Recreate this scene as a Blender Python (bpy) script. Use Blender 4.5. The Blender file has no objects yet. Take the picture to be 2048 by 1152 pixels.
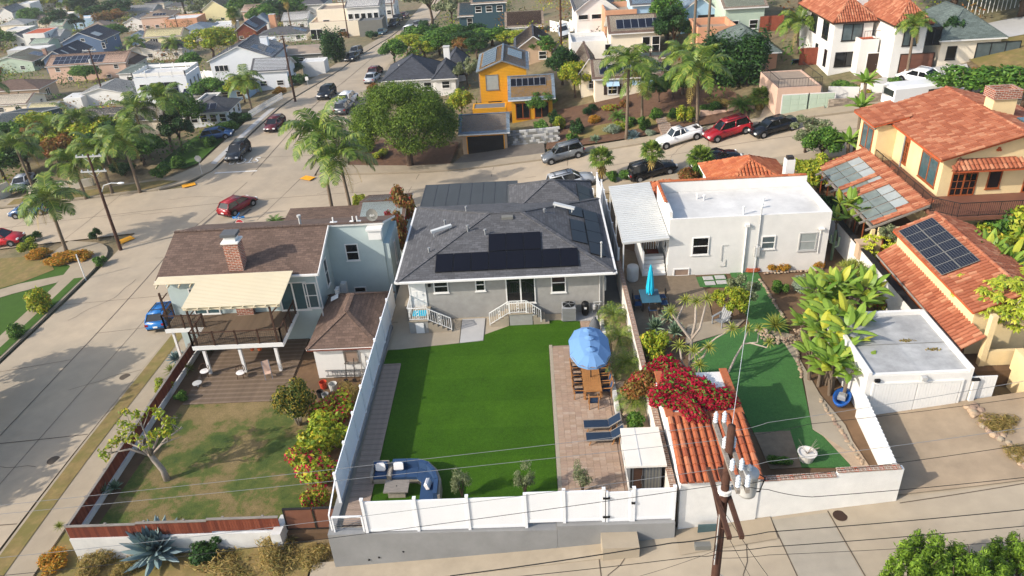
import bpy,bmesh,math,random
import numpy as np
from mathutils import Vector,Matrix
from mathutils.geometry import tessellate_polygon
S = bpy.context.scene
COL = S.collection
R = math.radians
# ---------------------------------------------------------------- camera
F = 1538.6; HC = 27.3
_D = np.array([11.,-886.,F]); _V = np.array([176.,2674.,F])
_Y = _D/np.linalg.norm(_D); _U = -_V/np.linalg.norm(_V); _U -= _Y*_U.dot(_Y); _U /= np.linalg.norm(_U)
_X = np.cross(_Y,_U); MC = np.array([_X,_Y,_U])
cam_d = bpy.data.cameras.new('camera'); cam = bpy.data.objects.new('camera',cam_d); COL.objects.link(cam)
cam_d.sensor_width = 36; cam_d.lens = 36*F/2048; cam_d.clip_end = 5000; cam_d.clip_start = .5
_m = Matrix.Identity(4)
for _i in range(3):
    _m[_i][0] = MC[_i][0]; _m[_i][1] = -MC[_i][1]; _m[_i][2] = -MC[_i][2]
_m[2][3] = HC
cam.matrix_world = _m; S.camera = cam
# ---------------------------------------------------------------- sky, sun, exposure
SUN_EL = R(31); SDX,SDY = .915,.40
wd = bpy.data.worlds.new('World'); S.world = wd; wd.use_nodes = True
_nt = wd.node_tree; _bg = _nt.nodes['Background']; _sk = _nt.nodes.new('ShaderNodeTexSky')
_sk.sky_type = 'NISHITA'; _sk.sun_disc = False; _sk.sun_elevation = SUN_EL; _sk.sun_rotation = math.atan2(-SDX,-SDY)
_sk.air_density = 1.0; _sk.dust_density = 2.0
_nt.links.new(_sk.outputs[0],_bg.inputs[0]); _bg.inputs[1].default_value = .15
sl = bpy.data.lights.new('sun','SUN'); sl.energy = 3.0; sl.angle = R(.6); sl.color = (1,.925,.83)
sun = bpy.data.objects.new('sun',sl); COL.objects.link(sun)
sun.rotation_euler = Vector((SDX*math.cos(SUN_EL),SDY*math.cos(SUN_EL),-math.sin(SUN_EL))).to_track_quat('-Z','Y').to_euler()
sun.location = (-60,-30,60)
S.view_settings.view_transform = 'Standard'; S.view_settings.look = 'None'
S.view_settings.exposure = .74; S.view_settings.gamma = 1; S.view_settings.use_curve_mapping = False
S.cycles.max_bounces = 5; S.cycles.diffuse_bounces = 2; S.cycles.glossy_bounces = 2; S.cycles.transmission_bounces = 3
S.cycles.caustics_reflective = False; S.cycles.caustics_refractive = False
S.cycles.use_denoising = True
# ---------------------------------------------------------------- pixel <-> place
def P(px,py,z=0.):
    d = MC @ np.array([px-1024.,py-576.,F]); t = (z-HC)/d[2]
    return Vector((d[0]*t,d[1]*t,z))
def PJ(x,y,z):
    c = MC.T @ np.array([x,y,z-HC]); return c[0]/c[2]*F+1024,c[1]/c[2]*F+576
def ZH(py,x,y):
    lo,hi = -30.,HC+20
    for _ in range(40):
        m = (lo+hi)/2
        if PJ(x,y,m)[1] > py: lo = m
        else: hi = m
    return lo
# terrain: thin-plate spline through measured spot heights (pixel x, pixel y, z)
_cp = [(672,1128,-2.05),(1300,1064,-.5),(1780,1010,.3),(2040,990,.8),(2048,1152,.3),(1300,1152,-.9),(700,1160,-2.3),(140,1108,-3.2),(20,1100,-3.9),(185,864,-4.2),
 (0,722,-5.4),(322,662,-5.0),(262,490,-5.6),(475,425,-5.2),(30,432,-7.2),(620,355,-4.8),(820,335,-4.8),(960,318,-4.6),(1130,385,-3.0),(1130,322,-3.0),(1305,362,-1.2),(1330,290,-1.0),
 (1455,278,.3),(1550,268,1.2),(1610,208,2.0),(1840,165,3.4),(1960,120,5.),(2040,60,6.5),(655,197,-3.8),(560,190,-5.),(440,330,-5),(740,90,-8),(820,70,-9),(690,130,-5.6),
 (310,215,-8),(170,170,-12),(60,250,-9),(0,330,-7.5),(0,110,-15),(0,20,-21),(400,20,-19),(250,60,-16),(560,70,-12),(800,10,-13),(1000,60,-5),(985,235,-3.6),(860,170,-5),(1200,205,-1.6),(1250,120,1.0),
 (1300,30,3.),(1540,140,2.6),(1500,30,4.2),(1150,30,-1),(1800,30,6.),(1400,190,.2),(1750,215,2.2),(1900,300,2.6),(2048,420,3.2),(2048,800,2.0),(1640,330,.8),(900,420,-4),(250,900,-3.3)]
def _tps_fit(pts):
    A = np.array([[p[0],p[1]] for p in pts])/50.; z = np.array([p[2] for p in pts]); n = len(pts)
    d = np.linalg.norm(A[:,None]-A[None],axis=2); K = np.where(d > 0,d*d*np.log(d+1e-12),0) + np.eye(n)*.06
    Pm = np.hstack([np.ones((n,1)),A]); L = np.zeros((n+3,n+3)); L[:n,:n] = K; L[:n,n:] = Pm; L[n:,:n] = Pm.T
    w = np.linalg.solve(L,np.concatenate([z,np.zeros(3)])); return A,w
_TA,_TW = _tps_fit([tuple(P(*c)) for c in _cp])
def TN(x,y):
    q = np.stack([np.asarray(x,float),np.asarray(y,float)],-1)/50.
    q[...,1] = np.clip(q[...,1],0,6.4); q[...,0] = np.clip(q[...,0],-3.4,2.6)
    d = np.linalg.norm(q[...,None,:]-_TA,axis=-1); k = d*d*np.log(d+1e-12)
    return k @ _TW[:-3] + _TW[-3] + q @ _TW[-2:]
def T(x,y): return float(TN(x,y))
def PT(px,py,dz=0.):
    z = -2.
    for _ in range(60):
        p = P(px,py,z); z += .6*(max(-40,min(20,T(p.x,p.y)))+dz-z)
    return P(px,py,z)
# ---------------------------------------------------------------- materials
def rgb(h):
    h = h.lstrip('#'); o = []
    for i in (0,2,4):
        c = int(h[i:i+2],16)/255.; o.append(c/12.92 if c <= .04045 else ((c+.055)/1.055)**2.4)
    return (*o,1)
MATS = {}
class NT:
    def __init__(s,name):
        s.m = bpy.data.materials.new(name); s.m.use_nodes = True; s.t = s.m.node_tree; s.b = s.t.nodes['Principled BSDF']; s.o = s.t.nodes['Material Output']
    def n(s,k,**kw):
        nd = s.t.nodes.new('ShaderNode'+k)
        for a,v in kw.items(): setattr(nd,a,v)
        return nd
    def l(s,a,b): s.t.links.new(a,b)
    def math(s,op,a,b=None):
        nd = s.n('Math',operation=op)
        for i,v in enumerate((a,b)):
            if v is None: continue
            if isinstance(v,(int,float)): nd.inputs[i].default_value = v
            else: s.l(v,nd.inputs[i])
        return nd.outputs[0]
    def mix(s,f,a,b,bt='MIX'):
        nd = s.n('MixRGB',blend_type=bt)
        for i,v in enumerate((f,a,b)):
            if isinstance(v,(int,float)): nd.inputs[i].default_value = v
            elif isinstance(v,tuple): nd.inputs[i].default_value = v
            else: s.l(v,nd.inputs[i])
        return nd.outputs[0]
    def noise(s,sc,det=4,rough=.6,vec=None):
        nd = s.n('TexNoise'); nd.inputs['Scale'].default_value = sc; nd.inputs['Detail'].default_value = det; nd.inputs['Roughness'].default_value = rough
        if vec is None: vec = s.coord()
        s.l(vec,nd.inputs['Vector']); return nd.outputs[0]
    def coord(s):
        if not hasattr(s,'tc'): s.tc = s.n('TexCoord')
        return s.tc.outputs['Object']
    def uv(s):
        s.coord(); return s.tc.outputs['UV']
    def ramp(s,f,stops,interp='LINEAR'):
        nd = s.n('ValToRGB'); cr = nd.color_ramp; cr.interpolation = interp
        while len(cr.elements) < len(stops): cr.elements.new(.5)
        for e,(p,c) in zip(cr.elements,stops): e.position = p; e.color = c if len(c) == 4 else (*c,1)
        s.l(f,nd.inputs[0]); return nd.outputs[0]
    def line(s,axis,period,frac):
        sp = s.n('SeparateXYZ'); s.l(s.uv(),sp.inputs[0]); v = s.math('DIVIDE',sp.outputs[axis],period); v = s.math('FRACT',v); return s.math('LESS_THAN',v,frac)
    def bump(s,h,st,dist=.05):
        nd = s.n('Bump'); nd.inputs['Strength'].default_value = st; nd.inputs['Distance'].default_value = dist; s.l(h,nd.inputs['Height']); s.l(nd.outputs[0],s.b.inputs['Normal'])
def mul(c,k): return (min(1,c[0]*k),min(1,c[1]*k),min(1,c[2]*k),1)
def mat(name,hx,rough=.8,var=.14,sc=1.2,bump=.0,bsc=30.,spec=.3,metal=0.,pat=None,per=.15,stain=0.,c2=None):
    if name in MATS: return name
    N = NT(name); c = rgb(hx); b = N.b
    b.inputs['Roughness'].default_value = rough; b.inputs['Metallic'].default_value = metal; b.inputs['Specular IOR Level'].default_value = spec
    col = None; hgt = None
    if pat in ('shingle','brick','paver','block'):
        bt = N.n('TexBrick'); N.l(N.uv(),bt.inputs['Vector'])
        w,h,ms = {'shingle': (.42,.2,.012),'brick': (.34,.125,.02),'paver': (.4,.2,.008),'block': (.42,.2,.006)}[pat]
        bt.inputs['Scale'].default_value = 1; bt.inputs['Brick Width'].default_value = w; bt.inputs['Row Height'].default_value = h; bt.inputs['Mortar Size'].default_value = ms
        bt.inputs['Color1'].default_value = mul(c,1.3); bt.inputs['Color2'].default_value = mul(c,.6)
        bt.inputs['Mortar'].default_value = rgb('b9ab9c') if pat == 'brick' else mul(c,.45)
        col = bt.outputs['Color']; hgt = N.math('SUBTRACT',1.,bt.outputs['Fac'])
        if pat == 'shingle':
            v = N.noise(9,2,.5,N.uv()); col = N.mix(.35,col,N.ramp(v,[(.3,mul(c,.6)),(.7,mul(c,1.35))]))
    elif pat in ('siding','boards','slat'):
        f = N.line(0 if pat == 'boards' else 1,per,.1 if pat != 'slat' else .3); col = N.mix(f,c,mul(c,.55)); hgt = N.math('SUBTRACT',1.,f)
    elif pat == 'wood':
        mp = N.n('Mapping'); mp.inputs['Scale'].default_value = (1.2,14,1); N.l(N.uv(),mp.inputs[0]); v = N.noise(2.2,5,.65,mp.outputs[0])
        col = N.ramp(v,[(.3,mul(c,.6)),(.7,mul(c,1.3))]); hgt = v
    base = col if col is not None else c
    v = N.noise(sc,5,.62); k = N.ramp(v,[(.28,(1-var,)*3),(.72,(min(1,1+var*.2),)*3)] if col is None else [(.28,(1-var,)*3),(.72,(1,)*3)])
    col = N.mix(1.,base,k,'MULTIPLY')
    if c2: col = N.mix(N.ramp(N.noise(sc*.45,5,.7),[(.42,(0,)*3),(.6,(1,)*3)]),col,rgb(c2))
    if stain > 0:
        st = N.ramp(N.noise(sc*.22,6,.72),[(.45,(0,)*3),(.68,(stain,)*3)]); col = N.mix(st,col,mul(c,.5))
    N.l(col,b.inputs['Base Color'])
    if bump:
        if hgt is None: hgt = N.noise(bsc,3,.6)
        N.bump(hgt,bump,.02)
    MATS[name] = N.m; return name
def leaf(name,cols,tr=.3,rough=.55):
    if name in MATS: return name
    N = NT(name); g = N.n('NewGeometry'); cs = [mul(rgb(h),1.2 if tr and name != 'lf_mag' else 1) for h in cols]; n = len(cs)
    col = N.ramp(g.outputs['Random Per Island'],[((i+.5)/n,c) for i,c in enumerate(cs)])
    N.l(col,N.b.inputs['Base Color']); N.b.inputs['Roughness'].default_value = rough; N.b.inputs['Specular IOR Level'].default_value = .25
    if tr:
        t = N.n('BsdfTranslucent'); mx = N.n('MixShader'); mx.inputs[0].default_value = tr; N.l(N.mix(1,col,(1,1,.6,1),'MULTIPLY'),t.inputs[0])
        N.l(N.b.outputs[0],mx.inputs[1]); N.l(t.outputs[0],mx.inputs[2]); N.l(mx.outputs[0],N.o.inputs[0])
    MATS[name] = N.m; return name
# ---------------------------------------------------------------- mesh builder
class MB:
    def __init__(s): s.v = []; s.f = []; s.mi = []
    def add(s,vs,fs,m=0):
        o = len(s.v); s.v += [tuple(v) for v in vs]; s.f += [tuple(i+o for i in f) for f in fs]; s.mi += [m]*len(fs); return s
    def poly(s,pts,m=0): return s.add(pts,[tuple(range(len(pts)))],m)
    def box(s,x0,y0,z0,x1,y1,z1,m=0):
        return s.add([(x0,y0,z0),(x1,y0,z0),(x1,y1,z0),(x0,y1,z0),(x0,y0,z1),(x1,y0,z1),(x1,y1,z1),(x0,y1,z1)],
                     [(3,2,1,0),(4,5,6,7),(0,1,5,4),(1,2,6,5),(2,3,7,6),(3,0,4,7)],m)
    def prism(s,pts,z0,z1,m=0):
        pts = [(p[0],p[1]) for p in pts]; n = len(pts)
        if sum(pts[i-1][0]*pts[i][1]-pts[i][0]*pts[i-1][1] for i in range(n)) < 0: pts = pts[::-1]
        a = z0 if isinstance(z0,(list,tuple)) else [z0]*n; b = z1 if isinstance(z1,(list,tuple)) else [z1]*n
        return s.add([(p[0],p[1],a[i]) for i,p in enumerate(pts)]+[(p[0],p[1],b[i]) for i,p in enumerate(pts)],
                     [tuple(range(n))[::-1],tuple(range(n,2*n))]+[(i,(i+1) % n,n+(i+1) % n,n+i) for i in range(n)],m)
    def bar(s,a,b,w,h=None,m=0,up=(0,0,1)):
        h = h or w; a = Vector(a); b = Vector(b); d = (b-a).normalized(); u = Vector(up)
        if abs(d.dot(u)) > .98: u = Vector((0,1,0))
        x = d.cross(u).normalized()*(w/2); y = x.cross(d).normalized()*(h/2)
        vs = [p+sx*x+sy*y for p in (a,b) for sx,sy in ((-1,-1),(1,-1),(1,1),(-1,1))]
        return s.add(vs,[(0,1,2,3),(7,6,5,4),(0,4,5,1),(1,5,6,2),(2,6,7,3),(3,7,4,0)],m)
    def tube(s,pts,r,n=7,m=0,cap=True):
        pts = [Vector(p) for p in pts]; rs = r if isinstance(r,(list,tuple)) else [r]*len(pts); vs = []; fs = []; ref = None
        for i,p in enumerate(pts):
            d = (pts[min(i+1,len(pts)-1)]-pts[max(i-1,0)]).normalized()
            if ref is None: ref = d.orthogonal().normalized()
            ref = (ref-d*ref.dot(d)); ref = ref.normalized() if ref.length > 1e-5 else d.orthogonal().normalized()
            q = d.cross(ref)
            for k in range(n):
                a = 2*math.pi*k/n; vs.append(p+(ref*math.cos(a)+q*math.sin(a))*rs[i])
        for i in range(len(pts)-1):
            for k in range(n): fs.append((i*n+k,i*n+(k+1) % n,(i+1)*n+(k+1) % n,(i+1)*n+k))
        if cap: fs += [tuple(range(n))[::-1],tuple(range((len(pts)-1)*n,len(pts)*n))]
        return s.add(vs,fs,m)
    def lathe(s,prof,n=12,c=(0,0,0),m=0):
        vs = [(c[0]+r*math.cos(2*math.pi*k/n),c[1]+r*math.sin(2*math.pi*k/n),c[2]+z) for r,z in prof for k in range(n)]; L = len(prof)
        fs = [(i*n+k,i*n+(k+1) % n,(i+1)*n+(k+1) % n,(i+1)*n+k) for i in range(L-1) for k in range(n)]+[tuple(range(n))[::-1],tuple(range((L-1)*n,L*n))]
        return s.add(vs,fs,m)
    def ball(s,c,r,n=8,m=0,sz=1.):
        return s.lathe([(max(.001,r*math.sin(math.pi*i/n)),-r*sz*math.cos(math.pi*i/n)) for i in range(n+1)],n+2,c,m)
    def cush(s,x0,y0,z0,x1,y1,z1,b=.05,m=0):     # soft box
        vs = []; 
        for z,k in ((z0,b),(z0+b,0),(z1-b,0),(z1,b)):
            vs += [(x0+k,y0+k,z),(x1-k,y0+k,z),(x1-k,y1-k,z),(x0+k,y1-k,z)]
        fs = [(3,2,1,0),(12,13,14,15)]+[(i*4+k,i*4+(k+1) % 4,i*4+4+(k+1) % 4,i*4+4+k) for i in range(3) for k in range(4)]
        return s.add(vs,fs,m)
    def xf(s,M,start=0):
        s.v[start:] = [tuple(M @ Vector(v)) for v in s.v[start:]]; return s
    def mesh(s,name,mats,smooth=False):
        me = bpy.data.meshes.new(name); me.from_pydata(s.v,[],s.f)
        for m in ([mats] if isinstance(mats,str) else mats): me.materials.append(MATS[m])
        if any(s.mi): me.polygons.foreach_set('material_index',s.mi)
        uvl = me.uv_layers.new(name='UVMap').data; V_ = s.v; k = 0; out = [0.]*(2*len(uvl))
        for p in me.polygons:
            n = p.normal
            if abs(n.z) > .985: ux,uy,uz = 1.,0.,0.
            else:
                L = math.hypot(n.x,n.y) or 1; ux,uy,uz = -n.y/L,n.x/L,0.
            vx,vy,vz = n.y*uz-n.z*uy,n.z*ux-n.x*uz,n.x*uy-n.y*ux
            for vi in p.vertices:
                a = V_[vi]; out[k] = a[0]*ux+a[1]*uy; out[k+1] = a[0]*vx+a[1]*vy+a[2]*vz; k += 2
        uvl.foreach_set('uv',out)
        if smooth: me.polygons.foreach_set('use_smooth',[True]*len(me.polygons))
        me.update(); return me
    def build(s,name,mats,parent=None,smooth=False,**kw):
        return link(name,s.mesh(name,mats,smooth),parent,**kw)
def link(name,data,parent=None,label=None,cat=None,group=None,kind=None,loc=None,rz=0.):
    o = bpy.data.objects.new(name,data); COL.objects.link(o)
    if parent is not None: o.parent = parent
    if loc is not None: o.location = loc
    if rz: o.rotation_euler = (0,0,rz)
    for k,v in (('label',label),('category',cat),('group',group),('kind',kind)):
        if v: o[k] = v
    return o
def thing(name,label,cat,loc=(0,0,0),rz=0.,group=None): return link(name,None,None,label,cat,group,None,loc,rz)
def np_mesh(name,v,nv,mats):       # v (k*nv,3) independent polygons of nv corners
    me = bpy.data.meshes.new(name); k = len(v)//nv; me.vertices.add(len(v)); me.vertices.foreach_set('co',np.asarray(v,np.float32).ravel())
    me.loops.add(len(v)); me.loops.foreach_set('vertex_index',np.arange(len(v),dtype=np.int32)); me.polygons.add(k)
    me.polygons.foreach_set('loop_start',np.arange(0,len(v),nv,dtype=np.int32)); me.polygons.foreach_set('loop_total',np.full(k,nv,np.int32))
    for m in ([mats] if isinstance(mats,str) else mats): me.materials.append(MATS[m])
    me.update(); return me
def copy_tree(o,parent=None,loc=None,rz=None,sc=None,label=None,group=None):
    c = o.copy(); COL.objects.link(c)
    if parent is not None: c.parent = parent
    if loc is not None: c.location = loc
    if rz is not None: c.rotation_euler = (0,0,rz)
    if sc is not None: c.scale = sc if isinstance(sc,(tuple,list)) else (sc,)*3
    if label: c['label'] = label
    if group: c['group'] = group
    for ch in list(o.children): copy_tree(ch,c)
    return c
# ---------------------------------------------------------------- palette
mat('white','e4e2dc',.6,.06); mat('white_stucco','e2dfd8',.9,.1,1.1,.25,45,stain=.16); mat('cream','e9dcc4',.9,.08,2,.25,45); mat('off_white','dcd6ca',.9,.1,2,.2,45)
mat('gray_stucco','a5a29b',.95,.22,1.6,.35,30,stain=.25); mat('teal_stucco','b4c2bf',.9,.1,1.2,.2,40); mat('yellow_stucco','e4cb9a',.9,.14,1.2,.25,40,stain=.12)
mat('pink_stucco','cfae98',.9,.1,2); mat('salmon','d29b78',.9,.12); mat('tan','bfa488',.9,.1); mat('gold_siding','d79a1c',.75,.1,pat='siding',per=.2,bump=.3)
mat('blue_siding','5d7390',.75,.1,pat='siding',per=.2,bump=.3); mat('teal_siding','35505a',.75,.1,pat='siding',per=.2,bump=.3); mat('pale_blue','a9c6dc',.8,.08); mat('white_siding','e3e6e8',.7,.05,pat='siding',per=.22,bump=.2)
mat('mint','b9c9b4',.85,.08); mat('pale_yellow','e2d6a4',.85,.08); mat('light_gray','b8b7b2',.85,.1); mat('mid_gray','77766f',.85,.15); mat('dark','24211f',.7,.2); mat('black','0d0d0e',.6,.1); mat('dark_brown','3d2b21',.75,.25)
mat('shingle_gray','5a5a5c',.95,.12,.8,.6,pat='shingle'); mat('shingle_dark','45484f',.95,.15,.8,.6,pat='shingle'); mat('shingle_brown','6e5a4e',.95,.2,.7,.6,pat='shingle'); mat('shingle_tan','8d7d6d',.95,.2,.7,.5,pat='shingle')
mat('shingle_green','65706a',.95,.2,.7,.5,pat='shingle'); mat('shingle_blue','75828c',.95,.15,.8,.5,pat='shingle'); mat('shingle_pale','9a9a96',.95,.2,.7,.4,pat='shingle')
mat('flat_white','dad8d2',.85,.25,.8,stain=.42); mat('flat_gray','6f7274',.9,.15,.8,stain=.2); mat('flat_dark','42474a',.95,.12,.8,pat=None); mat('flat_tan','a3917e',.9,.2,.8,stain=.2)
mat('glass','14181a',.06,.3,.8,spec=.6); mat('glass_pale','5d6a6c',.08,.4,1.2,spec=.6); mat('glass_teal','486266',.06,.4,1.2,spec=.6); mat('curtain','9fa5a1',.3,.2,2.)
mat('solar','161a28',.12,.12,2.,spec=.5,pat=None); mat('solar_black','0f0f17',.3,.1,2.,spec=.25); mat('solar_frame','aab0b6',.4,.05,spec=.5)
mat('steel','9aa0a4',.35,.1,metal=.8); mat('galv','c2c4c2',.5,.12,.7); mat('beige_metal','dccfb0',.55,.06,.7); mat('iron','2d2724',.6,.2)
mat('concrete','aa9d88',.9,.2,.45,.15,60,stain=.45); mat('concrete_new','b0aeaa',.9,.12,.8,.1,60,stain=.2); mat('retaining','8f8f8d',.92,.2,.7,.15,40,stain=.4); mat('sidewalk','a2947e',.9,.2,.7,.12,60,stain=.25)
mat('road','a99b86',.92,.2,.2,.12,70,stain=.38,c2='b3a28a'); mat('joint','5c5145',.95,.3); mat('patch','6f675d',.95,.25); mat('kerb','a89b86',.9,.2,1.2); mat('dirt','7d6248',.98,.35,.6,.4,14,c2='5f4a35'); mat('mulch','6b4f3b',.98,.4,2,.6,20)
mat('dry_grass','8f7a4c',.98,.45,1.6,.5,30,c2='6e6636'); mat('bark','5f4d3f',.95,.4,6,.6,14); mat('palm_trunk','7a6a58',.95,.3,8,.5,12); mat('pale_bark','a5988a',.9,.25,5,.3,18); mat('pole_wood','51362a',.9,.35,7,.5,20)
mat('brick','9a5138',.9,.2,1.,.6,pat='brick'); mat('brick_cap','8c6a55',.9,.25,1.,.5,pat='brick'); mat('block_wall','a99a88',.9,.2,1.,.5,pat='block'); mat('flag','9b8472',.9,.3,1.5)
mat('wood_deck','74624f',.85,.25,1.,.3,pat='wood'); mat('composite','a18c7b',.8,.12,1.5,.15,pat='wood'); mat('brown_wood','4d3527',.8,.25,1.,.3,pat='wood'); mat('red_wood','7d3f2b',.85,.25,1.,.3,pat='wood'); mat('orange_wood','9b5228',.7,.2,1.,.3,pat='wood'); mat('teak','b07b47',.7,.2,1.,.2,pat='wood'); mat('gray_wood','8d857b',.85,.2,1.,.3,pat='wood')
mat('vinyl','e4e5e5',.45,.05,1.); mat('vinyl_gray','f0f2f3',.4,.06,1.,spec=.4); mat('mustard','f0a51c',.8,.15); mat('sling','1f3146',.9,.15,3,.2,60); mat('navy','2b4668',.9,.15,3,.2,60); mat('umbrella_blue','6b92bd',.85,.08,1.5); mat('aqua','1bb0cc',.7,.1); mat('wicker','a09688',.85,.3,12,.4,60); mat('pillow_white','e9e4de',.9,.1,8)
mat('ac_gray','8b8d8e',.6,.15,2); mat('cover_gray','5e6062',.9,.2,3); mat('teal_table','3d6272',.3,.1); mat('red_plastic','b3402a',.5,.1); mat('terracotta','b4562f',.85,.2); mat('blue_plastic','2059a6',.35,.1); mat('tyre','121212',.85,.2); mat('rim','9c9fa2',.35,.1,metal=.6)
mat('lamp_white','e6e6e2',.4,.05); mat('lamp_red','8d1b1b',.3,.1); mat('sign_red','b3202a',.5,.05); mat('sign_blue','2f7fc4',.5,.05); mat('line_white','e6e2d8',.9,.25,3)
mat('rock','b9a084',.9,.3,3,.4,10); mat('turf_base','39590f',.97,.25,1.2); mat('wire','1b1b1b',.7,.1); mat('wire_gray','77797a',.6,.1); mat('porcelain','c9cfd3',.25,.05); mat('copper','7c5240',.6,.25); mat('pglass','7d867e',.35,.4,1.5,spec=.5); mat('ridge','96553c',.85,.25)
leaf('tile',['93553b','9f6146','a86a4d','8a4e36','995a40','b07a5c'],0,.8); leaf('tile_bright',['a55a3a','b0673f','9a5236','b97650','a95f3c'],0,.8)
leaf('paver',['ab9079','b59a82','a3876f','bfa58e','9c826c','ad8e7b'],0,.9); leaf('stone',['b59c80','c7b197','a08a72','d1bfa6','8f7c69'],0,.9); leaf('boards_red',['7c3d2a','8a4731','733725','95553d'],0,.85)
leaf('lf_mid',['33521a','3f6420','4d7427','5b7f2d','2a4716','6b8a34']); leaf('lf_dark',['1f3a18','29471d','335323','182e14','3e5f29']); leaf('lf_pine',['425a1c','546d20','687f27','33491a','7c9032','4a6320'])
leaf('lf_yel',['6b7d1f','8a9a2a','a5aa34','55701e','7d8f26','b5a233']); leaf('lf_olive',['66704c','7d8560','565f3e','8e9470']); leaf('lf_dry',['8b7442','a18a52','74602f','6a6a35','93834d']); leaf('lf_red',['8e1030','a8123a','c01a48','7a0e28','b8143f','5d6b2a'])
leaf('lf_mag',['a00b2c','b41336','8a0922','c42044','a60e30','960c28']); leaf('lf_rust',['7a5a2c','8a6a33','60602c','9a5a34','6b7031','7d4a2a']); leaf('lf_orange',['a2681c','b87a24','8c7a26','6f7426','c48a2c']); leaf('lf_gray',['7c8a76','8d9a86','66745f','9aa592'])
leaf('lf_palm',['47601f','5a7328','6b8030','3a511c','7d8738'],.2,.45); leaf('lf_palm_dry',['8e7a42','9c8648','a8924f','7d6b3a'],.2); leaf('lf_ban',['6d8a34','85a040','577829','9aab4a','a8a838'],.35,.4); leaf('lf_agave',['66797a','748789','5a6e70','86978f','50646a'],.05,.5); leaf('lf_conf',['4b651c','5d7a20','71902a','3c5418','84a034'],.3)
leaf('lf_aloe',['6f7a2e','84893a','5b6a28','97963f'],.15,.45); leaf('lf_bright',['a8b42a','c0c43a','90a226','cfc946']); leaf('lf_sche',['8f9d2b','a7ae36','75892a','bdb944','637b25'],.3,.4); leaf('grass_blade',['3f6b0c','4b7a10','356009','588618'],.2,.6); leaf('grass_dry',['7d7436','8d7f45','66702c','a08c52','5a6a26'],.2,.8); leaf('lf_succ',['5f7358','708468','50644c','84957a'],.1,.5); leaf('fl_white',['e2ded2','efeae0'],.2)
# ---------------------------------------------------------------- openings, roofs, houses
def fM(face,w,d):
    O,U,I = {'f': ((0,0,0),(1,0,0),(0,1,0)),'r': ((w,0,0),(0,1,0),(-1,0,0)),'l': ((0,d,0),(0,-1,0),(1,0,0)),'b': ((w,d,0),(-1,0,0),(0,-1,0))}[face]
    return Matrix(((U[0],I[0],0,O[0]),(U[1],I[1],0,O[1]),(0,0,1,0),(0,0,0,1)))
def opening(par,M,s,z,w,h,kind='hung',fr='white',pane='glass',name=None):
    f = .075; a,b = s-w/2,s+w/2; m = MB()
    if kind == 'garage':
        g = MB().box(a,-.02,z,b,.1,z+h); g.xf(M); o = g.build(name or 'garage_door',pane,par); n = max(3,round(w/1.2))
        for i in range(4):
            for k in range(n):
                q = MB().box(a+w*k/n+.06,-.045,z+h*i/4+.05,a+w*(k+1)/n-.06,-.02,z+h*(i+1)/4-.05).xf(M); q.build('panel',pane,o)
        t = MB().box(a-.1,-.04,z,a,0,z+h+.1).box(b,-.04,z,b+.1,0,z+h+.1).box(a,-.04,z+h,b,0,z+h+.1).xf(M); t.build('door_trim',fr,o); return o
    if kind == 'door':
        o = MB().box(a,-.03,z,b,.05,z+h).xf(M).build(name or 'door',pane,par)
        MB().box(a-.08,-.05,z,a,0,z+h+.08).box(b,-.05,z,b+.08,0,z+h+.08).box(a,-.05,z+h,b,0,z+h+.08).xf(M).build('door_frame',fr,o)
        MB().ball((a+w*.85,-.07,z+1),.04,4).xf(M).build('handle','steel',o); return o
    m.box(a,-.06,z,a+f,.02,z+h).box(b-f,-.06,z,b,.02,z+h).box(a+f,-.06,z,b-f,.02,z+f).box(a+f,-.06,z+h-f,b-f,.02,z+h).box(a-.05,-.09,z-.06,b+.05,0,z-.002)
    if kind == 'hung': m.box(a+f,-.05,z+h*.5-.03,b-f,.0,z+h*.5+.03)
    if kind in ('slide','french'): m.box(s-.05,-.05,z+f,s+.05,.0,z+h-f)
    if kind == 'french':
        for i in range(1,4): m.box(a+f,-.04,z+h*i/4-.02,b-f,0,z+h*i/4+.02)
        for q in (s-w/4,s+w/4): m.box(q-.02,-.038,z+f,q+.02,0,z+h-f)
    if kind == 'trip':
        for q in (a+w/3,a+2*w/3): m.box(q-.04,-.05,z+f,q+.04,0,z+h-f)
    o = m.xf(M).build(name or 'window',fr,par)
    if kind == 'hung':
        MB().box(a+f,-.02,z+f,b-f,.02,z+h*.5-.03).xf(M).build('pane',pane,o); MB().box(a+f,-.026,z+h*.5+.03,b-f,.02,z+h-f).xf(M).build('pane',pane,o)
    elif kind in ('slide','french'):
        MB().box(a+f,-.02,z+f,s-.05,.02,z+h-f).xf(M).build('pane',pane,o); MB().box(s+.05,-.02,z+f,b-f,.02,z+h-f).xf(M).build('pane',pane,o)
    else: MB().box(a+f,-.02,z+f,b-f,.02,z+h-f).xf(M).build('pane',pane,o)
    return o
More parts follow.
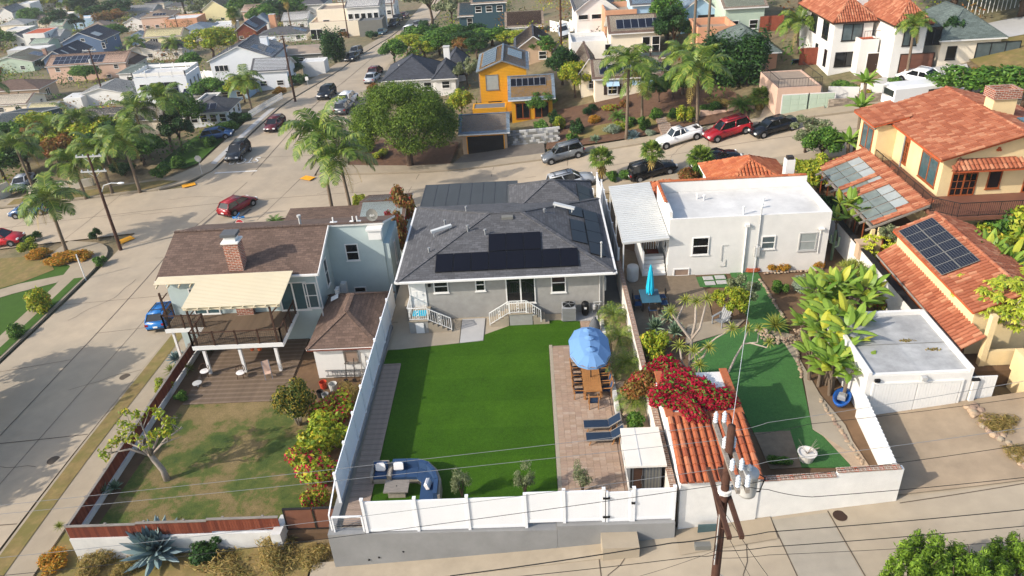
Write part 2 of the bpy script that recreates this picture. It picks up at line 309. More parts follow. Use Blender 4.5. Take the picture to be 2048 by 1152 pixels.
def roof_polys(kind,w,d,h,rise,ov):
    if kind == 'gx':
        s = rise/(d/2); e = h-ov*s
        return {'f': [(-ov,-ov,e),(w+ov,-ov,e),(w+ov,d/2,h+rise),(-ov,d/2,h+rise)],'b': [(w+ov,d+ov,e),(-ov,d+ov,e),(-ov,d/2,h+rise),(w+ov,d/2,h+rise)]}
    if kind == 'gy':
        s = rise/(w/2); e = h-ov*s
        return {'l': [(-ov,d+ov,e),(-ov,-ov,e),(w/2,-ov,h+rise),(w/2,d+ov,h+rise)],'r': [(w+ov,-ov,e),(w+ov,d+ov,e),(w/2,d+ov,h+rise),(w/2,-ov,h+rise)]}
    if kind == 'hip':
        i = min(w,d)/2; s = rise/i; e = h-ov*s
        if w >= d: r0,r1 = (i,d/2,h+rise),(w-i,d/2,h+rise)
        else: r0,r1 = (w/2,i,h+rise),(w/2,d-i,h+rise)
        A,B,C,D_ = (-ov,-ov,e),(w+ov,-ov,e),(w+ov,d+ov,e),(-ov,d+ov,e)
        if w >= d: return {'f': [A,B,r1,r0],'r': [B,C,r1],'b': [C,D_,r0,r1],'l': [D_,A,r0]}
        return {'f': [A,B,r0],'r': [B,C,r1,r0],'b': [C,D_,r1],'l': [D_,A,r0,r1]}
    if kind == 'shed': return {'f': [(-ov,-ov,h),(w+ov,-ov,h),(w+ov,d+ov,h+rise),(-ov,d+ov,h+rise)]}
    if kind == 'shedr': return {'l': [(-ov,d+ov,h),(-ov,-ov,h),(w+ov,-ov,h+rise),(w+ov,d+ov,h+rise)]}
    return {}
def slab(m,poly,th=.15,top=0,side=1):
    n = len(poly); o = len(m.v); m.v += [tuple(p) for p in poly]+[(p[0],p[1],p[2]-th) for p in poly]
    m.f.append(tuple(range(o,o+n))); m.mi.append(top); m.f.append(tuple(range(o+2*n-1,o+n-1,-1))); m.mi.append(side)
    for i in range(n): m.f.append((o+i,o+n+i,o+n+(i+1) % n,o+(i+1) % n)); m.mi.append(side)
def pframe(poly):
    O = Vector(poly[0]); U = (Vector(poly[1])-O).normalized(); Q = Vector(poly[-1])-O; V_ = (Q-U*Q.dot(U)).normalized(); N_ = U.cross(V_)
    return Matrix(((U.x,V_.x,N_.x,O.x),(U.y,V_.y,N_.y,O.y),(U.z,V_.z,N_.z,O.z),(0,0,0,1))),(Vector(poly[1])-O).length
def panels(par,poly,u0,v0,nu,nv,pw=1.0,ph=1.65,m='solar',fr='solar_frame',gap=.025,grid=False):
    M,L = pframe(poly)
    for i in range(nu):
        for k in range(nv):
            a,b = u0+i*pw,v0+k*ph; o = MB().box(a,b,.06,a+pw-gap,b+ph-gap,.1).xf(M).build('solar_panel',fr,par)
            if not grid: MB().box(a+.02,b+.02,.1,a+pw-gap-.02,b+ph-gap-.02,.104).xf(M).build('cell_sheet',m,o)
            else:
                g = MB(); n1,n2 = 6,7
                for p in range(n1):
                    for q in range(n2):
                        x0 = a+.02+(pw-.06)*p/n1; y0 = b+.02+(ph-.06)*q/n2; g.box(x0+.006,y0+.006,.1,x0+(pw-.06)/n1-.006,y0+(ph-.06)/n2-.006,.104)
                g.xf(M).build('cell_sheet',m,o)
def inside(pt,pg):
    c = False; n = len(pg)
    for i in range(n):
        a,b = pg[i],pg[i-1]
        if (a[1] > pt[1]) != (b[1] > pt[1]) and pt[0] < (b[0]-a[0])*(pt[1]-a[1])/(b[1]-a[1])+a[0]: c = not c
    return c
_arc = [(math.cos(a),math.sin(a)) for a in (0,.6,1.2,math.pi-1.2,math.pi-.6,math.pi)]
def barrel(m,x,y,L=.44,r=.105,r2=.085,lift=.03):      # one tile, low end at y
    vs = [(x+r*c,y,lift+r*s) for c,s in _arc]+[(x+r2*c,y+L,r2*s) for c,s in _arc]
    m.add(vs,[(i,i+1,7+i,6+i) for i in range(5)]+[(5,4,3,2,1,0)])
def tile_roof(par,poly,mt='tile',pu=.25,pv=.40,r=.11,kindstuff=True):
    M,L = pframe(poly); Mi = M.inverted(); pg = [(Mi @ Vector(p)) for p in poly]; us = [p.x for p in pg]; vs = [p.y for p in pg]; m = MB()
    u = min(us)+pu/2
    while u < max(us):
        v = 0.
        while v < max(vs)-pv*.4:
            if inside((u,v+pv*.45),[(p.x,p.y) for p in pg]): barrel(m,u+random.uniform(-.008,.008),v,pv*1.1,r,r*.85)
            v += pv
        u += pu
    m.xf(M @ Matrix.Translation((0,0,.01))); return m.build('barrel_tiles',mt,par,kind='stuff')
def ridge_tiles(par,a,b,mt='tile',r=.13,name='ridge_tiles'):
    a,b = Vector(a),Vector(b); n = max(2,int((b-a).length/.42)); m = MB(); d = (b-a).normalized(); x = Vector((0,0,1)).cross(d).normalized(); z = d.cross(x)
    for i in range(n):
        p,q = a.lerp(b,i/n),a.lerp(b,(i+1.1)/n)
        m.add([p+x*r*c+z*(r*s+.02) for c,s in _arc]+[q+x*r*.85*c+z*(r*.85*s) for c,s in _arc],[(k,6+k,7+k,k+1) for k in range(5)]+[(0,1,2,3,4,5)])
    return m.build(name,mt,par,kind='stuff')
def wallmesh(kind,w,d,h,rise,sk):
    m = MB()
    if kind == 'gx':
        pr = [(0,-sk),(d,-sk),(d,h),(d/2,h+rise),(0,h)]; n = 5
        m.add([(0,y,z) for y,z in pr]+[(w,y,z) for y,z in pr],[tuple(range(n))[::-1],tuple(range(n,10))]+[(i,(i+1) % n,n+(i+1) % n,n+i) for i in range(n)])
    elif kind == 'gy':
        pr = [(0,-sk),(w,-sk),(w,h),(w/2,h+rise),(0,h)]; n = 5
        m.add([(x,0,z) for x,z in pr]+[(x,d,z) for x,z in pr],[tuple(range(n)),tuple(range(n,10))[::-1]]+[(i,n+i,n+(i+1) % n,(i+1) % n) for i in range(n)])
    elif kind == 'shed': m.prism([(0,0),(w,0),(w,d),(0,d)],-sk,[h-.16,h-.16,h+rise-.2,h+rise-.2])
    elif kind == 'shedr': m.prism([(0,0),(w,0),(w,d),(0,d)],-sk,[h,h+rise,h+rise,h])
    else: m.box(0,0,-sk,w,d,h)
    return m
def vent(par,x,y,z,h=.5,r=.07,m='light_gray'):
    MB().tube([(x,y,z-.3),(x,y,z+h)],r,8).tube([(x,y,z+h),(x,y,z+h+.12)],r*1.6,8).build('vent_pipe',m,par)
def frame_of(A,B,h,at,z,yaw=None):
    def g(p):
        if z is not None: return P(p[0],p[1],z+(h if at == 'eave' else 0))
        return PT(p[0],p[1],h if at == 'eave' else 0)
    a,b = g(A),g(B); zz = z if z is not None else min(a.z,b.z)-(h if at == 'eave' else 0)
    rz = math.atan2(b.y-a.y,b.x-a.x); w = math.hypot(b.x-a.x,b.y-a.y)
    if yaw is not None: w = (b.x-a.x)/math.cos(R(yaw)); rz = R(yaw)
    return Vector((a.x,a.y,zz)),rz,w
FOOT = []
def house(name,label,A,B,d,h,roof='gx',rise=1.5,ov=.4,wall='white_stucco',rm='shingle_gray',trim='white',z=None,at='eave',wins=(),sol=(),chim=None,par=.35,sk=4.,fr='white',yaw=0,cat='house',vents=0,smat='solar',w=None,root=None,zs=1.):
    if root is None:
        loc,rz,w_ = frame_of(A,B,h*zs,at,z,yaw); w = w or w_; r = thing(name,label,cat,loc,rz); r.scale = (1,zs,zs); FOOT.append((loc.x,loc.y,w,d*zs))
    else:       # a wing in the local frame of an existing house: A = (x, y, z)
        r = link('wing',None,root,loc=A,rz=R(yaw) if yaw else 0)
    wm = wallmesh(roof,w,d,h,rise,sk); wm.build('wall',wall,r)
    pol = roof_polys(roof,w,d,h,rise,ov)
    if pol:
        m = MB()
        for p in pol.values(): slab(m,p)
        rf = m.build('roof',[rm,trim],r)
        if rm in ('tile','tile_bright'):
            for p in pol.values(): tile_roof(rf,p,rm,.27,.42,.12)
        if roof == 'hip':
            vs = list(pol.values()); 
            i = min(w,d)/2; e = h-ov*rise/i; a,b = ((i,d/2,h+rise),(w-i,d/2,h+rise)) if w >= d else ((w/2,i,h+rise),(w/2,d-i,h+rise)); c = MB()
            for q0,q1 in [(a,b),((-ov,-ov,e),a),((w+ov,-ov,e),b if w >= d else a),((-ov,d+ov,e),a if w >= d else b),((w+ov,d+ov,e),b)]:
                if (Vector(q0)-Vector(q1)).length > .3:
                    if rm in ('tile','tile_bright'): ridge_tiles(rf,q0,q1,rm)
                    else: c.bar(q0,q1,.26,.05)
            if c.v: c.build('ridge_cap',rm,rf)
        elif roof in ('gx','gy'):
            a,b = ((-ov,d/2,h+rise),(w+ov,d/2,h+rise)) if roof == 'gx' else ((w/2,-ov,h+rise),(w/2,d+ov,h+rise))
            if rm in ('tile','tile_bright'): ridge_tiles(rf,a,b,rm)
            else: MB().bar(a,b,.28,.05).build('ridge_cap',rm,rf)
        for s in sol: panels(rf,pol[s[0]],*s[1:],m=smat)
        for i in range(vents):
            x = w*(.2+.6*((i*.37+.13) % 1)); y = d*(.25+.5*((i*.61) % 1))
            vent(rf,x,y,h+rise*(1-abs(y-d/2)/(d/2) if roof == 'gx' else .45 if roof == 'hip' else 1-abs(x-w/2)/(w/2)),.3)
    else:
        rf = MB().box(.2,.2,h-.05,w-.2,d-.2,h+.03).build('roof',rm,r)
        if par: MB().box(0,0,h,w,.2,h+par).box(0,d-.2,h,w,d,h+par).box(0,.2,h,.2,d-.2,h+par).box(w-.2,.2,h,w,d-.2,h+par).build('parapet',wall,r)
        for s in sol: panels(rf,[(.3,.3,h+.05),(w-.3,.3,h+.05),(w-.3,d-.3,h+.6),(.3,d-.3,h+.6)],*s[1:],m=smat)
        for i in range(vents): vent(rf,w*(.2+.6*((i*.37+.13) % 1)),d*(.25+.5*((i*.61) % 1)),h,.3)
    ws = []
    for q in wins:
        if q[1] == 'n':
            L_ = w if q[0] in 'fb' else d; ws += [(q[0],L_*(i+.5)/q[2],*q[3:]) for i in range(q[2])]
        else: ws.append(q)
    for q in ws:
        opening(r,fM(q[0],w,d),*q[1:5],**(dict(kind=q[5]) if len(q) > 5 else {}),fr=q[6] if len(q) > 6 else fr,pane=q[7] if len(q) > 7 else 'glass')
    if chim:
        x,y,s,hh = chim[:4]; c = MB().box(x-s/2,y-s/2,h-.5,x+s/2,y+s/2,h+hh).build('chimney',chim[4] if len(chim) > 4 else 'brick',r)
        MB().box(x-s/2-.06,y-s/2-.06,h+hh,x+s/2+.06,y+s/2+.06,h+hh+.12).build('chimney_cap','light_gray',c)
    r['w'] = w; return r
# ---------------------------------------------------------------- plants
RNG = np.random.default_rng(7)
def leaf_np(c,nrm,L,Wd,rng):         # centres, facing, sizes -> rhombus corners (n*4,3)
    n = len(c); t = rng.normal(size=(n,3)); nrm = nrm/np.linalg.norm(nrm,axis=1,keepdims=True)
    t -= nrm*(t*nrm).sum(1,keepdims=True); t /= np.linalg.norm(t,axis=1,keepdims=True); b = np.cross(nrm,t)
    L = np.asarray(L).reshape(-1,1); Wd = np.asarray(Wd).reshape(-1,1)
    q = np.stack([c-t*L/2,c+b*Wd/2+nrm*L*.06,c+t*L/2,c-b*Wd/2+nrm*L*.06],1); return q.reshape(-1,3)
def cloud(blobs,n,size,seed=1,fill=.55,asp=.55,out=.8,droop=0.):
    rng = np.random.default_rng(seed); B = np.array(blobs,float); wts = (B[:,3]*B[:,4]+B[:,4]*B[:,5]+B[:,3]*B[:,5]); idx = rng.choice(len(B),n,p=wts/wts.sum())
    d = rng.normal(size=(n,3)); d /= np.linalg.norm(d,axis=1,keepdims=True); rr = fill+(1-fill)*rng.random((n,1))**.6
    rr *= 1+.12*rng.normal(size=(n,1)); c = B[idx,:3]+d*rr*B[idx,3:6]; nr = d*out+rng.normal(size=(n,3))*.6; nr[:,2] += .35-droop
    s = size*(.6+.8*rng.random(n)); return leaf_np(c,nr,s,s*asp,rng)
def blobs_on(R_,rz,nb,br,seed,zc=0.,squash=.3):
    rng = np.random.default_rng(seed); o = []
    for i in range(nb):
        d = rng.normal(size=3); d /= np.linalg.norm(d); d[2] = d[2] if d[2] > -squash else -squash*rng.random(); k = .55+.45*rng.random()
        r = br*(.7+.6*rng.random()); o.append((d[0]*R_*k,d[1]*R_*k,zc+d[2]*rz*k,r,r,r*.8))
    return o
KINDS = {}; LEAFY = ('crown','foliage','flowers','fronds','leaves','dead_fronds','stems')
def reg(k,parts): KINDS[k] = parts
def trunk_mesh(name,H,r,m,br=5,spread=.5,seed=0,top=.95,bend=.06):
    rng = random.Random(seed); t = MB(); pts = [(rng.uniform(-bend,bend)*i,rng.uniform(-bend,bend)*i,H*top*i/4*.55) for i in range(5)]
    t.tube(pts,[r*1.25,r,r*.9,r*.8,r*.7],8); b0 = Vector(pts[-2])
    for i in range(br):
        a = 6.283*i/br+rng.uniform(-.4,.4); s = spread*rng.uniform(.6,1.1); e = Vector((math.cos(a)*s,math.sin(a)*s,H*rng.uniform(.65,.95)))
        st = b0.lerp(Vector(pts[2]),rng.random()*.7); mid = st.lerp(e,.5)+Vector((rng.uniform(-.08,.08),rng.uniform(-.08,.08),.04)); t.tube([st,mid,e],[r*.55,r*.38,r*.12],6)
    return t.mesh(name,m,True)
def reg_tree(k,H,Rc,crz,zc,nb,br,n,ls,lm,seed,tr=.06,bm='bark',**kw):      # real metres
    bl = blobs_on(Rc,crz,nb,br,seed,zc); reg(k,[('trunk',trunk_mesh('trunk',H,tr,bm,6,Rc*.7,seed)),('crown',np_mesh('crown',cloud(bl,n,ls,seed,**kw),4,lm))])
def reg_shrub(k,Rc,Hs,nb,n,ls,lms,seed,fr=None,**kw):
    bl = [(x,y,max(.12*Hs,z),r,r,r) for x,y,z,r,_,_ in blobs_on(Rc*.75,Hs*.55,nb,Rc*.34,seed,Hs*.5)]
    if isinstance(lms,str): lms = [(lms,1.)]
    ps = []
    for i,(lm,f) in enumerate(lms): ps.append(('foliage' if i == 0 else 'flowers',np_mesh('foliage',cloud(bl,int(n*f),ls*(1 if i == 0 else .8),seed+i*31,fill=.5 if i == 0 else .85,**kw),4,lm)))
    st = MB(); rng = random.Random(seed)
    for i in range(6):
        a = 6.283*i/6; st.tube([(0,0,-.1),(math.cos(a)*Rc*.25,math.sin(a)*Rc*.25,Hs*.35),(math.cos(a)*Rc*.5,math.sin(a)*Rc*.5,Hs*.6)],[.03,.022,.01],5)
    ps.append(('stems',st.mesh('stems','bark'))); reg(k,ps)
def frond(m,base,az,el,L,droop,nl=20,ll=.55,lw=.05,vee=.5,mr=1,ml=0,rw=.03):
    p = Vector(base); d = Vector((math.cos(az)*math.cos(el),math.sin(az)*math.cos(el),math.sin(el))); seg = 7; pts = [p.copy()]; ds = []
    for i in range(seg):
        ds.append(d.copy()); p = p+d*(L/seg); pts.append(p.copy()); d = (d+Vector((0,0,-droop/seg*(1+i*.25)))).normalized()
    side = Vector((-math.sin(az),math.cos(az),0)); fs = []; vs = []
    for i,q in enumerate(pts):
        k = rw*(1-.75*i/seg); vs += [q+side*k,q-side*k]
    m.add(vs,[(2*i,2*i+1,2*i+3,2*i+2) for i in range(seg)],mr)
    for j in range(nl):
        t = .12+.88*(j+.5)/nl; f = t*seg; i = min(seg-1,int(f)); q = pts[i].lerp(pts[i+1],f-i); l = ll*(math.sin(math.pi*min(1,.2+t*.8)))**.6*random.uniform(.8,1.15)
        for s in (-1,1):
            u = (side*s*random.uniform(.75,1.)+ds[i]*.55+Vector((0,0,vee*random.uniform(.2,1)))).normalized(); w = ds[i]*lw
            e = q+u*l*.6; g = e+(u+Vector((0,0,-.9))).normalized()*l*.45
            m.add([q-w*.4,q+w*.4,e+w*.5,g,e-w*.5],[(0,1,2,4),(4,2,3)],ml)
def queen_palm(seed,H,nf=15,L=2.9,lean=.3,skirt=3):
    random.seed(seed); t = MB(); la = random.uniform(0,6.28); pts = [(math.cos(la)*lean*(i/5)**1.6,math.sin(la)*lean*(i/5)**1.6,H*i/5-.15) for i in range(6)]; t.tube(pts,[.2,.16,.15,.14,.14,.13],9)
    top = Vector(pts[-1]); t.tube([top,top+Vector((0,0,.7))],[.14,.07],8); f = MB(); dd = MB()
    for i in range(nf):
        az = i*2.4+random.uniform(-.3,.3); el = .15+1.1*(i/nf)+random.uniform(-.12,.12)
        frond(f,top+Vector((0,0,.45)),az,el,L*random.uniform(.85,1.1),1.15+.5*random.random(),24,.8,.085,-.05)
    for i in range(skirt): frond(dd,top+Vector((0,0,.25)),random.uniform(0,6.28),-.15,L*.85,2.6,16,.45,.03,-.5)
    ps = [('trunk',t.mesh('trunk','palm_trunk',True)),('fronds',f.mesh('fronds',['lf_palm','lf_aloe']))]
    if skirt: ps.append(('dead_fronds',dd.mesh('dead_fronds',['lf_palm_dry','lf_palm_dry'])))
    return ps
def fan(m,base,az,el,pl,fr_,nseg=12,ml=0):
    b = Vector(base); d = Vector((math.cos(az)*math.cos(el),math.sin(az)*math.cos(el),math.sin(el))); c = b+d*pl; s = Vector((-math.sin(az),math.cos(az),0)); n = s.cross(d)
    m.add([b+s*.02,b-s*.02,c-s*.015,c+s*.015],[(0,1,2,3)],1)
    for i in range(nseg):
        a = -1.9+3.8*i/(nseg-1); u = d*math.cos(a)+s*math.sin(a); w = (s*math.cos(a)-d*math.sin(a))*fr_*.09; l = fr_*random.uniform(.85,1.1)*(1-.12*abs(a)); k = c+u*l*.6+n*.05*fr_
        m.add([c,k-w,c+u*l+Vector((0,0,-.3*fr_)),k+w],[(0,1,2,3)],ml)
def fan_palm(seed,H,nf=30,pl=.8,fr_=.75,tr=.18,skirt=10):
    random.seed(seed); t = MB(); t.tube([(0,0,-.2),(.03,0,H*.4),(0,.03,H)],[tr*1.2,tr,tr*.9],9); f = MB(); dd = MB(); top = (0,.03,H)
    for i in range(nf): fan(f,top,i*2.4+random.uniform(-.2,.2),-.35+1.75*(i/nf)+random.uniform(-.1,.1),pl*random.uniform(.8,1.1),fr_)
    for i in range(skirt): fan(dd,(0,.03,H-.15-.06*i),i*2.4,-1.1-.3*random.random(),pl*.7,fr_*.8,7)
    ps = [('trunk',t.mesh('trunk','palm_trunk',True)),('fronds',f.mesh('fronds',['lf_palm','lf_aloe']))]
    if skirt: ps.append(('dead_fronds',dd.mesh('dead_fronds',['lf_palm_dry','lf_palm_dry'])))
    return ps
def blade(m,base,az,el,L,w,droop=1.,fold=.25,seg=5,belly=.45,mi=0):
    p = Vector(base); d = Vector((math.cos(az)*math.cos(el),math.sin(az)*math.cos(el),math.sin(el))); s = Vector((-math.sin(az),math.cos(az),0)); vs = []
    for i in range(seg+1):
        t = i/seg; k = w*(math.sin(math.pi*min(1.,(t*(1-belly*.3)+belly*.3))))**.7 if t < 1 else .004
        if i == 0: k = max(k*.5,w*.25)
        n = s.cross(d).normalized(); vs += [p-s*k/2+n*k*fold,p,p+s*k/2+n*k*fold]; p = p+d*(L/seg); d = (d+Vector((0,0,-droop/seg))).normalized()
    fs = []
    for i in range(seg):
        a = i*3; fs += [(a,a+1,a+4,a+3),(a+1,a+2,a+5,a+4)]
    m.add(vs,fs,mi)
def rosette(m,c,n,L,w,e0,e1,droop,fold=.3,seg=4,mi=0):
    for i in range(n):
        t = i/n; blade(m,c,i*2.39996+random.uniform(-.12,.12),e0+(e1-e0)*t+random.uniform(-.06,.06),L*(1-.25*t)*random.uniform(.85,1.12),w,droop*(1-.6*t),fold,seg,mi=mi)
def banana(seed,n=7,H=2.3,L=1.3,w=.46):
    random.seed(seed); t = MB(); f = MB()
    for k in range(n):
        a = random.uniform(0,6.28); r = .8*math.sqrt(random.random()); x,y = r*math.cos(a),r*math.sin(a); h = H*random.uniform(.55,1.); q = (x*1.3,y*1.3,h); t.tube([(x,y,-.1),q],[.11,.07],7)
        for i in range(7):
            az = a+random.uniform(-1.6,1.6)+i*1.1; el = random.uniform(.5,1.35); p2 = Vector(q)+Vector((math.cos(az)*.25,math.sin(az)*.25,.5)); t.tube([q,p2],[.035,.02],5); blade(f,p2,az,el,L*random.uniform(.65,1.05),w*random.uniform(.75,1.1),random.uniform(.7,1.8),.18,6)
    return [('stems',t.mesh('stems','palm_trunk')),('leaves',f.mesh('leaves','lf_ban'))]
def aloe_tree(seed,arms,lm='lf_aloe',tm='pale_bark',n=26,L=.75,w=.06):
    random.seed(seed); t = MB(); f = MB()
    for pts,r in arms:
        t.tube(pts,[r*(1-.4*i/(len(pts)-1)) for i in range(len(pts))],7); rosette(f,pts[-1],n,L,w,.0,1.35,2.0,.35,5)
    return [('trunk',t.mesh('trunk',tm,True)),('leaves',f.mesh('leaves',lm))]
def schefflera(seed,H=4.2,Rc=1.7,nu=230):
    random.seed(seed); rng = random.Random(seed); f = MB(); t = trunk_mesh('trunk',H,.12,'pale_bark',7,Rc*.7,seed)
    for i in range(nu):
        d = Vector((rng.gauss(0,1),rng.gauss(0,1),rng.gauss(.25,.8))).normalized(); k = rng.uniform(.5,1.); c = Vector((d.x*Rc*k,d.y*Rc*k,H*.72+d.z*H*.34*k)); L = rng.uniform(.3,.46)
        for j in range(8): blade(f,c,j*.785+rng.random(),.25,L,L*.34,2.2,.2,3)
    return [('trunk',t),('leaves',f.mesh('leaves','lf_sche'))]
def plant(k,name,label,cat,loc,s=1.,rz=None,group=None):
    parts = KINDS[k]; sc = s if isinstance(s,(tuple,list)) else (s,s,s); rz = random.uniform(0,6.28) if rz is None else rz
    o = thing(name,label,cat,loc,rz,group); o.scale = sc
    for pn,me in parts: link(pn,me,o,kind='stuff' if pn in LEAFY else None)
    return o
reg_tree('round',5.,2.1,1.9,3.2,22,.75,5200,.30,'lf_mid',3,.14); reg_tree('round_dark',5.,2.0,2.0,3.1,22,.75,5200,.28,'lf_dark',5,.14); reg_tree('round_yel',4.5,2.2,1.6,2.9,20,.75,4800,.3,'lf_yel',8,.13)
reg_tree('airy',5.,2.2,1.8,3.2,18,.6,3000,.28,'lf_olive',11,.12); reg_tree('rusty',4.,2.,1.4,2.6,18,.7,4200,.28,'lf_rust',12,.12)
reg('cypress',[('trunk',trunk_mesh('trunk',4,.12,'bark',4,.4,4)),('crown',np_mesh('crown',cloud([(math.cos(a*2.4)*.9*math.sqrt(a/14),math.sin(a*2.4)*.9*math.sqrt(a/14),1.6+.5*(a % 3),.5,.5,1.4+.3*(a % 2)) for a in range(14)],5200,.26,21,.6,.4,1.),4,'lf_dark'))])
reg('conifer',[('trunk',trunk_mesh('trunk',3.4,.09,'bark',7,.9,14)),('crown',np_mesh('crown',np.vstack([cloud([(math.cos(a*2.4)*1.15*math.sqrt(a/26),math.sin(a*2.4)*1.15*math.sqrt(a/26),2.5-.9*math.sqrt(a/26)+.4*(a % 3),.22,.22,.6) for a in range(26)],9000,.16,22,.3,.3,1.)]),4,'lf_conf'))])
reg_shrub('shrub',1.,1.3,14,2600,.17,'lf_mid',31); reg_shrub('shrub_dark',1.,1.3,14,2600,.17,'lf_dark',32); reg_shrub('shrub_yel',1.,1.2,14,2600,.18,'lf_yel',33); reg_shrub('shrub_dry',1.,.9,14,2600,.16,'lf_dry',34,asp=.2)
reg_shrub('shrub_gray',1.,1.,14,2400,.16,'lf_gray',35,asp=.35); reg_shrub('shrub_rust',1.,1.2,14,2800,.17,[('lf_rust',1.),('lf_mag',.08)],36); reg_shrub('shrub_orange',1.,1.,16,3200,.14,'lf_orange',37); reg_shrub('boug',1.,1.,18,3800,.17,[('lf_mid',.35),('lf_mag',1.)],38); reg_shrub('shrub_flower',1.,1.2,16,3400,.17,[('lf_yel',1.),('lf_orange',.05)],39); reg_shrub('shrub_redfl',1.,1.3,16,2600,.17,[('lf_yel',1.),('lf_red',.35)],40)
reg_shrub('olive',.55,1.6,14,1500,.12,'lf_olive',41,asp=.25)
for _k in range(3): reg('queen%d' % _k,queen_palm(50+_k,1.,16,2.6,.0,3))
for _k in range(2): reg('fanp%d' % _k,fan_palm(60+_k,1.,34,.75,.8,.17,12))
def palm_crown(k,H): return [(n,m) for n,m in KINDS[k] if n != 'trunk']
random.seed(5); _f = MB(); _d = [frond(_f,(0,0,.35),i*2.4,.35+.9*i/22,1.25,1.5,20,.38,.025,.3) for i in range(22)]; _t = MB().tube([(0,0,-.1),(0,0,.4)],[.14,.1],8)
reg('pygmy',[('trunk',_t.mesh('trunk','palm_trunk')),('fronds',_f.mesh('fronds',['lf_palm','lf_aloe']))])
random.seed(6); _f = MB(); _d = [frond(_f,(0,0,.25),i*2.4,.3+.95*i/26,1.1,1.0,20,.26,.03,.25) for i in range(26)]; reg('cycad',[('trunk',MB().tube([(0,0,-.1),(0,0,.3)],[.2,.16],8).mesh('trunk','bark')),('fronds',_f.mesh('fronds',['lf_mid','lf_mid']))])
for _k in range(3): reg('banana%d' % _k,banana(70+_k,8))
random.seed(9); _f = MB(); rosette(_f,(0,0,.25),76,1.7,.4,.02,1.45,.25,.3,5); reg('agave',[('leaves',_f.mesh('leaves','lf_agave'))])
random.seed(10); _f = MB(); rosette(_f,(0,0,.1),60,.8,.06,.1,1.4,.8,.3,4); reg('yucca',[('leaves',_f.mesh('leaves','lf_aloe'))])
random.seed(11); _f = MB(); rosette(_f,(0,0,.1),40,.6,.12,.1,1.3,.3,.3,4); reg('succulent',[('leaves',_f.mesh('leaves','lf_succ'))])
reg('sche0',schefflera(80)); reg('sche1',schefflera(81,3.4,1.5,180))
def palm(kind,name,label,loc,H,s=1.,group=None,tr=.16,lean=(0,0),cat='palm tree'):
    o = thing(name,label,cat,loc,0,group); x,y = lean; pts = [(x*(i/6)**1.5,y*(i/6)**1.5,-.3+(H+.3)*i/6) for i in range(7)]
    MB().tube(pts,[tr*1.35,tr*1.1,tr,tr*.95,tr*.9,tr*.9,tr*.85],9).build('trunk','palm_trunk',o,True)
    for pn,me in KINDS[kind]:
        if pn != 'trunk': c = link(pn,me,o,loc=(x,y,H-s),rz=random.uniform(0,6.28),kind='stuff'); c.scale = (s,)*3
    return o
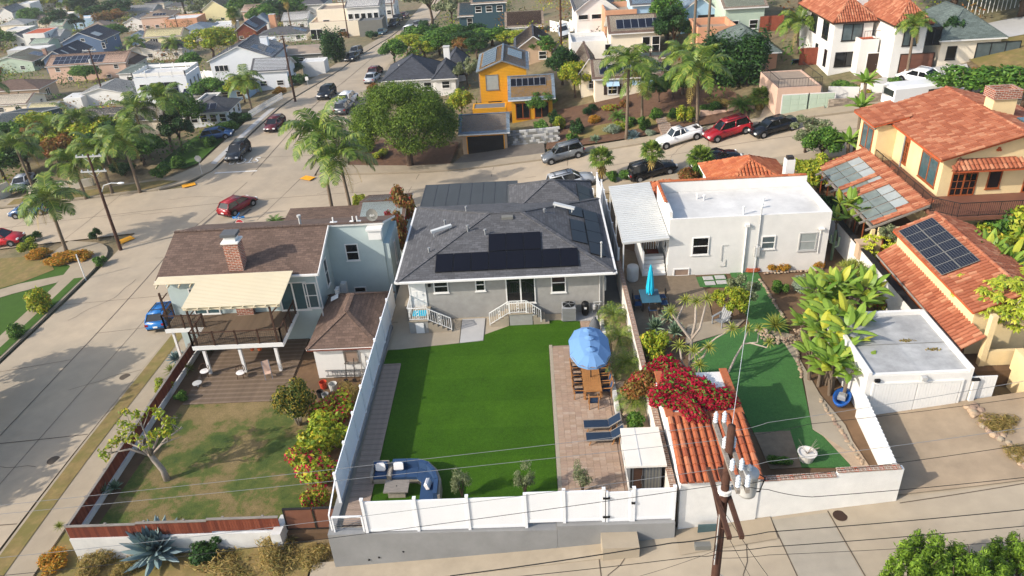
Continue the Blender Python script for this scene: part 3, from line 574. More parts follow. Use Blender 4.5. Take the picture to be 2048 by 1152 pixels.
# ---------------------------------------------------------------- cars
def paint(name,hx,rough=.25): return mat(name,hx,rough,.05,1.,spec=.6)
CARS = {'sedan': dict(L=4.7,W=1.82,H=1.45,hood=.95,belt=.92,tail=1.0,c=(-1.75,-1.0,.45,1.25)),'suv': dict(L=4.65,W=1.88,H=1.68,hood=1.05,belt=1.02,tail=1.08,c=(-2.2,-1.9,.35,1.15)),
        'hatch': dict(L=4.3,W=1.8,H=1.5,hood=.96,belt=.95,tail=1.0,c=(-2.0,-1.55,.4,1.2)),'van': dict(L=5.4,W=2.0,H=2.1,hood=1.15,belt=1.15,tail=1.2,c=(-2.65,-2.58,1.2,1.75)),'pickup': dict(L=5.0,W=1.8,H=1.6,hood=1.05,belt=1.0,tail=1.0,c=(-.75,-.55,.35,.95))}
def car(name,label,kind,pm,loc,rz,s=1.,group=None,rack=False,pitch=0.):
    k = CARS[kind]; L,W,H,c = k['L'],k['W'],k['H'],k['c']; r = thing(name,label,'car' if kind not in ('van','pickup') else kind,loc,0,group); r.scale = (s,)*3; r.rotation_euler = (0,pitch,rz); r.rotation_mode = 'XYZ'
    h = L/2; zb = .27
    top = [(-h,k['tail']-.28),(-h+.08,k['tail']-.05),(-h+.35,k['tail']),(c[0],k['belt']+.04),(0,k['belt']),(c[3],k['hood']),(h-.6,k['hood']-.1),(h-.15,k['hood']-.25),(h,k['hood']-.45)]; m = MB(); vs = []; n = 8
    for i,(x,z) in enumerate(top):
        w = W/2*(1-.13*max(0,(abs(x)-h+.7)/.7)**2); b = zb+(.1 if i in (0,8) else 0)
        vs += [(x,-w*.88,b),(x,-w,b+.18),(x,-w,z-.22),(x,-w*.9,z),(x,w*.9,z),(x,w,z-.22),(x,w,b+.18),(x,w*.88,b)]
    fs = [(i*n+j,i*n+(j+1) % n,(i+1)*n+(j+1) % n,(i+1)*n+j) for i in range(len(top)-1) for j in range(n)]+[tuple(range(n))[::-1],tuple(range((len(top)-1)*n,len(top)*n))]
    m.add(vs,fs); wb,wt = W/2*.88,W/2*.7; z0 = k['belt']-.02; x0,x1,x2,x3 = c
    if kind != 'pickup': m.prism([(x1,-wt),(x2,-wt),(x2,wt),(x1,wt)],H-.06,H); 
    else: m.prism([(x1,-wt),(x2,-wt),(x2,wt),(x1,wt)],H-.06,H); 
    for sx in (-1,1):
        for a,b in (((x0,sx*wb,z0),(x1,sx*wt,H-.03)),((x3,sx*wb,z0),(x2,sx*wt,H-.03)),((x0*.4+x3*.6-.35,sx*wb,z0),(x1*.4+x2*.6-.2,sx*wt,H-.03))): m.bar(a,b,.09,.06)
        m.bar((x1,sx*wt,H-.03),(x2,sx*wt,H-.03),.08,.07)
    body = m.build('body',pm,r,True)
    g = lambda nm,q: MB().poly(q).build(nm,'glass',r)
    e = .98
    g('windscreen',[(x3*e,-wb*.95,z0),(x3*e,wb*.95,z0),(x2*.99,wt*.95,H-.05),(x2*.99,-wt*.95,H-.05)]); g('rear_window',[(x0*e,wb*.95,z0),(x0*e,-wb*.95,z0),(x1*.99,-wt*.95,H-.05),(x1*.99,wt*.95,H-.05)])
    for sx in (-1,1): g('side_window',[(x0,sx*wb*.99,z0),(x3,sx*wb*.99,z0),(x2,sx*wt*.99,H-.05),(x1,sx*wt*.99,H-.05)][::sx])
    if kind == 'van':
        for sx in (-1,1): MB().box(x0+.1,sx*wb-.02,z0-.0,.35,sx*wb+.02,z0+.2).prism([(x0+.02,sx*wb*1.0),(.2,sx*wb*1.),(.2,sx*wb*.99+.001),(x0+.02,sx*wb*.99)],z0,z0+.1).build('side_panel',pm,body)
    if kind == 'pickup': MB().box(-h+.12,-W/2*.8,1.002,x0-.1,W/2*.8,1.008).build('bed','dark',r); MB().box(-h+.05,-W/2*.9,.95,-h+.12,W/2*.9,1.12).box(-h+.05,-W/2*.9,.95,x0,-W/2*.8,1.12).box(-h+.05,W/2*.8,.95,x0,W/2*.9,1.12).build('bed_rail',pm,r); MB().bar((-h+.3,-.7,1.1),(-h+.3,-.7,1.75),.05).bar((-h+.3,.7,1.1),(-h+.3,.7,1.75),.05).bar((-h+.3,-.7,1.75),(.4,-.7,1.75),.05).bar((-h+.3,.7,1.75),(.4,.7,1.75),.05).bar((-h+.3,-.7,1.75),(-h+.3,.7,1.75),.05).build('lumber_rack','iron',r)
    if rack: MB().bar((x1+.2,-wt*.85,H+.08),(x2-.2,-wt*.85,H+.08),.05).bar((x1+.2,wt*.85,H+.08),(x2-.2,wt*.85,H+.08),.05).bar((x1+.5,-wt*.85,H+.1),(x1+.5,wt*.85,H+.1),.04).bar((x2-.5,-wt*.85,H+.1),(x2-.5,wt*.85,H+.1),.04).build('roof_rack','iron',r)
    for x in (-h+.82,h-.85):
        for sx in (-1,1):
            y = sx*(W/2-.09); M = Matrix.Translation((x,y,.33)) @ Matrix.Rotation(math.pi/2,4,'X'); wl = MB().lathe([(.2,-.115),(.33,-.11),(.34,.0),(.33,.11),(.2,.115)],14).xf(M).build('wheel','tyre',r); MB().lathe([(.02,-.12),(.2,-.125),(.2,.125),(.02,.12)],12).xf(M).build('rim','rim',wl)
            A = Matrix.Translation((x,sx*(W/2+.002),.36)) @ Matrix.Rotation(math.pi/2,4,'X'); MB().lathe([(.36,-.012),(.42,-.012),(.42,.012),(.36,.012)],14).xf(A).build('wheel_arch','dark',body)
    for sx in (-1,1):
        MB().box(h-.16,sx*W*.37-.16,k['hood']-.42,h-.01,sx*W*.37+.16,k['hood']-.27).build('headlight','lamp_white',r); MB().box(-h-.012,sx*W*.38-.13,k['tail']-.34,-h+.1,sx*W*.38+.13,k['tail']-.16).build('tail_light','lamp_red',r)
        MB().box(x3-.3,sx*(W/2+.06)-.08,z0,x3-.18,sx*(W/2+.06)+.08,z0+.13).build('mirror',pm,r)
    MB().box(-h-.02,-.18,k['tail']-.5,-h,.18,k['tail']-.36).build('number_plate','white',r); MB().box(h-.02,-W*.32,.36,h+.012,W*.32,.52).build('grille','black',r); MB().box(-h-.015,-W*.4,.3,-h+.05,W*.4,.42).build('bumper','dark',r)
    return r
def car_at(name,label,kind,pm,a,b,s=1.,dz=.02,rack=False,rev=False,z=None):
    # a, b: ground pixels under the rear and the front of the car
    p,q = (PT(*a),PT(*b)) if z is None else (P(*a,z),P(*b,z)); c = (p+q)/2; L = (q-p).length; rz = math.atan2(q.y-p.y,q.x-p.x); pit = -math.atan2(q.z-p.z,math.hypot(q.x-p.x,q.y-p.y))
    return car(name,label,kind,pm,(c.x,c.y,(p.z+q.z)/2+dz),rz,s,'cars on the streets',rack,pit)
# ---------------------------------------------------------------- ground and streets
def arc(cx,cy,r,a0,a1,n=8): return [(cx+r*math.cos(R(a0+(a1-a0)*i/n)),cy+r*math.sin(R(a0+(a1-a0)*i/n))) for i in range(n+1)]
def drape(name,poly,off,mt,res=2.5,kerb=0.,parent=None,**kw):
    bm = bmesh.new(); vv = [bm.verts.new((x,y,0)) for x,y in poly]
    for t in tessellate_polygon([[Vector((x,y,0)) for x,y in poly]]): bm.faces.new([vv[i] for i in t])
    xs = [p[0] for p in poly]; ys = [p[1] for p in poly]
    for ax,lo,hi in ((0,min(xs),max(xs)),(1,min(ys),max(ys))):
        c = math.floor(lo/res)*res+res
        while c < hi:
            co = (c,0,0) if ax == 0 else (0,c,0); no = (1,0,0) if ax == 0 else (0,1,0)
            bmesh.ops.bisect_plane(bm,geom=bm.verts[:]+bm.edges[:]+bm.faces[:],plane_co=co,plane_no=no,dist=1e-4); c += res
    if kerb:
        be = [e for e in bm.edges if len(e.link_faces) == 1]; g = bmesh.ops.extrude_edge_only(bm,edges=be); nv = set(v for v in g['geom'] if isinstance(v,bmesh.types.BMVert))
    else: nv = set()
    z = TN([v.co.x for v in bm.verts],[v.co.y for v in bm.verts])
    for v,zz in zip(bm.verts,z): v.co.z = zz+off-(kerb if v in nv else 0)
    bmesh.ops.recalc_face_normals(bm,faces=bm.faces)
    if sum(f.normal.z*f.calc_area() for f in bm.faces) < 0: bmesh.ops.reverse_faces(bm,faces=bm.faces)
    uv = bm.loops.layers.uv.new('UVMap')
    for f in bm.faces:
        for l in f.loops: l[uv].uv = (l.vert.co.x,l.vert.co.y)
    me = bpy.data.meshes.new(name); bm.to_mesh(me); bm.free(); me.materials.append(MATS[mt]); return link(name,me,parent,**kw)
def ribbon(name,pts,w,off,mt,parent=None,step=1.5,**kw):     # thin strip along world points on the terrain
    q = [];
    for i in range(len(pts)-1):
        a,b = Vector(pts[i]),Vector(pts[i+1]); n = max(1,int((b-a).length/step)); q += [a.lerp(b,k/n) for k in range(n)]
    q.append(Vector(pts[-1])); m = MB(); vs = []
    for i,p in enumerate(q):
        d = (q[min(i+1,len(q)-1)]-q[max(i-1,0)]).normalized(); s = Vector((-d.y,d.x))*w/2
        for k in (p+s,p-s): vs.append((k.x,k.y,T(k.x,k.y)+off))
    m.add(vs,[(2*i+1,2*i+3,2*i+2,2*i) for i in range(len(q)-1)]); return m.build(name,mt,parent,**kw)
PADS = [([(-10.3,25.2),(5.8,25.0),(5.9,63),(-9.9,63)],-.1),([(-24.0,27.1),(-10.2,27.1),(-10.,56),(-24.2,56)],-1.95),([(5.8,25.2),(15.9,25.3),(16.2,31),(22,31),(21.9,60),(5.8,60)],.75),([(21.8,27),(42,27),(42,62),(21.8,62)],1.5)]
def ground_mesh():
    xs = np.concatenate([[-3000,-1200,-600,-400],np.arange(-320,-70,6.),np.arange(-70,60,1.5),np.arange(60,160,6.),[250,600,1500,3000]]); ys = np.concatenate([[-1500,-500,-150,-60,-20],np.arange(0,112,1.5),np.arange(112,420,6.),[500,700,1200,3000]])
    X,Y = np.meshgrid(xs,ys); Z = TN(X,Y)-.16; nx,ny = len(xs),len(ys)
    for pg,pz in PADS:
        x0,x1 = min(p[0] for p in pg)-1,max(p[0] for p in pg)+1; y0,y1 = min(p[1] for p in pg)-1,max(p[1] for p in pg)+1
        for j in range(ny):
            if not y0 < ys[j] < y1: continue
            for i in range(nx):
                if x0 < xs[i] < x1 and inside((xs[i],ys[j]),pg): Z[j,i] = min(Z[j,i],pz-.6)
    Z = np.minimum(Z,9.)
    me = bpy.data.meshes.new('ground'); vs = np.stack([X,Y,Z],-1).reshape(-1,3); fs = [(j*nx+i,j*nx+i+1,(j+1)*nx+i+1,(j+1)*nx+i) for j in range(ny-1) for i in range(nx-1)]
    me.from_pydata(vs.tolist(),[],fs); me.polygons.foreach_set('use_smooth',[True]*len(fs)); return me
N = NT('ground_mix'); _c = N.ramp(N.noise(.11,6,.65),[(.3,rgb('5b4a35')),(.45,rgb('7a6848')),(.55,rgb('56592f')),(.7,rgb('8a7a5c'))]); _c = N.mix(.5,_c,N.ramp(N.noise(1.3,5,.7),[(.3,rgb('4a4128')),(.7,rgb('8f8062'))])); N.l(_c,N.b.inputs['Base Color']); N.b.inputs['Roughness'].default_value = 1; N.bump(N.noise(4,4,.7),.5,.1); MATS['ground_mix'] = N.m
_g = ground_mesh(); _g.materials.append(MATS['ground_mix']); link('ground',_g,kind='structure')
ST = dict(kind='structure')
side = drape('side_street',[(-42.4,4),(-29.7,4),(-29.3,52),(-29.2,70),(-27,73),(-25.6,84),(-25.2,106),(-24.9,130),(-23.6,186),(-22.5,260),(-30.5,260),(-30.5,192),(-33.2,138),(-37.0,112),(-38.8,90),(-41,84),(-42,73)],.0,'road',4,**ST)
cross = drape('cross_street',[(-120,72.4),(-57,72.7),(-46,72.6),(-29,72.9),(-19,73.6),(-2,71.9),(10.3,69.9),(23,68.6),(40,66),(62,64),(70,74),(46,74),(38,75.2),(23,77.2),(9,80.4),(-2,82.3),(-14,83.3),(-25,84.5),(-44,84.2),(-65,85),(-120,87)],.006,'road',4,**ST)
alley = drape('alley',[(-11.5,4),(48,4),(48,26.2),(22,26.6),(15.5,26.0),(9,25.6),(-11.5,25.6)],.0,'concrete',3,**ST)
# corner aprons of newer concrete, mustard ramps
for nm,poly in (('sidewalk',[(-42.5,4),(-42.5,64)]+arc(-47.5,66.5,5.,-10,75,7)+[(-49,72.3),(-49.5,69.3),(-48,67.9),(-45.5,66),(-44.9,62),(-44.9,4)]),
                 ('sidewalk',[(-29.2,4),(-29.2,52),(-29.0,67.5),(-27.5,71.5),(-24,72.8),(-24,70.6),(-26.2,66),(-26.2,4)]),
                 ('sidewalk',[(-44.2,84.4),(-41.4,85.6),(-39.2,88.5),(-38.9,92),(-37.1,112.5),(-33.3,138),(-30.6,192),(-33,192),(-36,138),(-40.0,112.5),(-41.8,90.5),(-44,88.2),(-52,87.4),(-110,89.5),(-110,87.4),(-65,85.4)]),
                 ('sidewalk',[(-25.3,84.6),(-14,83.5),(-2,82.5),(9,80.6),(23,77.4),(38,75.4),(46,74.3),(46,75.8),(38,77),(23,79.2),(9,82.4),(-2,84.4),(-14,85.6),(-22,87),(-23.2,92),(-22.8,130),(-21.6,186),(-23.4,186),(-24.8,130),(-25.1,106),(-25.4,90)]),
                 ('sidewalk',[(-22,73.2),(-19,73.4),(-2,71.7),(10.3,69.7),(23,68.4),(40,65.8),(40,64.2),(23,66.8),(10,68.1),(-2,70.1),(-19,71.8),(-22,71.9)])): drape(nm,poly,.13,'sidewalk',2.5,.2,**ST)
for i,(px,py,rz) in enumerate(((252,482,.9),(378,372,.5),(616,358,-.5))):
    p = PT(px,py); q = PT(px+12,py); z = T(p.x,p.y)+.15; MB().box(-.75,-.5,-.03,.75,.5,.012).build('ramp_mat','mustard',None,label=['mustard tactile ramp pad beside the wooden street lamp pole','mustard tactile ramp pad across the street below the back of a stop sign','mustard tactile ramp pad at the corner behind the two tall palms'][i],cat='ramp pad',group='tactile pads on the corner ramps',loc=(p.x,p.y,z),rz=rz)
# parkways and verges
drape('parkway',[(-29.0,4),(-29.0,66),(-27.9,66),(-27.9,4)],.16,'dry_grass',2.5,**ST); drape('parkway',[(-42.7,40),(-42.7,63),(-43.6,63),(-43.6,40)],.16,'turf_base',2.5,**ST)
drape('bank',[(-26.2,4),(-26.2,66),(-24.0,66),(-24.0,27.0),(-11.6,26.9),(-11.6,4)],.03,'dry_grass',2,**ST)
drape('front_garden',[(-62,36),(-45,36),(-45,66),(-49,69),(-62,70)],.05,'turf_base',3,**ST); drape('garden_path',[(-62,57.8),(-53,58.6),(-48.6,61.2),(-45.1,62.6),(-45.1,64.2),(-49.2,63.2),(-54,60.6),(-62,59.8)],.09,'sidewalk',2,**ST)
drape('bark_bed',[(-62,60.2),(-54,60.9),(-49,63.6),(-47,65.6),(-50,69.4),(-62,70.6)],.08,'dry_grass',2,**ST)
drape('verge',[(-64,85.6),(-45,84.8),(-42.4,86.2),(-45,87.2),(-64,87.4)],.15,'dry_grass',2,**ST); drape('corner_lawn',[(-48,92),(-43.4,90.5),(-42.2,92),(-40.6,112),(-44,112),(-47.5,100)],.05,'turf_base',2.5,**ST); drape('planter_strip',[(-39.4,90.5),(-37.6,112),(-38.5,112),(-40.2,91)],.15,'concrete_new',2.5,**ST)
drape('driveway',[(-9.6,84.5),(1.5,82.6),(1.5,88.5),(-7.6,88.7)],.10,'patch',2,**ST); drape('tree_bed',[(-22,87),(-14,85.7),(-9.6,85),(-9,92),(-22,96)],.1,'mulch',2,**ST)
drape('driveway',[(24,79),(30,77),(32,84),(27,85.5)],.14,'sidewalk',2,**ST); drape('driveway',[(36,77),(44,75.8),(46,82),(41,84),(37,83)],.14,'concrete_new',2,**ST); drape('slope_garden',[(1.6,85),(9,83),(23,80),(24.5,85),(22,95),(3,97)],.08,'mulch',2,**ST)
drape('dry_yard',[(46.5,78),(62,76),(66,90),(47,92)],.1,'dry_grass',2.5,**ST); drape('patio_slab',[(47,87),(62,85.5),(62,92),(47,92)],.14,'concrete_new',2.5,**ST)
drape('grass_patch',[(4,86),(19,83.6),(19.6,87),(4.5,89.4)],.12,'dry_grass',2,**ST)
# concrete joints and painted marks
for i,(pts,par,w) in enumerate([([(-36.3,5),(-36.0,70)],side,.07),([(-33,24),(-32.6,70)],side,.035),([(-33.5,86),(-29.5,140),(-27.2,190)],side,.07),([(-100,79.6),(-42,78.4),(-20,78.7),(0,77.2),(24,73),(40,70.5)],cross,.06),([(-42.2,58),(-29.4,58)],side,.04),([(-36.2,38.3),(-29.5,38.2)],side,.06),([(-42,47.5),(-36.2,48.4)],side,.04),([(-36.2,52.3),(-29.4,52.6)],side,.04),([(-42,31),(-29.6,30.4)],side,.06),([(-36,70.2),(-33.4,84)],cross,.05),([(-29,73),(-27,84)],cross,.05),([(-60,73),(-58,85)],cross,.04),([(-50,73),(-49,84.5)],cross,.04),([(-40.5,70),(-26.5,72.2)],side,.04),([(-38.7,92),(-25.3,91)],side,.04),([(-37,112),(-25.2,111)],side,.04),([(-35,128),(-25,127)],side,.04),([(-14,73.5),(-13,83)],cross,.05),([(-5,72.4),(-4.4,82.4)],cross,.05),([(3,71.2),(4,81)],cross,.05),([(17,69.6),(18.5,78)],cross,.04),([(26,68),(28,76)],cross,.04)]): ribbon('joint',pts,w*1.1,.014,'joint',par)
for i,pts in enumerate([[(-4.5,24.4),(-4.2,4)],[(10.2,25.5),(11,15)],[(12.8,25.6),(13.8,15)],[(16,25.6),(30,26.2),(46,25.8)],[(2.2,24.4),(2.3,4)],[(20.5,26.4),(20.9,31)]]): ribbon('joint',pts,.05,.012,'joint',alley)
drape('slab',[(10.25,25.4),(12.75,25.5),(13.7,15.2),(11.05,15.2)],.007,mat('slab_gray','a39b8c',.9,.2,.6,.12,60,stain=.4),3,0.,alley)
for a,b in (((-44,75.5),(-38,76)),((-31.5,72.5),(-30.6,76.2)),((-34.8,73),(-34,77))): ribbon('tar_patch',[a,b] if a[0] > -40 else [(-33,76.2),(-32.2,79.6)],.3,.018,'patch',cross)
random.seed(31)
for i,(x,y,a,L,par) in enumerate([(-39,34,1.4,9,side),(-34,44,.4,7,side),(-40,55,1.0,8,side),(-31,61,1.9,7,side),(-37,66,.2,8,side),(-48,78,.3,9,cross),(-35,80,2.2,7,cross),(-24,79,.9,6,cross),(-10,77,1.3,7,cross),(2,78,.5,8,cross),(14,74,1.6,6,cross),(-31,100,1.2,10,side),(-29,120,1.7,12,side),(0,20,.6,6,alley),(8,22,1.3,5,alley),(18,22,.2,9,alley),(-6,22,2.4,5,alley)]):
    pts = [(x,y)]
    for k in range(int(L/.7)): a += random.uniform(-.45,.45); pts.append((pts[-1][0]+.7*math.cos(a),pts[-1][1]+.7*math.sin(a)))
    ribbon('crack',pts,.035,.016,'joint',par)
ribbon('stop_line',[(-38.6,87.8),(-33.2,87.3)],.28,.02,'line_white',side)
def text(name,body,size,mt,M,parent,ext=.0,sx=1.,**kw):
    c = bpy.data.curves.new(name,'FONT'); c.body = body; c.size = size; c.align_x = 'CENTER'; c.align_y = 'CENTER'; c.extrude = ext; o = bpy.data.objects.new('tmp',c); COL.objects.link(o); bpy.context.view_layer.update()
    me = bpy.data.meshes.new_from_object(o.evaluated_get(bpy.context.evaluated_depsgraph_get())); bpy.data.objects.remove(o); me.materials.clear(); me.materials.append(MATS[mt]); q = link(name,me,parent,**kw); q.matrix_local = M; return q
_p = PT(516,336); _zz = T(-35.8,90.8); text('stop_lettering','STOP',1.6,'line_white',Matrix.Translation((-35.8,91.0,_zz+.05)) @ Matrix.Rotation(math.atan2(T(-33.8,91)-T(-37.8,91),4.)*-1,4,'Y') @ Matrix.Rotation(math.atan2(T(-35.8,92)-T(-35.8,90),2.),4,'X') @ Matrix.Rotation(math.pi,4,'Z') @ Matrix.Scale(1.5,4,(0,1,0)),side,.002)
for i,(px,py) in enumerate(((250,754),(107,921))): p = PT(px,py); m = MB().lathe([(.02,.0),(.38,0),(.38,.01),(.02,.012)],16); m.build('manhole_cover','joint',side,loc=(p.x,p.y,p.z+.015))
_p = PT(1680,1032); MB().lathe([(.02,.0),(.32,0),(.32,.01),(.02,.012)],16).build('manhole_cover','dark_brown',alley,loc=(_p.x,_p.y,_p.z+.02))
# ================================================================ middle lot: grey house, lawn, patio
random.seed(1)
def sheet(name,poly,z,mt,th=.0,parent=None,**kw):
    m = MB()
    if th: m.prism(poly,z-th,z)
    else:
        pts = [(p[0],p[1],z) for p in poly]; n = len(pts)
        if sum(pts[i-1][0]*pts[i][1]-pts[i][0]*pts[i-1][1] for i in range(n)) < 0: pts = pts[::-1]
        m.poly(pts)
    return m.build(name,mt,parent,**kw)
N = NT('turf'); _v = N.noise(30,4,.7); _w = N.noise(.55,4,.6); _c = N.ramp(_v,[(.3,rgb('314f0b')),(.55,rgb('4a7213')),(.75,rgb('5f881f'))]); _c = N.mix(1.,_c,N.ramp(N.noise(4.5,5,.75),[(.3,(.74,.78,.7)),(.68,(1,)*3)]),'MULTIPLY'); _c = N.mix(1.,_c,N.ramp(_w,[(.3,(.76,.8,.72)),(.7,(1,)*3)]),'MULTIPLY')
_s = N.n('SeparateXYZ'); N.l(N.coord(),_s.inputs[0]); _c = N.mix(N.math('LESS_THAN',N.math('FRACT',N.math('DIVIDE',N.math('ADD',_s.outputs[1],2.1),4.6)),.5),_c,N.mix(1.,_c,(.88,.91,.86,1),'MULTIPLY')); N.l(_c,N.b.inputs['Base Color']); N.b.inputs['Roughness'].default_value = .95; N.b.inputs['Specular IOR Level'].default_value = .15; N.bump(N.noise(55,3,.7),.9,.06); MATS['turf'] = N.m
N = NT('patchy_lawn'); _c = N.ramp(N.noise(.42,6,.68),[(.36,rgb('475e1e')),(.47,rgb('66702c')),(.53,rgb('8d7b4c')),(.7,rgb('a48c5e'))]); _c = N.mix(1.,_c,N.ramp(N.noise(14,5,.75),[(.3,(.55,)*3),(.7,(1,)*3)]),'MULTIPLY'); N.l(_c,N.b.inputs['Base Color']); N.b.inputs['Roughness'].default_value = 1; N.bump(N.noise(30,4,.7),.9,.08); MATS['patchy_lawn'] = N.m
sheet('lot_base',[(-10.25,25.5),(5.65,25.35),(5.75,62),(-9.95,62)],-.03,'concrete',3.2,**ST)
sheet('lawn',[(-8.62,25.75),(.5,25.7),(.5,40.0),(2.62,40.0),(2.62,42.7),(1.3,42.95),(-1.2,43.0),(-3.6,41.6),(-3.62,40.9),(-9.1,40.3),(-8.72,38.6)],.02,'turf',.04,**ST)
sheet('lawn',[(-9.75,38.72),(-8.72,38.72),(-9.1,40.3),(-9.7,40.3)],.018,'turf',.04,**ST)
sheet('path_slab',[(-9.6,40.35),(-9.0,40.32),(-5.2,40.75),(-5.2,43.6),(-9.5,43.6)],.03,'concrete',.05,**ST); sheet('path_slab',[(-5.15,40.76),(-3.66,40.95),(-3.62,43.6),(-5.15,43.6)],.03,'concrete_new',.05,**ST); sheet('path_slab',[(1.45,42.85),(2.72,42.75),(3.85,42.75),(3.85,43.9),(1.45,43.9)],.045,'concrete_new',.06,**ST)
sheet('side_path',[(4.4,42.8),(5.6,42.8),(5.65,60),(4.4,60)],.0,'mid_gray',.03,**ST); sheet('side_path',[(-9.9,43.65),(-8.6,43.65),(-8.6,60),(-9.9,60)],.0,'concrete',.03,**ST)
# pavers
pat = sheet('patio',[(.52,25.75),(3.88,25.75),(3.88,40.0),(.52,40.0)],.0,'flag',.03,**ST); sheet('patio_apron',[(2.64,40.02),(3.86,40.02),(3.86,42.7),(2.64,42.7)],.004,'flag',.03,**ST)
PV = []
for i,h in enumerate(('a08872','a68e79','ab937e','a38a76','a98f79','b09a86')): mat('paver%d' % i,h,.9,.2,4,.2,60); PV.append(MB().cush(0,0,0,.325,.215,.03,.006).mesh('paver','paver%d' % i))
EG = MB().cush(0,0,0,.2,.4,.034,.006).mesh('edge_paver','concrete'); cnt = 0; far = [MB() for _ in PV]
for j in range(65):
    for i in range(9):
        x = .73+i*.333+(0 if j % 2 else -.0); y = 25.8+j*.2185; k = random.randrange(6)
        if x+.33 > 3.88 or y > 39.75: continue
        if cnt < 300: link('paver',PV[k],pat,loc=(x,y,.004+random.uniform(0,.004))); cnt += 1
        else: far[k].box(x,y,0,x+.325,y+.21,.032+random.uniform(0,.004))
for k,m in enumerate(far): m.build('pavers_beyond','paver%d' % k,pat,kind='stuff')
for j in range(35): link('edge_paver',EG,pat,loc=(.525,25.8+j*.408,.004))
for j in range(11):
    for i in range(4):
        x = 2.68+i*.29; m = PV[random.randrange(6)]; o = link('paver',m,bpy.data.objects['patio_apron'],loc=(x,40.05+j*.24,.006)); o.scale = (.85,1,1)
# boardwalk
bw = MB().box(-9.72,25.75,-.1,-8.72,38.65,.0).build('boardwalk','dark_brown',None,**ST); BB = MB().box(-.515,0,0,.515,.133,.03).mesh('plank','composite'); mat('composite2','93806f',.8,.12,1.5,.15,pat='wood'); BB2 = MB().box(-.515,0,0,.515,.133,.03).mesh('plank','composite2')
for j in range(91): o = link('plank',BB if j % 3 else BB2,bw,loc=(-9.2,25.8+j*.141,.03)); o.scale = (1,1,1)
MB().box(-9.72,38.65,.0,-8.66,38.72,.075).box(-8.68,25.8,.0,-8.64,38.64,.072).build('edge_trim','composite',bw)
# ---- retaining wall, front fence
rw = thing('retaining_wall','grey concrete retaining wall under the white vinyl fence along the alley','wall')
MB().prism([(-10.3,25.2),(.35,25.0),(.35,25.45),(-10.3,25.6)],-3.2,.06).build('wall_body','retaining',rw); MB().prism([(.36,25.0),(5.72,24.95),(5.72,25.4),(.36,25.45)],-3.2,.3).build('wall_body','retaining',rw); MB().prism([(-10.3,25.62),(-9.95,25.62),(-9.75,43),(-10.1,43)],-3.2,.22).build('side_kerb','retaining',rw)
for x,y in ((-8.1,25.1),(-8.6,25.1),(-6.9,25.1)): MB().tube([(x,25.3,T(x,25)+.5+.2*(x+8)),(x,25.12,T(x,25)+.5+.2*(x+8))],.05,8).build('weep_pipe','dark',rw)
sheet('gutter',[(-10.4,23.6),(2.6,24.2),(2.6,25.0),(-10.4,25.2)],0,'concrete') if False else None
drape('gutter',[(-10.6,24.0),(2.4,24.15),(2.4,25.1),(-10.6,25.25)],.05,'kerb',2,.08,**ST)
def vpanel(par,a,b,z0,z1,mt='vinyl',bw_=.15):
    a,b = Vector(a),Vector(b); d = (b-a); L = d.length; M = Matrix.Translation((a.x,a.y,0)) @ Matrix.Rotation(math.atan2(d.y,d.x),4,'Z'); n = max(2,round(L/bw_)); m = MB()
    m.box(0,-.009,z0+.2,L,.009,z1-.15).box(0,-.025,z0+.05,L,.025,z0+.2).box(0,-.025,z1-.15,L,.025,z1); 
    for i in range(n): m.box(L*i/n+.004,-.014,z0+.2,L*(i+1)/n-.004,.014,z1-.15)
    return m.xf(M).build('panel',mt,par)
def vpost(par,x,y,z0,z1,s=.13,mt='vinyl',rz=0):
    o = MB().box(-s/2,-s/2,z0,s/2,s/2,z1).box(-s/2-.012,-s/2-.012,z1,s/2+.012,s/2+.012,z1+.05).build('post',mt,par,loc=(x,y,0)); return o
vf = thing('vinyl_fence','white vinyl privacy fence on the grey wall along the alley','fence')
xs = [-8.42,-6.02,-3.65,-1.03,.72,2.5]
for i,x in enumerate(xs): vpost(vf,x,25.28-.012*i,.0 if x < .3 else .28,2.12 if x < .3 else 2.3)
for i in range(5): z0 = .06 if i < 3 else .3; vpanel(vf,(xs[i]+.07,25.28-.012*i),(xs[i+1]-.07,25.27-.012*i),z0,z0+1.93)
for x in (3.85,5.66): vpost(vf,x,25.2,.28,2.3)
vpanel(vf,(3.92,25.2),(5.59,25.2),.3,2.23)
vg = thing('garden_gate','white vinyl gate with black hinges at the alley step','gate'); vpanel(vg,(2.66,25.19),(3.72,25.19),.26,2.12); MB().box(2.6,25.14,.22,2.7,25.24,2.18).box(3.68,25.14,.22,3.78,25.24,2.12).build('stile','vinyl',vg)
for z in (.62,1.78): MB().box(2.46,25.08,z,2.78,25.15,z+.07).build('hinge','black',vg)
MB().box(3.74,25.08,1.42,3.9,25.14,1.52).build('latch','black',vg); MB().box(2.57,25.16,-.3,2.6,25.2,2.1).build('gap_shadow_strip','iron',vg)  # last box: dark strip filling the hinge-side gap, standing in for its shadow
stp = MB().prism([(2.35,24.05),(4.0,24.05),(4.0,24.98),(2.35,24.98)],-1.6,-.18).build('concrete_step','concrete',None,label='concrete block step below the white gate',cat='step'); 
MB().box(2.55,24.98,-.2,3.8,25.16,.2).build('tread','flag',stp)
MB().tube([(-8.3,24.15,T(-8.3,24.1)-.1),(-8.3,24.15,T(-8.3,24.1)+.22)],.09,10).build('drain_pipe','dark',None,label='short black drain pipe sticking up in the alley gutter',cat='pipe')
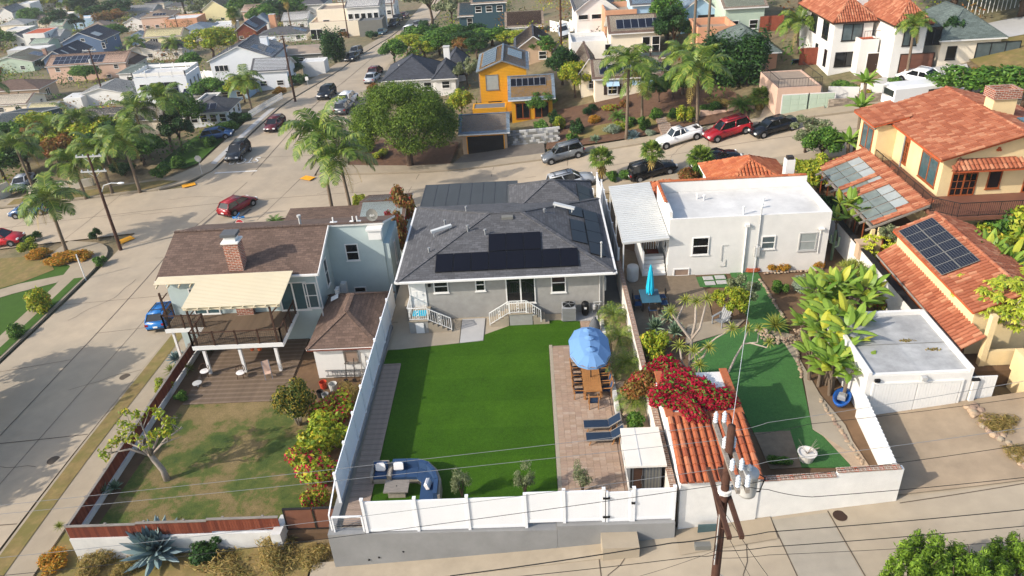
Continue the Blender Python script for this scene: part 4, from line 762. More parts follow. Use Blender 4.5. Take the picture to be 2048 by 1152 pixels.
# left side fence
lf = thing('vinyl_fence','long white vinyl side fence between boardwalk and the brown roofed garage','fence'); ys = [27.1,29.3,31.6,33.9,36.2,38.5,40.9,43.2]
for i,y in enumerate(ys): vpost(lf,-10.03+.013*i,y,.1,2.06)
for i in range(7): vpanel(lf,(-10.03+.013*i,ys[i]+.07),(-10.02+.013*i,ys[i+1]-.07),.2,1.98,'vinyl_gray',.3)
vpanel(lf,(-9.92,43.3),(-9.9,45.4),.2,1.98,'vinyl_gray',.3)
rl = thing('white_railing','low white metal railing at the open end of the boardwalk','railing'); MB().bar((-10.03,27.05,1.75),(-10.12,25.45,1.05),.06).bar((-10.12,25.45,1.05),(-10.12,25.45,.1),.06).build('sloped_rail','vinyl',rl); MB().bar((-9.98,25.38,1.0),(-8.6,25.36,1.0),.07).bar((-9.98,25.38,.06),(-9.98,25.38,1.0),.07).bar((-8.6,25.36,.06),(-8.6,25.36,1.0),.07).build('end_rail','vinyl',rl)
for i in range(5): MB().bar((-9.95,25.37,.2+.14*i),(-8.63,25.36,.2+.14*i),.012).build('cable','wire_gray',rl)
# ---- grey house
mh = house('grey_house','grey stucco house with dark hip roof and black solar panels',None,None,10.7,3.45,'hip',1.72,.62,'gray_stucco','shingle_gray','white',root=None,z=0,w=12.85,A=(0,0),B=(0,0)) if False else None
mh = thing('grey_house','grey stucco house with dark hip roof and black solar panels','house',(-8.5,43.85,0),0)
MB().box(0,0,-1,12.85,10.6,3.42).build('wall','gray_stucco',mh); HP = roof_polys('hip',12.85,10.6,3.5,1.68,.62); _m = MB()
for p in HP.values(): slab(_m,p,.16)
hr = _m.build('roof',['shingle_gray','white'],mh); i_ = 5.3; e_ = 3.5-.62*1.68/5.3; _m = MB()
for q0,q1 in [((5.3,5.3,5.18),(7.55,5.3,5.18)),((-.62,-.62,e_),(5.3,5.3,5.18)),((13.47,-.62,e_),(7.55,5.3,5.18)),((-.62,11.22,e_),(5.3,5.3,5.18)),((13.47,11.22,e_),(7.55,5.3,5.18))]: _m.bar(q0,q1,.3,.06)
_m.build('ridge_cap','shingle_gray',hr)
MB().bar((-.66,-.7,e_-.06),(13.5,-.7,e_-.06),.13,.12).bar((13.54,-.7,e_-.06),(13.54,11.2,e_-.06),.13,.12).bar((-.7,-.7,e_-.06),(-.7,11.2,e_-.06),.13,.12).build('gutter','white',mh)
panels(hr,HP['f'],2.48,.62,8,1,1.17,1.68,'solar_black','black'); panels(hr,HP['f'],5.95,2.33,3,1,1.17,1.68,'solar_black','black')
panels(hr,HP['r'],1.7,.45,4,1,1.75,1.1,'solar_black','black'); panels(hr,HP['r'],3.0,1.6,2,1,1.75,1.1,'solar_black','black'); panels(hr,HP['r'],7.2,1.6,1,1,1.75,1.1,'solar_black','black')
# rear parts of the house
MB().box(-.2,10.7,-3,6.9,16.5,2.75).build('wall','gray_stucco',mh); fr_ = MB().prism([(-.55,11.3),(7.2,11.3),(7.2,16.6),(-.55,16.6)],2.76,2.95).build('flat_roof','flat_dark',mh)
for i in range(8): MB().box(-.5+i*.97,11.32,2.95,-.47+i*.97,16.55,2.965).build('seam','shingle_dark',fr_)
rw_ = house('','',(7.0,9.6,0),None,5.2,3.35,'hip',1.25,.5,'gray_stucco','shingle_gray',root=mh,w=5.7,yaw=None)
HW = roof_polys('hip',5.7,5.2,3.35,1.25,.5); panels(bpy.data.objects[rw_.children[1].name],HW['r'],.6,.4,2,1,1.75,1.1,'solar_black','black')
# roof fittings
def tubelight(par,x,y,z,L,rz,tilt=0): o = MB().box(-L/2,-.14,.22,L/2,.14,.38).box(-L/2+.1,-.03,-.2,-L/2+.16,.03,.22).box(L/2-.2,-.03,-.2,L/2-.14,.03,.22).build('skylight_tube','galv',par,loc=(x,y,z),rz=rz); o.rotation_euler = (0,tilt,rz)
tubelight(hr,2.0,4.6,4.2,1.5,.35,-.12); tubelight(hr,10.6,7.2,4.3,1.6,-.35,.15)
for x,y,h in ((3.9,3.6,.35),(5.1,3.2,.3),(3.6,6.9,.4),(1.3,2.2,.3),(2.15,5.5,.5),(9.2,6.1,.25)): vent(hr,x,y,3.3+min(x,12.85-x,y+.3,10.6-y)*.317+.12,h,.06,'ac_gray')
MB().box(6.2,4.55,4.95,7.0,4.95,5.12).build('roof_vent','mid_gray',hr); MB().tube([(12.75,1.0,3.4),(12.75,1.0,4.6)],.05,8).ball((12.75,1,4.62),.09,5).build('service_mast','light_gray',hr)
F_ = fM('f',12.85,10.6)
for s,z,w,h,k in ((2.13,2.0,.98,.98,'hung'),(4.72,2.0,.66,.98,'hung'),(9.85,1.62,.98,1.5,'hung'),(7.35,.92,1.95,2.1,'slide')): opening(mh,F_,s,z,w,h,k)
d_ = opening(mh,F_,.55,.95,.95,2.2,'door',pane='white')
for x in (.35,.75):
    for z in (1.15,1.75,2.35): MB().box(x-.13,-.045,z,x+.13,-.03,z+.42).build('panel','white',d_)
MB().box(1.3,-.16,2.55,1.48,-.01,2.85).build('wall_lamp','black',mh); MB().box(5.75,-.2,3.05,6.05,-.02,3.15).ball((5.82,-.2,3.0),.07,5).ball((5.98,-.2,3.0),.07,5).build('flood_light','white',mh); MB().tube([(12.55,-.05,0),(12.55,-.05,3.2)],.045,8).build('downpipe','light_gray',mh)
MB().box(12.86,.3,1.4,13.0,.8,2.3).build('meter_box','light_gray',mh)
# porches
def rail(par,a,b,h=.92,n=9,mt='white',scroll=True):
    a,b = Vector(a),Vector(b); o = MB().bar(a+Vector((0,0,h)),b+Vector((0,0,h)),.05).bar(a+Vector((0,0,.08)),b+Vector((0,0,.08)),.035).bar(a,a+Vector((0,0,h)),.05).bar(b,b+Vector((0,0,h)),.05).build('railing',mt,par)
    for i in range(1,n): p = a.lerp(b,i/n); MB().bar(p+Vector((0,0,.08)),p+Vector((0,0,h)),.022).build('baluster',mt,o)
    if scroll:
        p = a.lerp(b,.5); d = (b-a).normalized(); pts = [p+d*(.09*math.cos(t))+Vector((0,0,.5+.13*math.sin(t))) for t in [k*.7 for k in range(10)]]; MB().tube(pts,.018,5).tube([q+Vector((0,0,.24)) for q in pts],.018,5).tube([q-Vector((0,0,.24)) for q in pts],.018,5).build('scroll',mt,o)
pl_ = thing('entry_stair','concrete side porch and stair with white railing below the white door','stair',(-8.5,43.85,0))
MB().box(.02,-1.75,-.05,1.25,-.02,.92).build('landing','gray_stucco',pl_); MB().box(-.02,-1.8,.92,1.3,-.01,.99).build('landing_slab','concrete',pl_)
for k in range(5): MB().box(1.26+.3*k,-1.75,-.05,1.56+.3*k,-.8,.78-.165*k).build('step','concrete',pl_)
MB().box(.45,-1.8,.05,.98,-1.76,.8).build('hatch','white',pl_)
rail(pl_,(.03,-1.7,.99),(1.28,-1.7,.99),n=9); rail(pl_,(1.32,-1.7,.92),(2.75,-1.7,.14),n=10); rail(pl_,(.03,-1.7,.99),(.03,-.1,.99),n=8,scroll=False); MB().box(.2,-1.2,.995,1.1,-.5,1.02).build('door_mat','aqua',pl_)
p2 = thing('garden_stair','concrete stair with white railings below the sliding glass door','stair',(-8.5,43.85,0))
MB().box(6.55,-1.3,-.05,8.05,-.02,.86).build('landing','gray_stucco',p2); MB().box(6.5,-1.35,.86,8.1,-.01,.93).build('landing_slab','concrete',p2)
for k in range(4): MB().box(6.5-.3*(k+1),-1.3,-.05,6.5-.3*k-.002,-.3,.72-.19*k).build('step','concrete',p2); MB().box(8.1+.26*k,-1.3,-.05,8.36+.26*k-.002,-.3,.72-.19*k).build('step','concrete',p2)
rail(p2,(5.25,-1.28,.1),(6.55,-1.28,.93),n=9); rail(p2,(6.6,-1.28,.93),(7.65,-1.28,.93),n=7); rail(p2,(7.7,-1.28,.93),(8.6,-1.28,.2),n=7)
# ---- utilities by the wall
ac = thing('air_conditioner','grey square air conditioner unit on the concrete pad','air conditioner',(1.95,43.1,.05)); MB().cush(-.45,-.45,0,.45,.45,1.05,.05).build('cabinet','ac_gray',ac); MB().lathe([(.02,1.03),(.38,1.03),(.4,1.07),(.36,1.09),(.02,1.06)],18).build('fan_grille','black',ac)
for k in range(9): MB().box(-.42,-.462,.12+.1*k,.42,-.448,.16+.1*k).build('louvre','mid_gray',ac)
for k in range(5): MB().tube([(.36*math.cos(k*1.257),.36*math.sin(k*1.257),1.1),(0,0,1.12)],.015,4).build('grille_bar','ac_gray',ac)
pm_ = thing('pool_filter','black round pump tank beside the air conditioner','tank',(3.05,43.45,.05)); MB().lathe([(.2,0),(.24,.2),(.25,.85),(.2,.95),(.08,1.0)],14).build('tank','black',pm_,True); MB().box(-.08,-.26,.55,.08,-.24,.7).build('tag','white',pm_)
gm = thing('gas_meter','grey gas meter with pipes at the house wall','meter',(3.65,43.55,.05)); MB().lathe([(.12,.3),(.16,.4),(.16,.6),(.1,.68)],12).build('meter_body','light_gray',gm); MB().tube([(-.1,.1,0),(-.1,.1,.6),(.3,.1,.6),(.3,.1,0)],.03,7).tube([(0,0,.6),(0,.2,.75),(.5,.2,.75)],.03,7).build('pipes','galv',gm)
# ---- planter
pw = thing('planter_wall','low whitewashed block planter wall along the paved patio','wall'); 
for j in range(38): MB().cush(-.12,0,0,.12,.398,.46,.01).build('block',['light_gray','off_white','concrete_new'][j % 3],pw,loc=(4.02,27.0+j*.4,.0)) if j not in (10,11) else MB().cush(-.12,0,0,.12,.398,.36,.01).build('block','light_gray',pw,loc=(4.02,27.0+j*.4,0))
sheet('planting_bed',[(4.15,29.6),(5.55,29.6),(5.55,42.7),(4.15,42.7)],.3,'rock',.3,**ST)
bwl = thing('boundary_wall','tall grey block boundary wall with brick cap beside the palms','wall'); MB().box(5.58,25.45,-.5,5.8,47.5,1.75).build('wall_body','off_white',bwl)
for j in range(54): MB().cush(-.15,0,0,.15,.4,.07,.008).build('cap_brick','brick_cap',bwl,loc=(5.69,25.5+j*.407,1.752))
vf3 = thing('vinyl_fence','white vinyl fence between the dark roofed house and the metal patio cover','fence')
for i in range(9): vpost(vf3,5.72,47.8+i*2.1,-1,2.6 if i < 7 else 1.6)
for i in range(8): vpanel(vf3,(5.72,47.87+i*2.1),(5.72,49.83+i*2.1),-1 if i > 3 else .2,2.5 if i < 6 else 1.5)
pall = ['first','second','third','fourth','fifth']
for i,(x,y,s) in enumerate(((4.75,42.0,1.1),(4.85,39.4,1.15),(4.85,36.6,1.2),(4.9,33.3,1.05))): plant('pygmy','pygmy_palm',['feathery pygmy palm by the house corner in the gravel bed','feathery pygmy palm in the bed behind the covered grill','feathery pygmy palm in the bed level with the dining table','feathery pygmy palm in the bed between table and loungers'][i],'palm',(x,y,.3),s,group='pygmy palms in the planter bed')
plant('yucca','spiky_shrub','spiky green shrub in the bed just behind the grey cabin','shrub',(4.9,30.4,.3),1.1); plant('shrub','bushy_plant','small bushy green plant in the bed beside the loungers','shrub',(4.75,31.6,.25),.6)
for i,(x,y) in enumerate(((4.6,42.0),(4.5,40.6),(4.7,38.1),(4.4,35.2),(4.9,34.6),(4.5,32.6))):
    m = MB().ball((0,0,.1),.28,6,0,.6); m.build('boulder','rock',None,label=['pale boulder at the foot of the palm by the house corner','pale boulder between the first two palms of the bed','pale boulder between the middle palms of the bed','pale boulder on the patio side of the bed near the chairs','pale boulder against the tall wall near the flowers','pale boulder near the loungers in the bed'][i],cat='rock',group='boulders in the planter bed',loc=(x,y,.28))
# ---- garden furniture
def sofa_seg(par,o0,o1,i0,i1,mt='navy',z0=.02,cs=True):
    o0,o1,i0,i1 = [Vector((p[0],p[1])) for p in (o0,o1,i0,i1)]; L = lambda a,b,t: a.lerp(b,t)
    def pr(a,b,t0,t1,z1,z2,m,nm,e=0.):
        q = [L(L(a[0],b[0],t0),L(a[1],b[1],t0),e),L(L(a[0],b[0],t0),L(a[1],b[1],t0),1-e),L(L(a[0],b[0],t1),L(a[1],b[1],t1),1-e),L(L(a[0],b[0],t1),L(a[1],b[1],t1),e)]
        MB().prism(q,z1,z2).build(nm,m,par)
    a,b = (o0,o1),(i0,i1)
    pr(a,b,0,1,z0,.30,'wicker','base'); pr(a,b,0,.12,.30,.74,'wicker','back_frame'); pr(a,b,.2,1.02,.302,.46,mt,'seat_cushion',.012); pr(a,b,.125,.33,.462,.86,mt,'back_cushion',.015)
sf = thing('sectional_sofa','curved grey wicker sectional sofa with navy cushions on the lawn','sofa')
def S3(px,py,z): v = P(px,py,z); return (v.x,v.y)
o = [S3(787,918,.74),S3(815,917,.74),S3(838,917,.74),S3(858,923,.74),S3(874,938,.74),S3(882,958,.74),S3(879,990,.74)]
inn = [(o[0][0],o[0][1]-1.0),(o[1][0],o[1][1]-1.0),(o[2][0]-.02,o[2][1]-1.0),(o[3][0]-.32,o[3][1]-.98),(o[4][0]-.72,o[4][1]-.72),(o[5][0]-.98,o[5][1]-.3),(o[6][0]-.98,o[6][1]-.02)]
for i in range(6): sofa_seg(sf,o[i],o[i+1],inn[i],inn[i+1])
MB().cush(o[0][0]-.16,o[0][1]-1.02,.02,o[0][0],o[0][1],.6,.04).build('arm','wicker',sf)
def pillow(label,x,y,z,rz,tilt): 
    m = MB().cush(-.24,-.09,0,.24,.09,.46,.08); q = m.build('throw_pillow','pillow_white',None,False,label=label,cat='pillow',group='white throw pillows',loc=(x,y,z)); q.rotation_euler = (tilt,0,rz)
pillow('white patterned pillow leaning at the left end of the curved sofa',o[0][0]+.32,o[0][1]-.55,.47,.05,-.35)
pillow('white pillow on the short right arm of the curved sofa',o[5][0]-.55,o[5][1]-.25,.47,1.4,-.35)
ac_ = thing('wicker_armchair','grey wicker armchair with navy cushions beside the curved sofa','armchair',(*S3(763,948,.3),0)); MB().cush(-.42,-.42,.02,.42,.42,.3,.03).build('base','wicker',ac_); MB().cush(-.42,.3,.3,.42,.42,.85,.03).build('back_frame','wicker',ac_)
for s in (-1,1): MB().cush(s*.42-.07,-.42,.05,s*.42+.07,.42,.58,.03).build('arm','wicker',ac_)
MB().cush(-.34,-.42,.3,.34,.28,.46,.05).build('seat_cushion','navy',ac_); MB().cush(-.34,.1,.46,.34,.3,.92,.06).build('back_cushion','navy',ac_)
_q = S3(763,948,.3); pillow('white patterned pillow on the wicker armchair',_q[0],_q[1]+.02,.47,-.05,-.3)
ct = thing('coffee_table','grey plank top coffee table with wicker base in front of the sofa','table',(*S3(793,972,.55),0)); MB().cush(-.42,-.28,.02,.42,.28,.5,.02).build('base','wicker',ct)
tt = MB().box(-.6,-.42,.49,.6,.42,.5).build('top','gray_wood',ct)
for i in range(6): MB().box(-.6,-.42+.14*i,.502,.6,-.284+.14*i,.55).build('slat','gray_wood',tt)
MB().tube([(0,0,.55),(0,0,.57)],.03,8).build('burner_cap','dark',ct)
for i,(px,sc,lb) in enumerate(((925,.95,'small olive shrub behind the fence nearest the sofa'),(1050,.95,'small olive shrub behind the fence at the lawn middle'),(1165,.9,'small olive shrub behind the fence on the pavers'))): q = P(px,985,.05); plant('olive','olive_shrub',lb,'shrub',(q.x,27.35,.02),(sc,sc,sc*1.35),group='olive shrubs along the fence')
# umbrella
UX,UY = 2.78,36.55
um = thing('patio_umbrella','large oblong sky blue patio umbrella with three vents over the teak table','umbrella',(UX,UY,0)); rim = [(1.15,.75),(1.15,-.75),(.75,-1.75),(.25,-2.05),(-.25,-2.05),(-.75,-1.75),(-1.15,-.75),(-1.15,.75),(-.75,1.75),(-.25,2.05),(.25,2.05),(.75,1.75)]
hubs = [(0,-.95,2.72),(0,0,2.86),(0,.95,2.72)]; n = 12
for k in range(n):
    a,b = rim[k],rim[(k+1) % n]; h = lambda p: hubs[0] if p[1] < -.76 else hubs[2] if p[1] > .76 else hubs[1]; ha,hb = h(a),h(b); am,bm = [((p[0]+q[0])/2,(p[1]+q[1])/2,(2.22+q[2])/2+.09) for p,q in ((a,ha),(b,hb))]
    m = MB(); A3,B3 = (a[0],a[1],2.2),(b[0],b[1],2.2); md = ((a[0]+b[0])*.49,(a[1]+b[1])*.49,2.22)
    m.add([A3,md,B3,bm,hb,ha,am],[(0,1,6),(1,2,3),(1,3,6),(6,3,4,5)] if ha != hb else [(0,1,6),(1,2,3),(1,3,6),(6,3,4)]); m.add([A3,B3,(b[0],b[1],2.06),(a[0],a[1],2.06)],[(0,1,2,3)]); m.build('canopy_panel','umbrella_blue',um,False)
    MB().tube([(*a,2.19),(am[0],am[1],am[2]-.02),(ha[0],ha[1],ha[2]-.03)],.013,5).build('rib','dark',um)
for h in hubs:
    v = MB().lathe([(.3,h[2]-.03),(.16,h[2]+.05),(.04,h[2]+.1)],10,(h[0],h[1],0)).build('vent_cap','umbrella_blue',um); MB().lathe([(.05,h[2]+.09),(.05,h[2]+.14),(.02,h[2]+.16)],8,(h[0],h[1],0)).build('finial','navy',v)
for y in (-.95,.95): MB().tube([(0,y,.02),(0,y,2.7)],.03,8).build('pole','dark',um)
MB().lathe([(.3,0),(.3,.06),(.05,.12)],14).build('base','dark',um)
tb = thing('dining_table','long slatted teak dining table under the blue umbrella','table',(UX+.02,35.95,0))
for i in range(9): MB().cush(-.5+.112*i,-1.6,.7,-.394+.112*i,1.6,.74,.005).build('slat','teak',tb)
MB().box(-.5,-1.62,.66,.5,-1.52,.7).box(-.5,1.52,.66,.5,1.62,.7).build('apron','teak',tb)
for sx in (-.42,.42):
    for sy in (-1.5,1.5): MB().box(sx-.04,sy-.04,0,sx+.04,sy+.04,.66).build('leg','teak',tb)
def dchair(label,x,y,rz):
    c = thing('dining_chair',label,'chair',(x,y,.01),rz,'teak dining chairs')
    for sx in (-.25,.25): MB().bar((sx,-.24,0),(sx,-.24,.62),.045).build('leg','teak',c); MB().bar((sx,.3,0),(sx*.98,.26,.45),.045).bar((sx*.98,.26,.45),(sx*.98,.4,1.0),.045).build('leg','teak',c); MB().bar((sx,-.28,.63),(sx,.3,.66),.06,.03).build('arm','teak',c)
    MB().box(-.24,-.24,.42,.24,.24,.44).build('seat','sling',c); MB().add([(-.22,.26,.5),(.22,.26,.5),(.22,.39,.95),(-.22,.39,.95)],[(0,1,2,3)]).build('backrest','navy',c); MB().bar((-.25,.39,.98),(.25,.39,.98),.05).build('top_rail','teak',c); MB().bar((-.25,-.24,.41),(.25,-.24,.41),.04).build('front_rail','teak',c)
nth = ['nearest','second','third','farthest']
for i in range(4): dchair('teak chair with navy sling on the lawn side of the table, %s along' % nth[i],UX-.72,34.75+i*.72,math.pi/2); dchair('teak chair with navy sling on the planter side of the table, %s along' % nth[i],UX+.78,34.85+i*.72,-math.pi/2)
dchair('teak chair with navy sling at the near end of the table',UX,33.85,math.pi)
def lounger(label,x,y):
    c = thing('sun_lounger',label,'sun lounger',(x,y,.02),0,'navy sling sun loungers')
    for s in (-.32,.32): MB().bar((-.95,s,.34),(.35,s,.34),.05).bar((.35,s,.34),(1.0,s*1.,.82),.05).build('side_rail','gray_wood',c)
    MB().add([(-.95,-.3,.36),(.35,-.3,.35),(.35,.3,.35),(-.95,.3,.36)],[(0,1,2,3)]).build('sling_seat','sling',c); MB().add([(.36,-.3,.36),(1.0,-.3,.84),(1.0,.3,.84),(.36,.3,.36)],[(0,1,2,3)]).build('sling_back','sling',c); MB().bar((1.0,-.34,.83),(1.0,.34,.83),.05).build('top_rail','gray_wood',c)
    for px_ in (-.7,.5):
        for s in (-.3,.3): MB().bar((px_-.12,s,0),(px_,s,.34),.04).build('leg','teak',c)
    MB().bar((.75,-.3,.02),(.78,-.3,.6),.03).bar((.75,.3,.02),(.78,.3,.6),.03).build('back_stay','teak',c)
lounger('navy sling sun lounger on the pavers, the one farther from the fence',3.05,31.95); lounger('navy sling sun lounger on the pavers next to the grey cabin',3.1,30.95)
gr = thing('covered_grill','barbecue grill under a grey fitted cover by the planter','grill',(3.45,40.9,0)); MB().lathe([(.3,0),(.36,.3),(.38,.7),(.3,1.0),(.16,1.25),(.1,1.3),(.1,1.42),(.04,1.45)],12).build('cover','cover_gray',gr,True); MB().lathe([(.22,-.0),(.24,.12),(.24,.13)],10,(.0,-.0,0)).build('foot','black',gr)
cb = thing('sauna_cabin','small grey boarded cabin with pale flat roof and glass door','cabin',(3.95,27.05,0.0)); MB().box(0,0,0,1.45,2.1,2.05).build('wall','dark',cb)
for k in range(11): MB().box(.62+k*.075,-.03,.05,.69+k*.075,0,2.0).build('board','mid_gray' if k % 2 else 'cover_gray',cb)
for k in range(14): MB().box(-.03,.05+k*.145,.05,0,.19+k*.145,2.0).build('board','cover_gray',cb)
dr_ = MB().box(.08,-.05,.06,.12,.0,1.95).box(.54,-.05,.06,.58,0,1.95).box(.12,-.05,1.9,.54,0,1.95).box(.12,-.05,.06,.54,0,.11).build('door_frame','cover_gray',cb); MB().box(.12,-.03,.11,.54,-.01,1.9).build('pane','brown_wood',dr_); MB().bar((.5,-.07,.8),(.5,-.07,1.3),.02).build('handle','steel',dr_)
cr = MB().prism([(-.25,-.3),(1.62,-.3),(1.62,2.25),(-.25,2.25)],[2.02,2.02,2.16,2.16],[2.12,2.12,2.26,2.26]).build('roof','off_white',cb)
MB().prism([(.42,-.27),(.46,-.27),(.46,2.22),(.42,2.22)],2.08,[2.14,2.14,2.27,2.27]).build('roof_seam','galv',cr)
sheet('cabin_base',[(3.9,26.0),(5.5,26.0),(5.5,29.5),(3.9,29.5)],.012,'flag',.03,**ST)
# ================================================================ left lot: teal house, decks, brown garage
LZ = -1.9; random.seed(3)
sheet('yard',[(-23.9,27.2),(-10.4,27.2),(-10.4,56),(-24.1,56)],LZ-.03,'dirt',2.5,**ST)
sheet('dry_lawn',[(-23.3,27.7),(-12.0,27.7),(-12.2,34.0),(-14.2,36.8),(-16.0,38.2),(-17.0,38.0),(-22.7,38.0)],LZ+.02,'patchy_lawn',.05,**ST)
ld = MB().box(-22.6,38.0,LZ-.1,-16.2,45,LZ+.03).build('lower_deck','dark_brown',None,**ST); _b = MB().box(-3.2,0,0,3.2,.142,.03).mesh('plank','wood_deck'); mat('wood_deck2','857260',.85,.25,1.,.3,pat='wood'); _b2 = MB().box(-3.2,0,0,3.2,.142,.03).mesh('plank','wood_deck2')
for j in range(46): link('plank',_b if j % 3 else _b2,ld,loc=(-19.4,38.0+j*.15,LZ+.032))
th = thing('teal_house','pale teal stucco house with brown shingle roof and brick chimney','house',(-25.1,45.0,0))
# front wing: x 0..10.2, y 0..4.1 (ridge); rear: x 0..14.3, y 4.1..8
MB().add([(0,0,-3.5),(10.2,0,-3.5),(10.2,4.1,-3.5),(0,4.1,-3.5),(0,0,3.55),(10.2,0,3.55),(10.2,4.1,4.85),(0,4.1,4.85)],[(3,2,1,0),(4,5,6,7),(0,1,5,4),(1,2,6,5),(3,0,4,7)]).build('wall','teal_stucco',th)
MB().add([(0,4.11,-5),(14.2,4.11,-5),(14.2,8.2,-5),(0,8.2,-5),(0,4.11,4.82),(14.2,4.11,4.82),(14.2,8.2,3.4),(0,8.2,3.4)],[(3,2,1,0),(4,5,6,7),(0,1,5,4),(1,2,6,5),(2,3,7,6),(3,0,4,7)]).build('wall','teal_stucco',th)
_m = MB(); slab(_m,[(-.4,-.45,3.5),(10.55,-.45,3.5),(10.55,4.05,4.98),(-.4,4.05,4.98)],.16); slab(_m,[(14.45,8.6,3.4),(-.4,8.6,3.4),(-.4,4.02,4.99),(14.45,4.02,4.99)],.16); tr = _m.build('roof',['shingle_brown','white'],th); _m = MB()
for i in range(46): _m.box(-.4+i*.323,3.9,4.97,-.1+i*.323,4.16,5.03)
_m.build('ridge_cap','shingle_brown',tr); MB().bar((10.6,-.45,3.42),(10.6,4.05,4.9),.06,.24).bar((-.4,-.5,3.42),(10.6,-.5,3.42),.08,.14).bar((10.6,4.02,4.87),(14.5,4.02,4.87),.1,.14).build('fascia','white',th)
MB().box(13.4,3.4,3.9,14.3,4.0,4.6).box(13.3,3.3,4.6,14.4,4.1,4.75).build('corner_cornice','white',th); MB().box(14.2,4.2,-4,14.6,8,3.2).build('side_bay','teal_stucco',th)
for x in (10.9,12.3,12.6): MB().tube([(x,4.25,4.8),(x,4.25,5.4)],.05,7).box(x-.25,4.1,4.98,x+.25,4.4,5.03).build('vent_pipe','white',tr)
MB().tube([(8.4,4.7,4.7),(8.4,4.7,5.35)],.09,8).tube([(8.4,4.7,5.35),(8.4,4.7,5.5)],.15,8).build('vent_pipe','light_gray',tr)
ch = MB().box(4.5,.1,3,5.5,1.0,5.7).build('chimney','brick',th); MB().prism([(4.42,.02),(5.58,.02),(5.58,1.08),(4.42,1.08)],5.7,5.8).box(4.62,.22,5.8,5.38,.88,6.15).build('chimney_collar','white',ch); MB().prism([(4.48,.1),(5.52,.1),(5.52,1.0),(4.48,1.0)],6.15,6.35).build('chimney_hood','cover_gray',ch); MB().box(4.45,-.35,-2,5.6,-.02,2.6).build('chimney_breast','brick',ch)
MB().tube([(13.6,4.3,4.9),(13.6,4.3,5.2)],.04,6).build('mast','steel',tr)
sd = thing('satellite_dish','round grey satellite dish on the corner of the teal house','satellite dish',(-11.35,49.1,5.0)); dd_ = MB().lathe([(.02,-.1),(.25,-.06),(.42,.03),(.44,.04),(.25,-.03),(.02,-.07)],16).build('dish','mid_gray',sd); dd_.rotation_euler = (1.25,.1,-.2); dd_.location = (0,0,.5); MB().bar((0,0,0),(0,.05,.45),.05).bar((0,-.02,.25),(.05,-.5,.55),.03).build('arm','dark',sd)
text('lettering','dish',.22,'white',Matrix.Translation((0,-.09,.5)) @ Matrix.Rotation(1.25,4,'X'),sd,.004)
RF = Matrix(((0,-1,0,10.2),(1,0,0,0),(0,0,1,0),(0,0,0,1)))
opening(th,RF,2.6,.9,.8,2.1,'hung'); opening(th,RF,1.6,-1.6,1.2,1.0,'plain'); FB = Matrix.Translation((0,4.11,0)); opening(th,FB,11.9,2.0,.95,1.35,'hung'); opening(th,FB,12.0,-.7,.9,.5,'plain')
opening(th,fM('f',10,4),8.5,.5,2.0,2.2,'slide','white','glass_teal'); opening(th,fM('f',10,4),9.7,.6,.9,2.0,'hung','white','glass_teal'); opening(th,fM('f',10,4),2.3,.5,1.8,2.1,'slide','white','glass_teal'); opening(th,fM('f',10,4),6.3,-1.9,1.8,2.0,'slide','white','glass')
opening(th,Matrix(((0,-1,0,14.6),(1,0,0,4.1),(0,0,1,0),(0,0,0,1))),2.0,.6,.5,1.9,'plain')
MB().tube([(10.3,-.2,3.3),(10.28,.3,-1.8)],.05,7).build('downpipe','white',th); MB().box(10.7,3.6,-.6,11.1,4.1,.35).build('utility_box','white',th)
# upper deck, posts, rail, patio cover
dk = thing('raised_deck','raised wooden deck with wire railing and white posts on the teal house','deck'); DX0,DX1,DY0,DY1,DZ = -22.5,-16.6,41.1,44.98,.45
_b = MB().box(-2.95,0,0,2.95,.135,.03).mesh('board','wood_deck')
for j in range(27): link('board',_b,dk,loc=(-19.55,DY0+.05+j*.143,DZ))
MB().box(DX0,DY0-.06,DZ-.3,DX1,DY0,DZ+.0).box(DX1,DY0-.06,DZ-.3,DX1+.06,DY1,DZ).box(-25.2,43.3,DZ-.3,DX0,43.36,DZ).build('rim_beam','white',dk); MB().box(DX0+.02,DY0+.02,DZ-.25,DX1-.02,DY1,DZ-.03).build('joists','dark_brown',dk)
for j in range(11): MB().box(-25.15,43.4+j*.143,DZ,DX0-.01,43.535+j*.143,DZ+.03).build('board','wood_deck',dk)
for x in (-21.9,-19.55,-17.2): MB().box(x-.09,DY0+.05,LZ,x+.09,DY0+.23,DZ-.3).build('support_post','white',dk); MB().box(x-.16,DY0+.02,DZ-.42,x+.16,DY0+.26,DZ-.28).build('bracket','dark',dk)
MB().box(-24.9,43.45,-4,-24.75,43.6,DZ-.3).build('support_post','white',dk)
def wire_rail(par,a,b,n,z=DZ,h=1.0):
    a,b = Vector((*a,z)),Vector((*b,z)); MB().bar(a+Vector((0,0,h)),b+Vector((0,0,h)),.09,.05).build('hand_rail','brown_wood',par)
    for i in range(n+1): p = a.lerp(b,i/n); MB().bar(p+Vector((0,0,-.25)),p+Vector((0,0,h+.08)),.09).build('rail_post','brown_wood',par)
    m = MB()
    for i in range(7): m.bar(a+Vector((0,0,.12+.125*i)),b+Vector((0,0,.12+.125*i)),.012)
    L = (b-a).length
    for i in range(int(L/.14)): p = a.lerp(b,(i+.5)*.14/L); m.bar(p+Vector((0,0,.1)),p+Vector((0,0,.92)),.009)
    m.build('wire_mesh','iron',par)
wire_rail(dk,(DX0+.05,DY0),(DX1,DY0),4); wire_rail(dk,(DX1,DY0),(DX1,DY1-.4),3); wire_rail(dk,(DX0+.05,DY0),(DX0+.05,43.35),2); wire_rail(dk,(-25.15,43.35),(DX0,43.35),2); wire_rail(dk,(-25.15,43.35),(-25.15,44.9),1)
